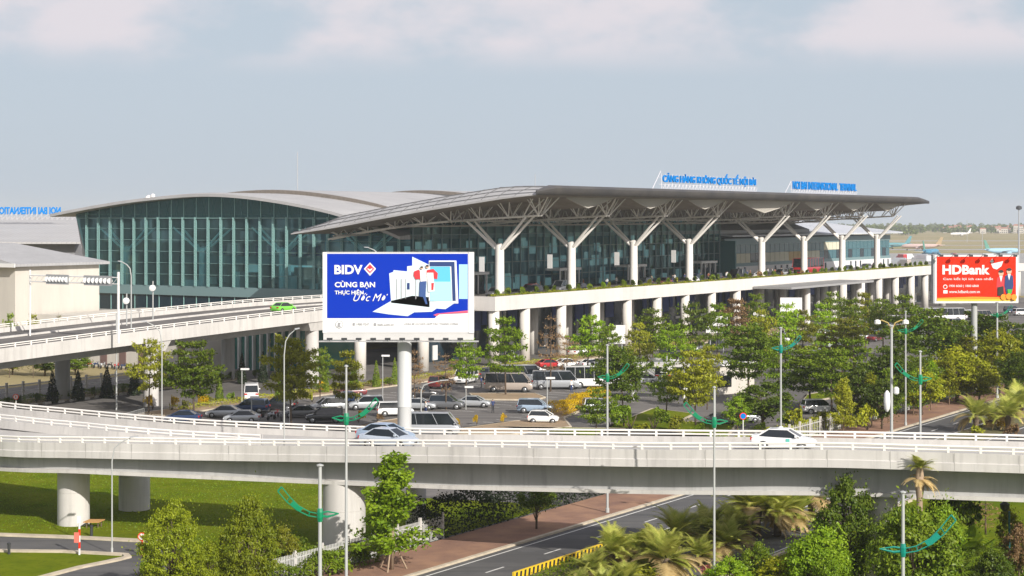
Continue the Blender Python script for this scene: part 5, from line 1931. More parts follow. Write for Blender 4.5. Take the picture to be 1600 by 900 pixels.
GT = 'tiered trees of the car park'
for a in (
    (232, 523, 648, 66, TI, 'olive', 'airy olive tiered tree beside the curved lamp at left under the ramp'),
    (303, 528, 655, 98, TD, 'green', 'broad green tiered tree under the ramp, right of the curved lamp'),
    (455, 523, 668, 100, TD, 'olive', 'bushy olive tiered tree behind the round white mirror'),
    (543, 543, 655, 56, TI, 'olive', 'slim olive tiered tree below the left corner of the blue billboard'),
    (728, 526, 622, 64, TI, 'bright', 'bright green tree right of the billboard column behind the white van'),
    (790, 490, 618, 74, TI, 'bright', 'bright tiered tree standing before the first pair of white viaduct columns'),
    (917, 486, 590, 68, TI, 'bright', 'bright tiered tree in front of the fourth viaduct column'),
    (860, 484, 612, 54, TB, 'brown', 'brown nearly bare tree between the second and third viaduct columns'),
    (697, 548, 640, 52, TB, 'brown', 'bare brown tree just right of the thick billboard column'),
    (1020, 478, 585, 74, TI, 'green', 'green tiered tree right of the white notice board under the viaduct'),
    (1076, 466, 580, 66, TI, 'green', 'dull green tiered tree in front of the blue panels under the viaduct'),
    (975, 538, 668, 90, TD, 'dark', 'dark tiered tree behind the lamp post in mid car park'),
    (1087, 543, 666, 88, TD, 'olive', 'olive yellow tiered tree with clear dark trunk on the drive'),
    (1170, 505, 628, 108, TD, 'dark', 'dark wide tiered tree right of the white kiosk'),
    (1152, 462, 562, 62, TI, 'brown', 'brownish tiered tree behind the white kiosk'),
    (1228, 470, 575, 60, TI, 'bright', 'bright small tree below the drop off canopy'),
    (1266, 543, 640, 112, TD, 'green', 'very broad dark tiered tree right of the lamp post above the taxi'),
    (1335, 523, 645, 104, TI, 'green', 'green tiered tree left of the twin headed lamp'),
    (1352, 452, 548, 64, TI, 'olive', 'olive tiered tree in front of the far viaduct columns'),
    (1302, 452, 548, 52, TI, 'green', 'narrow green tiered tree right of the canopy column'),
    (1412, 456, 560, 68, TI, 'green', 'green tiered tree left of the red billboard'),
    (1455, 478, 615, 122, TD, 'dark', 'dark tiered tree below the left half of the red billboard'),
    (1546, 486, 602, 118, TD, 'dark', 'dark tiered tree below the right half of the red billboard'),
    (1392, 538, 655, 92, TD, 'dark', 'dark tiered tree just behind the twin headed lamp'),
    (1320, 494, 592, 92, TI, 'olive', 'olive tiered tree in front of the packed cars'),
    (1216, 522, 640, 60, TI, 'bright', 'green tiered tree directly behind the lamp with blue green lights'),
    (1000, 500, 600, 56, TI, 'olive', 'thin olive tiered tree behind the grey coach'),
    (1190, 480, 590, 54, TI, 'olive', 'thin olive tiered tree between the notice boards and canopy'),
    (1590, 500, 605, 80, TD, 'dark', 'dark tiered tree at the right picture edge'),
    (1435, 540, 640, 78, TI, 'green', 'green tiered tree between the two thin right hand lamps'),
    (15, 483, 590, 30, TI, 'green', 'small green tree before the cream building at the left picture edge'),
    (52, 486, 590, 26, TI, 'olive', 'small sparse tree before the cream building, second from the left edge'),
    (93, 484, 590, 24, TB, 'olive', 'very sparse small tree before the cream building, third from the left edge'),
):
    ptree(*a, group=GT)
# rounded trees
for a in (
    (1495, 538, 630, 104, RO, 'yellow', 'rounded yellow green tree on the pavement below the red billboard'),
    (1562, 513, 622, 88, RO, 'yellow', 'yellow green tree beside the pole right of the red billboard centre'),
    (1192, 592, 672, 92, RO, 'dark', 'dark rounded tree left of the lamp above the taxi'),
    (1152, 618, 676, 46, RO, 'bright', 'bright green bushy tree next to the round blue sign'),
    (1440, 572, 650, 70, RO, 'yellow', 'yellow green tree behind the right hand pair of thin lamps'),
    (1580, 560, 620, 46, RO, 'bright', 'bright green tree at the right edge above the avenue'),
    (1340, 570, 668, 66, RO, 'dark', 'dark rounded tree above the flowering fence at right'),
    (1378, 590, 672, 60, RO, 'dark', 'dark rounded tree left of the twin lamp foot'),
    (1530, 570, 632, 66, RO, 'olive', 'olive rounded tree left of the pole below the red billboard'),
):
    ptree(*a, name='rounded_tree', group='rounded trees by the avenue')
# slim street trees along the pavement
for k, (px, c, lb) in enumerate(((1318, 'olive', 'first'), (1362, 'olive', 'second'), (1388, 'green', 'third'), (1427, 'bright', 'fourth'), (1454, 'bright', 'fifth'), (1483, 'yellow', 'sixth'), (1510, 'yellow', 'seventh'), (1536, 'yellow', 'eighth'), (1573, 'yellow', 'ninth'))):
    kx = (px - 800) / F
    t_ = -83.0
    s_ = ((295 + .52 * t_) * kx + 2.63 + .854 * t_) / (.52 - .854 * kx)
    plant('street_tree', 'tree', FE[k % 3], st(s_, t_, .15), 6.2, 3.6, c, lb + ' slim street tree from the left along the red pavement at right', 'street trees on the pavement')
# foreground
ptree(268, 772, 945, 98, RD, 'lime', 'big dense light green bush tree furthest left at the bottom', 'rounded_tree', k=0)
ptree(390, 758, 945, 92, RD, 'lime', 'big dense yellow green tree left of the thick pier', 'rounded_tree', k=1)
ptree(328, 838, 945, 66, RD, 'lime', 'lower green bush tree wedged between the two big dense trees at the bottom left', 'rounded_tree', k=2)
t_ = ptree(612, 713, 893, 145, FE, 'bright', 'young feathery tree held by a bamboo tripod on the pavement', 'young_tree', k=0)
mb = MB()
for a in (0, 2.1, 4.2):
    mb.tube([(math.cos(a) * .75, math.sin(a) * .75, 0), (0, 0, 2.2)], .045, 5)
mb.build('stake', BARKP, t_)
ptree(838, 745, 829, 66, [proto_round(35, h=7, w=5.5, n=6000, z0=.40)], 'dark', 'small dark leafy tree on the pavement under the flyover', 'rounded_tree', k=0)
ptree(1283, 812, 950, 108, MG, 'bright', 'leafy green tree in front of the second carriageway', 'rounded_tree', k=1)
ptree(1322, 738, 915, 100, MG, 'dark', 'loose green tree in front of the flyover right of the palms', 'rounded_tree', k=2)
ptree(1428, 768, 960, 132, MG, 'green', 'large green tree behind the lamp post at the bottom right', 'rounded_tree', k=0)
ptree(1492, 722, 905, 84, MG, 'dark', 'round dark tree beside the withered palm', 'rounded_tree', k=1)
ptree(1592, 812, 915, 50, RO, 'brown', 'brownish shrub tree at the bottom right corner', 'rounded_tree', k=1)
ptree(1395, 792, 935, 60, MG, 'dark', 'dark green tree left of the lamp post at the bottom right', 'rounded_tree', k=2)
ptree(1345, 780, 850, 50, TB, 'brown', 'thin brown tree behind the lamp post at the bottom right', 'rounded_tree', k=0)
ptree(1540, 775, 838, 60, TB, 'brown', 'low brown tree on the lawn under the flyover at the right', 'rounded_tree', k=1)
ptree(440, 820, 905, 60, RO, 'olive', 'olive bush right of the yellow green tree before the pier', 'rounded_tree', k=0)
ptree(1140, 868, 945, 84, MG, 'bright', 'low leafy green shrub tree at the bottom between the palms', 'rounded_tree', k=2)
ptree(1210, 868, 945, 70, RO, 'yellow', 'olive shrub tree at the bottom right of the palms', 'rounded_tree', k=2)

def palm(loc, proto, scale, label, group='palms on the planted median', dry=True, name='feather_palm'):
    t, gmesh, dmesh = proto
    r = thing(name, label, 'palm', loc, trng.random() * 6.28, group, scale)
    ob('trunk', t, r)
    ob('fronds', gmesh, r)
    if dry: ob('dry_fronds', dmesh, r)
    return r
for k, (px, yb, sc_, lb) in enumerate((
        (925, 915, .85, 'pale feather palm leftmost on the median'), (958, 900, .9, 'yellowish feather palm by the striped barrier end'), (1005, 908, .85, 'low feather palm in the front row of the median clump'),
        (1022, 886, .95, 'straw coloured feather palm in mid clump'), (1058, 870, .95, 'bright feather palm in front of the dashed road line'), (1092, 884, .9, 'low feather palm right of the bright one'),
        (1108, 852, 1.05, 'tall feather palm at the foot of the thin lamp'), (1182, 838, 1.3, 'tall dry feather palm right of the thin lamp'), (1240, 826, 1.45, 'tallest feather palm against the flyover girder'),
        (1150, 850, 1.05, 'short feather palm behind the tall dry one'), (1215, 838, 1.1, 'short feather palm left of the tallest one'), (905, 935, .8, 'low feather palm at the bottom edge by the barrier'))):
    palm(G(px, yb), PA[k % 3], sc_, lb)
for k, (px, yb, sc_, lb) in enumerate(((1525, 676, 1.1, 'palm beyond the flyover railing, first from the left'), (1548, 668, 1.2, 'palm beyond the flyover railing with orange flowers beside it'), (1592, 652, 1.5, 'tall palm beyond the flyover at the right edge'), (1575, 676, 1.1, 'low palm beyond the flyover near the right edge'))):
    palm(G(px, yb), PA[(k + 1) % 3], sc_, lb, 'palms beyond the flyover')
# withered tall palm and fan palm at the right
wp = thing('tall_palm', 'tall palm with brown withered hanging fronds in front of the flyover', 'palm', G(1437, 925))
mb = MB(); mb.lathe([(.26, 0), (.2, 2), (.2, 6), (.34, 7.2), (.22, 8.0), (.1, 8.3)], 10); mb.build('trunk', BARKP, wp, smooth=True)
ob('dry_fronds', PA[1][2], wp, (0, 0, 6.4), scale=.55); ob('fronds', PA[0][1], wp, (0, 0, 7.6), scale=.5)
ob('dry_fronds', PA[0][2], wp, (0, 0, 6.9), 1.0, scale=.55)
def fan_palm(loc, label):
    r = thing('fan_palm', label, 'palm', loc)
    rg = np.random.default_rng(4)
    v, f = [], []
    for k in range(26):
        a, e = rg.uniform(0, 6.28), rg.uniform(-.1, 1.3)
        d = np.array([math.cos(a) * math.cos(e), math.sin(a) * math.cos(e), math.sin(e)])
        c = np.array([0, 0, 1.7]) + d * rg.uniform(1.0, 1.5)
        s1 = np.cross(d, [0, 0, 1.0]); s1 /= np.linalg.norm(s1) + 1e-6
        b = len(v); v += [np.array([0, 0, 1.6]) - s1 * .03, np.array([0, 0, 1.6]) + s1 * .03, c]; f.append((b, b + 1, b + 2))
        for j in range(15):
            q = -1.35 + 2.7 * j / 14
            dd = d * math.cos(q) + s1 * math.sin(q); L = 1.15 * (.7 + .3 * math.cos(q))
            tip = c + dd * L - np.array([0, 0, .28 * L])
            n2 = np.cross(dd, np.cross(d, s1)); 
            b = len(v); v += [c, c + dd * L * .5 + n2 * .07, tip, c + dd * L * .5 - n2 * .07]; f.append((b, b + 1, b + 2, b + 3))
    me = bpy.data.meshes.new('fronds'); me.from_pydata([tuple(p) for p in v], [], f); me.materials.append(LEAF['green'])
    mb = MB(); mb.lathe([(.2, 0), (.16, 1.0), (.1, 1.7)], 8); mb.build('trunk', BARK, r, smooth=True)
    ob('fronds', me, r)
    return r
fan_palm(G(1503, 925) , 'fan palm at the bottom right below the green ornament').scale = (1.25,) * 3
fan_palm(G(1468, 955), 'fan palm half hidden at the bottom right beside the large green tree').scale = (1.1,) * 3

# more palms, trees and shrubs filling the median and the right
for k, (px, yb, sc_, lb) in enumerate((
        (945, 935, .85, 'feather palm cut by the bottom edge, left of the median clump'), (990, 884, .85, 'feather palm behind the striped barrier end'), (1042, 915, 1.0, 'large feather palm in the front row of the median'),
        (1080, 852, .85, 'feather palm beside the shaded road in mid median'), (1135, 872, 1.0, 'feather palm between the bright palm and dry tall palm'), (1165, 828, 1.0, 'feather palm behind the tall dry one against the road'),
        (1222, 818, 1.1, 'feather palm touching the flyover girder left of the tallest'), (975, 930, .85, 'feather palm at the bottom edge left of the olive bush'), (1268, 810, 1.1, 'feather palm farthest along the median before the flyover'))):
    palm(G(px, yb), PA[(k + 2) % 3], sc_, lb)
for a in ((1368, 742, 870, 54, MG, 'green', 'slender green tree hiding the right pier', 2),
          (1470, 770, 925, 70, MG, 'bright', 'bright green tree between the large green tree and the round dark one', 0), (1552, 850, 960, 80, MG, 'dark', 'dark tree at the bottom edge right of the fan palm', 1),
          (1575, 790, 880, 40, RO, 'olive', 'olive shrub tree by the teal post at the right', 2), (1300, 860, 965, 70, MG, 'bright', 'bright leafy tree at the bottom edge before the second carriageway', 0),
          (1185, 845, 930, 64, MG, 'green', 'green shrub tree beside the second carriageway', 2)):
    ptree(*a[:7], 'rounded_tree', k=a[7])
for a in (
          (1500, 496, 590, 80, TD, 'dark', 'dark tiered tree beneath the centre of the red billboard'), (1120, 470, 575, 52, TI, 'bright', 'bright tiered tree between two white notice boards'),
          (1180, 455, 555, 48, TI, 'green', 'green tiered tree near the canopy left end'), (1380, 462, 556, 60, TI, 'green', 'green tiered tree before the far pair of viaduct columns'), (1330, 462, 560, 56, TI, 'green', 'green tiered tree right of the canopy'),
          (1590, 545, 640, 70, TD, 'dark', 'dark tiered tree at the right picture edge above the avenue'),
          (1060, 500, 605, 62, TI, 'bright', 'bright tiered tree between the grey coach and kiosk'), (1105, 535, 640, 54, TI, 'olive', 'olive tiered tree in front of the kiosk'), (1255, 478, 572, 56, TI, 'olive', 'olive tiered tree right of the canopy notice board'),
          (1285, 470, 566, 52, TI, 'bright', 'bright tiered tree beside the white canopy column'), (1300, 540, 650, 84, TI, 'green', 'green tiered tree above the taxi bonnet'), 
          (1510, 520, 615, 74, TI, 'olive', 'olive tiered tree right of the rounded yellow green tree'), 
          (885, 520, 605, 48, TB, 'brown', 'thin brown tree left of the bright tree at the fourth column'), (950, 505, 600, 52, TI, 'green', 'green tiered tree left of the white notice board'), 
          (1375, 560, 655, 70, TI, 'bright', 'bright tiered tree left of the twin lamp post'), (930, 600, 690, 60, TI, 'green', 'green tiered tree behind the white hatchback'), (648, 540, 640, 44, TB, 'brown', 'thin brown tree behind the low curved lamp'),
          (1040, 560, 660, 60, TI, 'green', 'green tiered tree behind the white post with two plates'), (500, 540, 640, 50, TI, 'green', 'green tiered tree between bushy olive one and billboard')):
    ptree(*a, group=GT)
for k in range(22):
    s_ = -92 + 2.6 * k
    p = st(s_, 20.4 + .4 * math.sin(k * 2.3))
    t, c, ph, pw = SH[k % 4]
    r = thing('clipped_bush', 'dark round clipped bush in the row between the conifers under the ramp', 'bush', p, k * 1.1, 'dark round bushes under the ramp', (.75, .75, 1.0))
    ob('trunk', t, r); ob('foliage', c, r, m=LEAF['dark'])
for a in ((70, 548, 588, 60, RO, 'dark', 'dark tree beyond the ramp behind the left pier'), (20, 545, 586, 50, RO, 'olive', 'olive tree beyond the ramp at the left edge'), (118, 550, 586, 50, RO, 'green', 'green tree beyond the ramp right of the left pier')):
    ptree(*a, name='rounded_tree')
# shrubs
for px, yb, w, h, c, lb in (
        (238, 640, 26, 26, 'flower', 'yellow flowering shrub left of the white ramp pier'), (268, 642, 24, 26, 'flower', 'yellow flowering shrub at the foot of the white ramp pier'),
        (310, 636, 30, 24, 'flower', 'yellow flowering shrub under the broad green tree'), (285, 640, 22, 18, 'olive', 'low olive shrub between two yellow flowering ones'),
        (325, 634, 22, 20, 'olive', 'low olive shrub right of the yellow flowers under the ramp'), (365, 628, 22, 18, 'bright', 'low bright shrub left of the white van'),
        (500, 615, 22, 22, 'flower', 'yellow shrub behind the bushy olive tree'), (488, 628, 26, 18, 'olive', 'olive shrub below the yellow one behind the bushy olive tree'),
        (525, 612, 30, 16, 'olive', 'low olive shrub by the kerb below the blue billboard'), (550, 608, 26, 14, 'bright', 'low bright shrub by the kerb below the blue billboard'),
        (610, 604, 26, 16, 'bright', 'bright shrub left of the thick billboard column'), (585, 606, 24, 14, 'olive', 'olive shrub right of the ramp column'),
        (560, 660, 22, 22, 'flower', 'orange yellow shrub beside the green ornament'), (590, 658, 20, 14, 'brown', 'brown shrub on the island beside the white estate car'),
        (718, 672, 26, 22, 'flower', 'yellow shrub right of the minibus roof'), (745, 664, 14, 18, 'flower', 'tiny yellow shrub on the island behind the railing'), (786, 662, 14, 20, 'flower', 'tiny yellow shrub on the island left of the white hatchback'),
        (700, 680, 60, 16, 'flower', 'long yellow shrub glimpsed through the flyover rails'),
        (930, 662, 30, 22, 'green', 'green shrub right of the white hatchback'), (955, 668, 46, 32, 'bright', 'bright green shrub below the dark tiered tree'),
        (985, 672, 60, 46, 'bright', 'large green shrub left of the green ornament'), (1022, 672, 50, 40, 'green', 'green shrub in mid mass behind the railing'),
        (1055, 674, 50, 30, 'olive', 'olive shrub at the green ornament end'), (1010, 676, 40, 18, 'yellow', 'yellowish low shrub in front of the shrub mass'),
        (1100, 676, 40, 16, 'green', 'low green shrub under the green ornament'), (1195, 676, 40, 18, 'green', 'low green shrub left of the taxi'),
        (1252, 676, 50, 44, 'yellow', 'yellow green flowering shrub behind the taxi'), (1290, 678, 44, 40, 'yellow', 'yellow green shrub right of the taxi'),
        (1318, 676, 34, 34, 'yellow', 'yellow green shrub against the white fence post'), (1355, 674, 44, 50, 'yellow', 'tall yellow green shrub left of the twin lamp'),
        (1230, 672, 30, 34, 'bright', 'bright shrub around the lamp foot behind the taxi'),
        (1560, 672, 44, 24, 'flower', 'orange flowering shrub among the palms beyond the flyover'), (1520, 682, 36, 20, 'yellow', 'yellow shrub at the left end of the palms beyond the flyover'), (1590, 684, 40, 26, 'brown', 'reddish shrub at the right edge beyond the flyover'),
        (220, 905, 60, 32, 'bright', 'low clipped bright shrub at the bottom left corner of the road'), (480, 880, 70, 46, 'dark', 'dark bush behind the first green ornament pole'),
        (560, 880, 56, 40, 'green', 'green bush at the foot of the thick pier'), (500, 905, 90, 52, 'green', 'leafy green bush along the picket fence'), (590, 872, 50, 44, 'dark', 'dark bush right of the thick pier'),
        (1060, 912, 70, 46, 'green', 'green bush in front of the palms at the bottom'), (1000, 918, 70, 40, 'olive', 'olive bush in front of the palms at the bottom'), (940, 925, 60, 34, 'dark', 'dark bush at the bottom left of the palms'),
        (1180, 880, 40, 26, 'straw', 'reddish flowering bush by the second carriageway'), (1030, 925, 44, 30, 'pink', 'pink flowering bush at the bottom edge among the palms'), (1110, 905, 36, 26, 'pink', 'pink flowering bush right of the palms at the bottom'), (970, 912, 40, 26, 'straw', 'straw coloured grass clump among the palms'), (1345, 905, 60, 46, 'dark', 'dark bush between the leafy trees at the bottom right'), (1580, 905, 60, 40, 'dark', 'dark bush at the bottom right corner')):
    loc = G(px, yb)
    plant('shrub', 'shrub', SH[trng.randrange(4)], loc, h * loc.y / F, w * loc.y / F, c, lb)
# clipped hedge of yellow foliage, and hedges along the avenue fence
def hedge(name, pts, h, w, col, label, seed, dens=70, leaf=.2):
    rg = np.random.default_rng(seed)
    P, Nn = [], []
    for a, b in zip(pts, pts[1:]):
        a, b = Vector(a), Vector(b)
        L = (b - a).length
        n = int(L * dens * (h + w))
        u = rg.uniform(0, 1, n)
        q = rg.uniform(0, 1, n)
        d = (b - a).normalized(); nx = np.array([-d.y, d.x, 0])
        al = np.array(a)[None] + np.outer(u, np.array(b - a))
        wave = .82 + .25 * np.sin(u * L * 1.1 + seed) * np.sin(u * L * .37 + 1) + rg.normal(0, .05, n)
        z = np.where(q < .45, h * wave, rg.uniform(.03, 1, n) * h * wave)
        o = np.where(q < .45, rg.uniform(-.5, .5, n) * w, np.sign(rg.uniform(-1, 1, n)) * w * .5 * rg.uniform(.75, 1.1, n))
        p = al + nx[None] * o[:, None]; p[:, 2] = a.z + z + rg.normal(0, .05, n)
        P.append(p); Nn.append(np.stack([nx[0] * np.sign(o), nx[1] * np.sign(o), np.full(n, .5)], 1))
    P = np.concatenate(P); o0 = Vector(pts[0])
    me = leaf_mesh('hedge', P - np.array(o0)[None], leaf, np.concatenate(Nn), seed=seed)
    o = ob(name, me, None, o0, m=LEAF[col])
    return tag(o, label, 'hedge')
hedge('hedge', [G(868, 651), G(905, 638), G(942, 622)], 1.7, 2.0, 'flower', 'long clipped hedge of yellow leaves in the car park', 1, 90)
FT = -80.3
hedge('hedge', [st(-140, FT + .8), st(-108, FT + .8)], 3.3, 1.8, 'thuja_and_shade', 'tall hedge along the pavement, coloured dark for the flyover shade', 2, 60, .26)  # near-black leaf colour stands in for the shade under the flyover
hedge('hedge', [st(-108, FT + .8), st(-84, FT + .8)], 2.6, 1.4, 'green', 'bright hedge along the pavement beyond the flyover shadow', 3, 60, .24)
hedge('hedge', [st(-84, FT + .7), st(-52, FT + .7)], 1.9, 1.2, 'yellow', 'yellow green hedge on the fence behind the taxi', 4, 60, .22)
hedge('hedge', [st(-50, FT + .7), st(10, FT + .7)], 2.2, 1.2, 'green', 'green hedge behind the slim street trees', 5, 50, .22)
hedge('hedge', [st(-175, FT + 1.2), st(-150, FT + 1.2)], 2.0, 1.5, 'green', 'green hedge at the bottom left along the picket fence', 6, 60, .24)
hedge('hedge', [st(-174, FT - .9), st(-147, FT - .9)], 1.7, 1.1, 'green', 'leafy hedge in front of the picket fence at the bottom', 16, 70, .24)
hedge('hedge', [st(-90, 22), st(-40, 22)], 1.0, 2.2, 'dark', 'low dark hedge under the approach ramp', 7, 50, .2)
hedge('hedge', [st(-80, -1.6), st(-42, -2.2), st(-10, -3.2), st(70, -3.2)], .8, 1.6, 'olive', 'low olive hedge along the kerb at the foot of the viaduct', 8, 40, .2)
hedge('hedge', [st(-150, -95.3), st(-112, -95.3)], .7, 2.6, 'green', 'low green planting along the median under the palms', 9, 45, .2)
# dark conifers under the ramp
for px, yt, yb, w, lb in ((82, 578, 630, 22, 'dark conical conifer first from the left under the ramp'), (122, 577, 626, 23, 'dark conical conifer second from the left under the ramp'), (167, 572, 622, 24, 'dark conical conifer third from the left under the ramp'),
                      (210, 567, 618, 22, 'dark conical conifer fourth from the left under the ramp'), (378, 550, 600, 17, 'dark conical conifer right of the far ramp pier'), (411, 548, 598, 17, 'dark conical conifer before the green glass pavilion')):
    ptree(px, yt, yb, w, CO, 'thuja_and_shade', lb, 'conifer', group='conifers under the ramp')
for px, yt, yb, w, c, lb in ((343, 588, 626, 16, 'green', 'columnar green conifer left of the far ramp pier'), (436, 590, 632, 17, 'bright', 'columnar green conifer left of the bushy olive tree'), (507, 568, 614, 16, 'green', 'columnar green conifer right of the bushy olive tree'),
                          (588, 562, 606, 15, 'green', 'columnar green conifer left of the sign lamp below the billboard'), (617, 558, 602, 14, 'green', 'columnar green conifer left of the thick billboard column'), (553, 560, 606, 16, 'bright', 'columnar green conifer beside the ramp column below the billboard')):
    ptree(px, yt, yb, w, CO, c, lb, 'conifer', group='columnar conifers by the kerb')
# clipped balls in the viaduct planter, and the ground cover between them
BALL = proto_shrub(90, 1.25, 1.5, 1000, .2, 12)
BC = ['green', 'green', 'dark', 'olive', 'bright', 'green', 'dark']
for k in range(56):
    s = 1.8 + 4.0 * k + trng.uniform(-.5, .5)
    p = st(s, .95); p.z = zdeck(s) + .80
    c = BC[trng.randrange(7)] if s < 120 else ('dark' if trng.random() < .75 else 'green')
    if 27 <= k <= 34 and k % 3 == 0: c = 'brown'
    r = thing('clipped_bush', 'clipped round bush in the planter along the viaduct parapet', 'bush', p, trng.random() * 6, 'round bushes in the viaduct planter', (1.0 + .3 * trng.random(),) * 3)
    ob('trunk', BALL[0], r)
    ob('foliage', BALL[1], r, m=LEAF[c])
rg = np.random.default_rng(3)
n = 20000
ss_, tt_ = rg.uniform(0, 225, n), rg.uniform(.3, 1.55, n)
pp = np.stack([P0.x + D.x * ss_ + N.x * tt_, P0.y + D.y * ss_ + N.y * tt_, 10.55 + .80 + rg.uniform(0, .50, n) * (.75 + .3 * np.sin(ss_ * .7))], 1)
o0 = st(0, 1, 10.5)
o = ob('ground_cover', leaf_mesh('ground_cover', pp - np.array(o0)[None], .26, seed=9), None, o0, m=LEAF['yellow'])
tag(o, 'low green and yellow ground cover filling the viaduct planter', 'ground cover', kind='stuff')
# loose grass tufts on the lawns
def tufts(name, poly_fn, n, seed, label):
    rg = np.random.default_rng(seed)
    P = []
    while len(P) < n:
        p = poly_fn(rg)
        if p is not None: P.append(p)
    P = np.array(P); o0 = Vector((P[:, 0].mean(), P[:, 1].mean(), 0))
    me = leaf_mesh(name, P - np.array(o0)[None], .16, seed=seed, asp=.3)
    o = ob(name, me, None, o0, m=LEAF['bright'])
    tag(o, label, 'grass', kind='stuff')
def lawn_pt(rg):
    x, y = rg.uniform(-52, -8), rg.uniform(116, 172)
    px, py = 800 + F * x / y, HZ + F * H / y
    if px < -20 or px > 560 or (y < 139.5 and y > 121 and px < 262): return None
    if y < 124 and px > 60 and px < 262: return None
    v = Vector((x, y)) - P0
    if v.dot(N) < -79: return None
    return (x, y, .03 + rg.uniform(0, .05))
tufts('lawn_tufts', lawn_pt, 16000, 21, 'short grass tufts on the lawn below the flyover')
# ------------------------------------------------------------------ lamps, signs, fences, barrier
def lamp_root(name, label, cat, px, Y, z0=0.0, group=None):
    return thing(name, label, cat, AT(px, Y, z0), 0, group)
def ornament(parent, z, dirn, col, size=2.9):
    """leaf shaped garland of green lights: two bowed rails that meet at the tip, a filled heart, a short tail on the other side"""
    mb = MB()
    lo = [(0, -.12), (.75, .0), (1.55, .38), (2.2, .92), (2.8, 1.62)]
    hi = [(0, .12), (.7, .26), (1.42, .66), (2.0, 1.24), (2.55, 1.92)]
    k = size / 3.1
    sc = lambda L: [(dirn * a * k, 0, z + b * k) for a, b in L]
    mb.tube(sc(lo), .034, 5); mb.tube(sc(hi), .034, 5)
    mb.tube([sc(lo)[-1], sc(hi)[-1]], .05, 5)
    for i in range(1, 5):
        mb.tube([sc(lo)[i], sc(hi)[i]], .03, 4)
    mb.tube([(-dirn * 1.25 * k, 0, z + .12), (-dirn * .5 * k, 0, z - .05), (0, 0, z)], [.03, .07, .07], 5)
    mb.tube([(-dirn * 1.25 * k, 0, z + .12), (-dirn * .5 * k, 0, z + .22), (0, 0, z + .15)], [.03, .05, .05], 5)
    a, b = sc(lo), sc(hi)
    f1 = [Vector(a[1]).lerp(Vector(a[2]), .7), a[2], Vector(a[2]).lerp(Vector(a[3]), .7), Vector(b[2]).lerp(Vector(b[3]), .6), b[2], Vector(b[1]).lerp(Vector(b[2]), .6)]
    mb.loft([[(p[0], -.07, p[2]) for p in f1], [(p[0], .07, p[2]) for p in f1]])
    mb.lathe([(.13, z - .3), (.17, z - .1), (.17, z + .2), (.13, z + .4)], 8)
    return mb.build('light_ornament', col, parent)
def mast(px, Y, ytop, label, orn=None, col=TEAL, r=(.13, .085), z0=0.0, head=None, group='tall lamp posts', size=2.9):
    h_ = H - (ytop - HZ) * Y / F - z0
    t = lamp_root('lamp_post', label, 'lamp post', px, Y, z0, group)
    mb = MB()
    mb.tube([(0, 0, 0), (0, 0, .5), (0, 0, .52), (0, 0, h_)], [r[0] * 1.5, r[0] * 1.5, r[0], r[1]], 10)
    mb.lathe([(r[1] * 1.1, h_ - .03), (r[1] * 2, h_), (r[1] * 2, h_ + .06), (.02, h_ + .12)], 8)
    mb.build('pole', POLE, t, smooth=True)
    if orn:
        y_, dirn = orn
        ornament(t, H - (y_ - HZ) * Y / F - z0, dirn, col, size)
    if head == 'arm':
        pass
    return t, h_
mast(541, 106, 573, 'tall white lamp post crossing the flyover with a garland just above the railing', (656, 1), r=(.105, .06), size=2.1)
mast(500, 94, 728, 'grey capped pole with a green garland in front of the thick pier', (806, -1), r=(.115, .095), size=2.45)
mast(1411, 95, 770, 'pole with a green garland before the large green tree at the bottom right', (861, 1), TEALB, r=(.105, .085), size=3.1)
mast(1116, 116, 606, 'thin pole in front of the flyover with a garland drooping left', (661, -1), r=(.085, .06), size=2.2)
mast(949, 148, 540, 'pole rising behind the flyover before the dark tiered tree with a green garland', (591, 1), r=(.11, .08), size=2.0)
mast(1220, 150, 513, 'pole above the taxi with a blue green garland', (546, 1), TEALB, r=(.10, .075), size=1.9)
mast(1438, 126.5, 550, 'pole on the far railing at right with a garland sweeping left', (594, -1), r=(.085, .065), z0=8.0, size=2.0)
mast(1415, 210, 487, 'thin pole on the red pavement with a garland left of the red billboard', (518, 1), r=(.11, .08), size=2.3)
mast(1558, 242, 473, 'pole on the pavement in front of the red billboard right half', (493, 1), r=(.16, .12), size=2.3)
t_, h_ = mast(1393, 127.6, 510, 'twin headed lamp with curled arms on the far flyover railing', None, r=(.11, .09), z0=8.0)
mb = MB()
for s_ in (-1, 1):
    mb.tube([(0, 0, h_ - .3), (s_ * .25, 0, h_ + .25), (s_ * .7, 0, h_ + .45), (s_ * 1.0, 0, h_ + .35)], .045, 6)
mb.build('arm', mat('brass_arm', (.45, .33, .10), .4), t_)
for s_ in (-1, 1):
    mb = MB(); mb.lathe([(.1, h_ + .1), (.24, h_ + .2), (.22, h_ + .42), (.05, h_ + .5)], 8, (s_ * 1.0, 0)); mb.build('lamp_head', WHITE, t_, smooth=True)
mb = MB(); mb.lathe([(.08, 2.7), (.2, 2.9), (.24, 3.4), (.2, 4.0), (.06, 4.2)], 10, (-.34, -.1)); mb.build('white_drum', WHITE, t_, smooth=True)
mb = MB(); mb.lathe([(.1, 3.9), (.2, 4.0), (.2, 4.35), (.1, 4.45)], 10, (.34, 0)); mb.build('camera_dome', WHITE, t_, smooth=True)
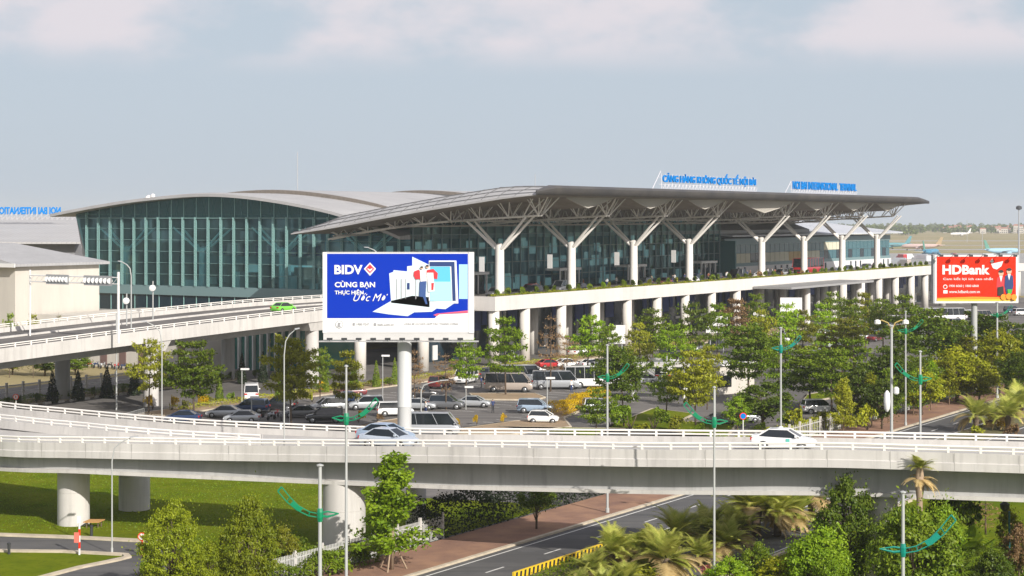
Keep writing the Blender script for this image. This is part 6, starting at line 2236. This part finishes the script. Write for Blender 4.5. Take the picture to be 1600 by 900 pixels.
# curved single arm lamps
def arm_lamp(px, Y, ytop, dirn, label, z0=0.0, reach=1.9, r=.075, group='curved arm lamps'):
    h_ = H - (ytop - HZ) * Y / F - z0
    t = lamp_root('street_lamp', label, 'street lamp', px, Y, z0, group)
    mb = MB()
    b_ = h_ * .80
    mb.tube([(0, 0, 0), (0, 0, .45), (0, 0, .47), (0, 0, b_), (dirn * .1 * reach, 0, b_ + (h_ - b_) * .55), (dirn * .35 * reach, 0, h_ - (h_ - b_) * .2), (dirn * .75 * reach, 0, h_)],
            [r * 1.5, r * 1.5, r, r * .85, r * .8, r * .75, r * .6], 8)
    mb.build('pole', POLE, t, smooth=True)
    mb = MB()
    mb.hexa([(dirn * .72 * reach, -.11, h_ - .02), (dirn * 1.05 * reach, -.13, h_ + .06), (dirn * 1.05 * reach, .13, h_ + .06), (dirn * .72 * reach, .11, h_ - .02)] if dirn > 0 else
            [(dirn * 1.05 * reach, -.13, h_ + .06), (dirn * .72 * reach, -.11, h_ - .02), (dirn * .72 * reach, .11, h_ - .02), (dirn * 1.05 * reach, .13, h_ + .06)],
            [(dirn * .72 * reach, -.08, h_ + .10), (dirn * 1.05 * reach, -.09, h_ + .15), (dirn * 1.05 * reach, .09, h_ + .15), (dirn * .72 * reach, .08, h_ + .10)] if dirn > 0 else
            [(dirn * 1.05 * reach, -.09, h_ + .15), (dirn * .72 * reach, -.08, h_ + .10), (dirn * .72 * reach, .08, h_ + .10), (dirn * 1.05 * reach, .09, h_ + .15)])
    mb.build('lamp_head', GREYM, t)
    return t
arm_lamp(175, 130.5, 684, 1, 'grey street lamp on the grass island in front of the flyover', reach=1.8, r=.058)
arm_lamp(253, 211, 503, -1, 'street lamp arching left behind the flyover beside the airy olive tree', reach=2.4, r=.085)
arm_lamp(444, 133.6, 515, 1, 'street lamp bracketed to the front flyover parapet left of the thick pole', z0=6.5, reach=1.1, r=.055)
arm_lamp(658, 206, 595, 1, 'low street lamp arching right of the billboard column', reach=3.0, r=.09)
arm_lamp(205, 240, 409, -1, 'street lamp on the approach ramp before the glass hall', z0=8.8, reach=1.7, r=.09)
arm_lamp(592, 280, 387, -1, 'street lamp on the viaduct peeping above the blue billboard', z0=10.6, reach=2.2, r=.1)
for px, Y, yt, lb in ((182, 228, 490, 'plain thin post left of the airy olive tree behind the flyover'), (1042, 236, 556, 'white post with two sign plates before the olive tree on the drive'), (1117, 190, 608, 'white post on the drive right of the olive tree')):
    h_ = H - (yt - HZ) * Y / F
    t = lamp_root('light_post', lb, 'post', px, Y)
    mb = MB(); mb.tube([(0, 0, 0), (0, 0, h_)], [.11, .08], 8); mb.build('pole', POLE, t, smooth=True)
    if px == 1042:
        mb = MB(); mb.hexa([(-.9, -.1, h_ - 2.2), (.9, -.1, h_ - 2.2), (.9, .1, h_ - 2.2), (-.9, .1, h_ - 2.2)], [(-.6, -.1, h_ - 1.4), (.6, -.1, h_ - 1.4), (.6, .1, h_ - 1.4), (-.6, .1, h_ - 1.4)]); mb.build('plate', WHITE, t)
# flat headed parking lamps
for px, yt, yb, lb in ((598, 557, 622, 'white T headed parking lamp between ramp column and billboard column'), (378, 578, 632, 'white T headed parking lamp left of the white van'), (393, 622, 660, 'T headed parking lamp in front of the dark blue minivan'),
                       (855, 592, 655, 'T headed parking lamp behind the white hatchback'), (728, 606, 640, 'short white T headed post before the white van')):
    Y = F * H / (yb - HZ); h_ = (yb - yt) * Y / F
    t = lamp_root('parking_lamp', lb, 'parking lamp', px, Y, 0, 'parking lamps')
    mb = MB(); mb.tube([(0, 0, 0), (0, 0, h_)], .06, 7); mb.build('pole', POLE, t)
    mb = MB(); mb.box(-.15, .95, -.2, .2, h_, h_ + .22); mb.build('lamp_head', WHITE, t)
# sign gantry over the ramp
gY = 224
gr = thing('sign_gantry', 'white gantry with two lattice sign panels spanning the approach ramp', 'gantry', AT(185, 223, 8.9))
p1 = AT(185, 223, 0); p2 = AT(47, 232.5, 0)
zt = H - (425 - HZ) * 223 / F
dv = (p2 - p1); ln = dv.length; ux = dv.normalized()
mb = MB(); mb.tube([p1 + Vector((0, 0, 8.9)), p1 + Vector((0, 0, zt))], .16, 10); mb.build('post', WHITE, gr, world=True)
mb = MB(); mb.tube([p2 + Vector((0, 0, 8.9)), p2 + Vector((0, 0, zt))], .12, 10); mb.build('post', WHITE, gr, world=True)
mb = MB()
for dz in (.7, 1.5):
    for o in (-.35, .35):
        mb.tube([p1 + Vector((0, o, zt - dz)), p2 + Vector((0, o, zt - dz))], .07, 6)
for k in range(17):
    a = p1 + ux * (ln * k / 17); b = p1 + ux * (ln * (k + 1) / 17)
    mb.tube([a + Vector((0, -.35, zt - .7)), b + Vector((0, -.35, zt - 1.5))], .035, 4)
mb.build('truss', WHITE, gr, world=True)
for u0, u1 in ((.06, .37), (.54, .80)):
    mb = MB()
    a, b = p1 + ux * ln * u0, p1 + ux * ln * u1
    mb.hexa([(b.x, b.y - .6, zt - 1.75), (a.x, a.y - .6, zt - 1.75), (a.x, a.y - .5, zt - 1.75), (b.x, b.y - .5, zt - 1.75)], [(b.x, b.y - .6, zt - .5), (a.x, a.y - .6, zt - .5), (a.x, a.y - .5, zt - .5), (b.x, b.y - .5, zt - .5)])
    pn_ = mb.build('sign_panel', GREYM, gr, world=True)
    mb = MB()
    for k in range(7):
        c = a.lerp(b, (k + .5) / 7)
        mb.lathe([(.03, -.02), (.36, -.02), (.36, .02), (.03, .02)], 10)
        nv = len(mb.v)
        for i in range(nv - 40, nv):
            x, y, z = mb.v[i]; mb.v[i] = (c.x + x, c.y - .63 + z, zt - 1.12 + y)
    for q in range(0):
        pass
    mb.build('sign_lattice', WHITE, gr, world=True)
# white loudspeaker drums on posts by the ramp
for px, Y, y_, lb in ((198, 246, 470, 'white floodlight drum on a post by the ramp, lower of two'), (239, 256, 450, 'white floodlight drum on a post by the ramp, higher of two')):
    t = lamp_root('floodlight_post', lb, 'floodlight', px, Y, 9.0)
    z = H - (y_ - HZ) * Y / F - 9.0
    mb = MB(); mb.tube([(0, 0, 0), (0, 0, z + 1.0)], .09, 7); mb.build('pole', POLE, t)
    mb = MB(); mb.loft([[(r_ * math.cos(2 * math.pi * k / 12), y, z + r_ * math.sin(2 * math.pi * k / 12)) for k in range(12)] for r_, y in ((.25, -.6), (.46, -.5), (.46, -.2), (.2, -.08))]); mb.build('drum', WHITE, t, smooth=True)
# round mirror behind the railing, round signs
def round_sign(px, yc, yb, r_px, face, rim, label, name='round_sign', striped=False, dy=0.0):
    Y = F * H / (yb - HZ) if yb > HZ else 100
    t = thing(name, label, 'road sign', AT(px, Y))
    zc = H - (yc - HZ) * Y / F; r_ = r_px * Y / F
    mb = MB(); mb.tube([(0, 0, 0), (0, 0, zc + r_ * .5)], .06, 8); mb.build('pole', WHITE if not striped else RED, t)
    circ = lambda rr, y: [(rr * math.cos(2 * math.pi * k / 20), y, zc + rr * math.sin(2 * math.pi * k / 20)) for k in range(20)]
    mb = MB(); mb.loft([circ(r_, -.07), circ(r_, -.11)]); dsk = mb.build('disc', rim, t)
    mb = MB(); mb.loft([circ(r_ * .78, -.112), circ(r_ * .78, -.125)]); mb.build('face', face, dsk)
    return t, zc, r_
round_sign(453, 622, 664, 9.5, WHITE, WHITE, 'round white mirror on a post behind the flyover railing', 'road_mirror')
t_, zc, r_ = round_sign(25, 620, 645, 4.6, WHITE, RED, 'small round sign at the left edge behind the railing')
mb = MB(); mb.box(-.05, .05, -.14, -.127, zc - .15, zc + .15); mb.build('symbol', RED, t_)
round_sign(1161, 650, 688, 5.6, BLUEL, RED, 'round blue sign behind the railing left of the taxi')
t_, zc, r_ = round_sign(222, 838, 868, 6.4, WHITE, RED, 'round no left turn sign beside the road at the bottom left', striped=True)
mb = MB()
mb.tube([(.10, -.14, zc - .14), (.10, -.14, zc + .06), (-.1, -.14, zc + .06)], .03, 5); mb.build('symbol', BLACK, t_)
mb = MB(); mb.tube([(-.16, -.16, zc + .17), (.17, -.16, zc - .17)], .025, 5); mb.build('slash', RED, t_)
# striped barrier post with a red plate
Yp = F * H / (867 - HZ)
t = thing('barrier_post', 'red and white striped post with a red plate by the road at the bottom left', 'post', AT(124, Yp))
for k in range(6):
    mb = MB(); mb.lathe([(.075, k * .47), (.075, k * .47 + .468)], 8); mb.build('band', WHITE if k % 2 == 0 else RED, t)
mb = MB(); mb.box(-.36, .02, -.12, -.08, .9, 1.65); mb.build('plate', mat('plate_red', (.62, .16, .12), .6), t)
mb = MB(); mb.box(-.13, .13, -.1, -.077, 2.3, 2.85); mb.build('plate', WHITE, t)
for px, yb, lb in ((14, 866, 'short dark bollard at the left edge of the grass island'), (143, 838, 'short dark bollard by the brown board below the pier')):
    t = thing('bollard', lb, 'bollard', G(px, yb), 0, 'dark bollards by the service road')
    mb = MB(); mb.lathe([(.11, 0), (.11, .7), (.15, .72), (.15, .82), (.03, .88)], 10); mb.build('post', DARK, t, smooth=True)
t = thing('timber_board', 'flat orange brown board lying on low legs on the grass beside the pier', 'board', G(147, 824))
mb = MB(); mb.hexa([(-.75, -.5, .45), (.5, -.5, .45), (.75, .5, .5), (-.5, .5, .5)], [(-.75, -.5, .52), (.5, -.5, .52), (.75, .5, .57), (-.5, .5, .57)]); mb.build('top', mat('orange_board', (.48, .26, .09), .8), t)
for x, y in ((-.5, -.35), (.4, -.35), (.5, .35), (-.35, .35)):
    mb = MB(); mb.box(x - .04, x + .04, y - .04, y + .04, 0, .46); mb.build('leg', BARK, t)
# striped barrier along the median
t = thing('striped_barrier', 'yellow and black striped barrier along the median beside the palms', 'barrier', st(-147.5, -93.0, .0), ANG)
mb = MB(); mb.box(0, 15, -.09, .09, 0, .62); mb.build('wall', YELLOW, t)
bst = MB(); bst.hexa([(0, -.1, .05), (.26, -.1, .05), (.26, .1, .05), (0, .1, .05)], [(.10, -.1, .58), (.36, -.1, .58), (.36, .1, .58), (.10, .1, .58)])
bme = bst.mesh('stripe', BLACK)
for k in range(26):
    ob('stripe', bme, t, (.1 + k * .56, 0, 0))
# picket fence along the pavement
def fence(s0, s1, label, solid):
    t = thing('picket_fence', label, 'fence', st(s0, FT, .0), ANG)
    L = s1 - s0
    mb = MB()
    for z in (.35, 1.5):
        mb.box(0, L, -.03, .03, z, z + .09)
    n = int(L / (.17 if solid else .5))
    for k in range(n):
        x = .05 + k * L / n
        mb.box(x, x + .09, -.055, -.032, .12, 1.85)
    mb.build('picket_panel', mat('picket_paint', (.55, .55, .53), .7, col2=(.42, .42, .40), scale=.8), t)
    for k in range(int(L / 3) + 1):
        mb = MB(); mb.box(k * 3 - .1, k * 3 + .1, -.1, .1, 0, 2.1); mb.build('post', CONC, t)
fence(-176, -137, 'white picket fence along the pavement and the thick pier', True)
fence(-90, -30, 'white fence with square posts among the flowering shrubs behind the taxi', False)
t = thing('wire_fence', 'low mesh fence on the kerb beside the yellow shrubs at left', 'fence', G(195, 658))
mb = MB()
a, b = G(190, 662), G(225, 652)
for k in range(12):
    p = a.lerp(b, k / 11)
    mb.tube([p, p + Vector((0, 0, 1.1))], .03, 4)
for z in (.2, .6, 1.1):
    mb.tube([a + Vector((0, 0, z)), b + Vector((0, 0, z))], .025, 4)
mb.build('mesh_panel', POLE, t, world=True)
t = thing('garden_post', 'slim dark teal post with a lantern head on the lawn at the right edge', 'post', G(1577, 905))
mb = MB(); mb.tube([(0, 0, 0), (0, 0, 4.6)], .07, 8); mb.build('pole', mat('dark_teal', (.01, .10, .11), .4), t)
mb = MB(); mb.lathe([(.1, 4.6), (.3, 4.8), (.34, 5.1), (.05, 5.3)], 10, (-.3, 0)); mb.build('lantern', DARK, t)
t = thing('pale_fence', 'pale low fence beyond the ramp behind the dark conifers', 'fence', st(-84, 30), ANG)
mb = MB()
for z in (.6, 1.5):
    mb.box(0, 34, -.04, .04, z, z + .14)
mb.build('rail', WHITE, t)
for k in range(12):
    mb = MB(); mb.box(k * 3 - .15, k * 3 + .15, -.12, .12, 0, 2.0); mb.build('post', WALLW, t)
# notice boards and kiosk
def board(px0, px1, yt, yb_, ybase, label):
    Y = F * H / (ybase - HZ)
    t = thing('notice_board', label, 'notice board', AT((px0 + px1) / 2, Y), 0, 'white notice boards in front of the viaduct')
    w = (px1 - px0) * Y / F; z0, z1 = H - (yb_ - HZ) * Y / F, H - (yt - HZ) * Y / F
    mb = MB(); mb.box(-w / 2, w / 2, -.15, .15, z0, z1); mb.build('panel', WHITE, t)
    for x in (-w * .3, w * .3):
        mb = MB(); mb.tube([(x, .1, 0), (x, .1, z0)], .12, 7); mb.build('leg', GREYM, t)
board(951, 977, 508, 537, 572, 'tall white notice board left of the green tiered tree')
board(1103, 1137, 494, 520, 552, 'white notice board before the blue panels')
board(1177, 1196, 487, 509, 548, 'small white notice board left of the canopy')
board(1219, 1253, 465, 488, 540, 'wide white notice board below the canopy')
t = thing('kiosk', 'white kiosk with flat white roof behind the olive tree on the drive', 'kiosk', G(1128, 612), ANG - R(20))
mb = MB(); mb.box(-4.2, 3.4, -3, 3, 0, 4.0); mb.build('wall', WALLW, t)
mb = MB(); mb.box(-5.6, 3.8, -3.4, 3.4, 4.0, 4.35); mb.build('roof', WHITE, t)
mb = MB(); mb.box(-3.8, -1.2, -3.06, -3.003, 1.0, 2.6); mb.build('window', CGLASS, t)
t = thing('shelter', 'flat roofed pale shelter on posts left of the olive tree on the drive', 'shelter', G(1022, 625))
mb = MB(); mb.box(-3.2, 4.6, -2, 2, 4.6, 4.95); mb.build('roof', CONC, t)
for x, y in ((-2.9, -1.7), (4.2, -1.7), (-2.9, 1.7), (4.2, 1.7)):
    mb = MB(); mb.tube([(x, y, 0), (x, y, 4.6)], .14, 8); mb.build('post', WHITE, t)

# ------------------------------------------------------------------ airfield: airliners, mast, houses, woods
def airliner(px, Y, rz, body, tail, label):
    t = thing('airliner', label, 'airliner', AT(px, Y), rz, 'airliners on the apron', .85)
    mb = MB()
    prof = [(-18.5, .35, 4.9), (-15, 1.0, 4.6), (-10, 1.75, 4.1), (-4, 2.0, 3.9), (10, 2.0, 3.9), (14.5, 1.85, 3.85), (17, 1.3, 3.6), (18.6, .35, 3.3)]
    mb.loft([[(x, r_ * math.cos(2 * math.pi * k / 16), z + r_ * math.sin(2 * math.pi * k / 16)) for k in range(16)] for x, r_, z in prof])
    mb.build('fuselage', body, t, smooth=True)
    for sy in (-1, 1):
        mb = MB()
        q = [(3, 1.5), (-1.5, 1.5), (-6.5, 16.5), (-5, 16.5)]
        mb.loft([[(x, sy * y, 3.2 + (y - 1.5) * .09) for x, y in q], [(x, sy * y, 3.55 + (y - 1.5) * .07) for x, y in q]])
        mb.build('wing', mat('wing_grey', (.5, .51, .52), .4), t)
        mb = MB(); mb.loft([[(x, sy * 5.6 + r_ * math.cos(2 * math.pi * k / 12), 2.2 + r_ * math.sin(2 * math.pi * k / 12)) for k in range(12)] for x, r_ in ((3.2, .9), (2, 1.1), (-1, .7))]); mb.build('engine', body, t, smooth=True)
        mb = MB(); q = [(-14.5, .8), (-17, .8), (-18.8, 6), (-17.6, 6)]
        mb.loft([[(x, sy * y, 5.0) for x, y in q], [(x, sy * y, 5.2) for x, y in q]]); mb.build('tailplane', body, t)
    mb = MB(); q = [(-12.5, 5.6), (-17.2, 5.6), (-19.2, 12.0), (-17.2, 12.0)]
    mb.loft([[(x, -.2, z) for x, z in q], [(x, .2, z) for x, z in q]]); mb.build('tail_fin', tail, t)
    for x, y in ((13, 0), (-1.5, 2.2), (-1.5, -2.2)):
        mb = MB(); mb.loft([[(x + .6 * math.cos(2 * math.pi * k / 12), y + dy, .6 + .6 * math.sin(2 * math.pi * k / 12)) for k in range(12)] for dy in (-.35, .35)]); mb.build('wheel', BLACK, t)
TQ = mat('plane_teal', (.10, .27, .30), .5); TQ2 = mat('plane_blue', (.06, .24, .38), .5)
airliner(1392, 1400, R(175), TQ, TQ, 'teal airliner behind the end of the concourse')
airliner(1440, 1330, R(150), mat('plane_red', (.66, .50, .46), .4), mat('plane_orange', (.58, .44, .26), .6), 'red and white airliner with an orange tail')
airliner(1454, 1120, R(60), TQ2, mat('plane_green', (.10, .26, .20), .5), 'blue airliner with a green tail left of the red billboard')
airliner(1566, 1150, R(30), mat('plane_pale', (.30, .48, .58), .3), mat('plane_green', (.10, .26, .20), .5), 'pale blue airliner with a green tail above the red billboard')
airliner(1501, 2350, R(200), WHITE, WHITE, 'small white airliner far out on the runway')
for k in range(26):
    pass
t = thing('light_mast', 'tall apron light mast with a dark crown at the right edge', 'light mast', AT(1592, 900))
mb = MB(); mb.tube([(0, 0, 0), (0, 0, 29)], [.5, .28], 8); mb.build('pole', GREYM, t)
mb = MB(); mb.lathe([(.6, 28.4), (1.5, 28.8), (1.5, 30.0), (.5, 30.5)], 10); mb.build('lamp_ring', DARK, t)
for px, Y, hh_, lb in ((1420, 1500, 12, 'thin mast on the airfield left of the red billboard'), (1535, 1400, 14, 'thin mast on the airfield above the red billboard'), (1511, 1750, 22, 'dark lattice mast far out on the airfield')):
    t = thing('airfield_mast', lb, 'mast', AT(px, Y)); mb = MB(); mb.tube([(0, 0, 0), (0, 0, hh_)], .22, 6); mb.build('pole', GREYM, t)
# apron vehicles and stairs, small and far
vm = MB(); vm.loft([ring_section(*s) for s in ((-4, .8, 2.6, 1.1), (-3.9, .5, 2.9, 1.2), (2.2, .5, 2.9, 1.2), (2.5, .5, 2.2, 1.2), (3.9, .5, 2.0, 1.15), (4, .8, 1.6, 1.0))])
VMs = vm.mesh('apron_truck', WHITE)
rnd = random.Random(4)
for k in range(26):
    px = 1395 + rnd.random() * 205
    Y = 640 + rnd.random() * 420
    o = ob('apron_truck', VMs, None, AT(px, Y), rnd.random() * 3, PAINT[rnd.choice(('white', 'white', 'silver', 'red', 'beige', 'maroon'))], scale=(1, 1, 1.25))
    tag(o, 'small service truck parked out on the apron', 'truck', 'service trucks on the apron')
hm = []
for k, (w, d, h_) in enumerate(((9, 8, 7), (12, 9, 9), (7, 7, 12), (16, 9, 6))):
    hw = MB(); hw.box(-w / 2, w / 2, -d / 2, d / 2, 0, h_)
    rf_ = MB(); rf_.loft([[(-w / 2 - .5, -d / 2 - .5, h_), (w / 2 + .5, -d / 2 - .5, h_), (w / 2 + .5, d / 2 + .5, h_), (-w / 2 - .5, d / 2 + .5, h_)], [(-w / 2 + 1, -.1, h_ + 2.4), (w / 2 - 1, -.1, h_ + 2.4), (w / 2 - 1, .1, h_ + 2.4), (-w / 2 + 1, .1, h_ + 2.4)]])
    wi = MB()
    for j in range(3):
        for z in range(max(1, int(h_ // 3.2))):
            wi.box(-w / 2 + w * (.12 + .3 * j), -w / 2 + w * (.28 + .3 * j), -d / 2 - .05, -d / 2 - .004, 1 + 3.2 * z, 2.5 + 3.2 * z)
    hm.append((hw.mesh('wall', WALLW), rf_.mesh('roof', mat('tile_roof', (.36, .16, .11), .8)), wi.mesh('windows', CGLASS)))
rnd = random.Random(12)
for k in range(60):
    px = (1495 + rnd.random() * 110) if k > 8 else 1455 + rnd.random() * 60
    Y = 2750 + rnd.random() * 500
    t = thing('house', 'pale town house beyond the airfield', 'house', AT(px, Y), rnd.uniform(-.4, .4), 'town houses beyond the airfield', .55 + .5 * rnd.random())
    m_ = hm[rnd.randrange(4)]
    for nm, me in zip(('wall', 'roof', 'windows'), m_):
        ob(nm, me, t)
def wood(name, x0, x1, y0, y1, h0, h1, n, seed, label, col):
    rg = np.random.default_rng(seed)
    P, Nn = [], []
    for k in range(n):
        x, y = rg.uniform(x0, x1), rg.uniform(y0, y1)
        h_ = rg.uniform(h0, h1)
        m = 90
        d = rg.normal(size=(m, 3)); d /= np.linalg.norm(d, axis=1, keepdims=True); d[:, 2] = np.abs(d[:, 2])
        P.append(np.array([x, y, h_ * .25]) + d * np.array([h_ * .5, h_ * .5, h_ * .75]) * rg.uniform(.6, 1.05, (m, 1))); Nn.append(d)
    P, Nn = np.concatenate(P), np.concatenate(Nn)
    o0 = Vector((x0, y0, 0))
    o = ob(name, leaf_mesh(name, P - np.array(o0)[None], 3.6, Nn, .9, seed), None, o0, m=LEAF[col])
    tag(o, label, 'wood', kind='stuff')
wood('far_woods', 420, 1000, 2700, 3350, 7, 13, 260, 31, 'distant dark woods beyond the airfield and its town', 'dark')
wood('far_woods', 250, 560, 2450, 2600, 9, 13, 150, 32, 'distant dark belt of trees right of the concourse', 'dark')
wood('far_woods', -2200, 300, 2900, 3400, 9, 15, 500, 33, 'distant woods hidden behind the terminal', 'dark')
wood('far_woods', 900, 2300, 2700, 3200, 9, 15, 320, 34, 'distant woods right of the picture', 'dark')
wood('far_woods', -3500, 3500, 3500, 4200, 8, 14, 900, 36, 'most distant pale belt of woods along the horizon', 'dark')
# ------------------------------------------------------------------ haze
hb_ = MB(); hb_.box(-9100, 9100, -60, 4400, -1.5, 60)
hm_ = bpy.data.materials.new('haze')
hm_.use_nodes = True
nt = hm_.node_tree
nt.nodes.clear()
ho = nt.nodes.new('ShaderNodeOutputMaterial')
pv = nt.nodes.new('ShaderNodeVolumePrincipled')
pv.inputs['Color'].default_value = (.90, .94, 1, 1)
pv.inputs['Density'].default_value = .00013
pv.inputs['Anisotropy'].default_value = .2
nt.links.new(pv.outputs[0], ho.inputs['Volume'])
hz_ = hb_.build('haze', hm_)
tag(hz_, 'thin pale haze over the airfield', 'haze', kind='stuff')
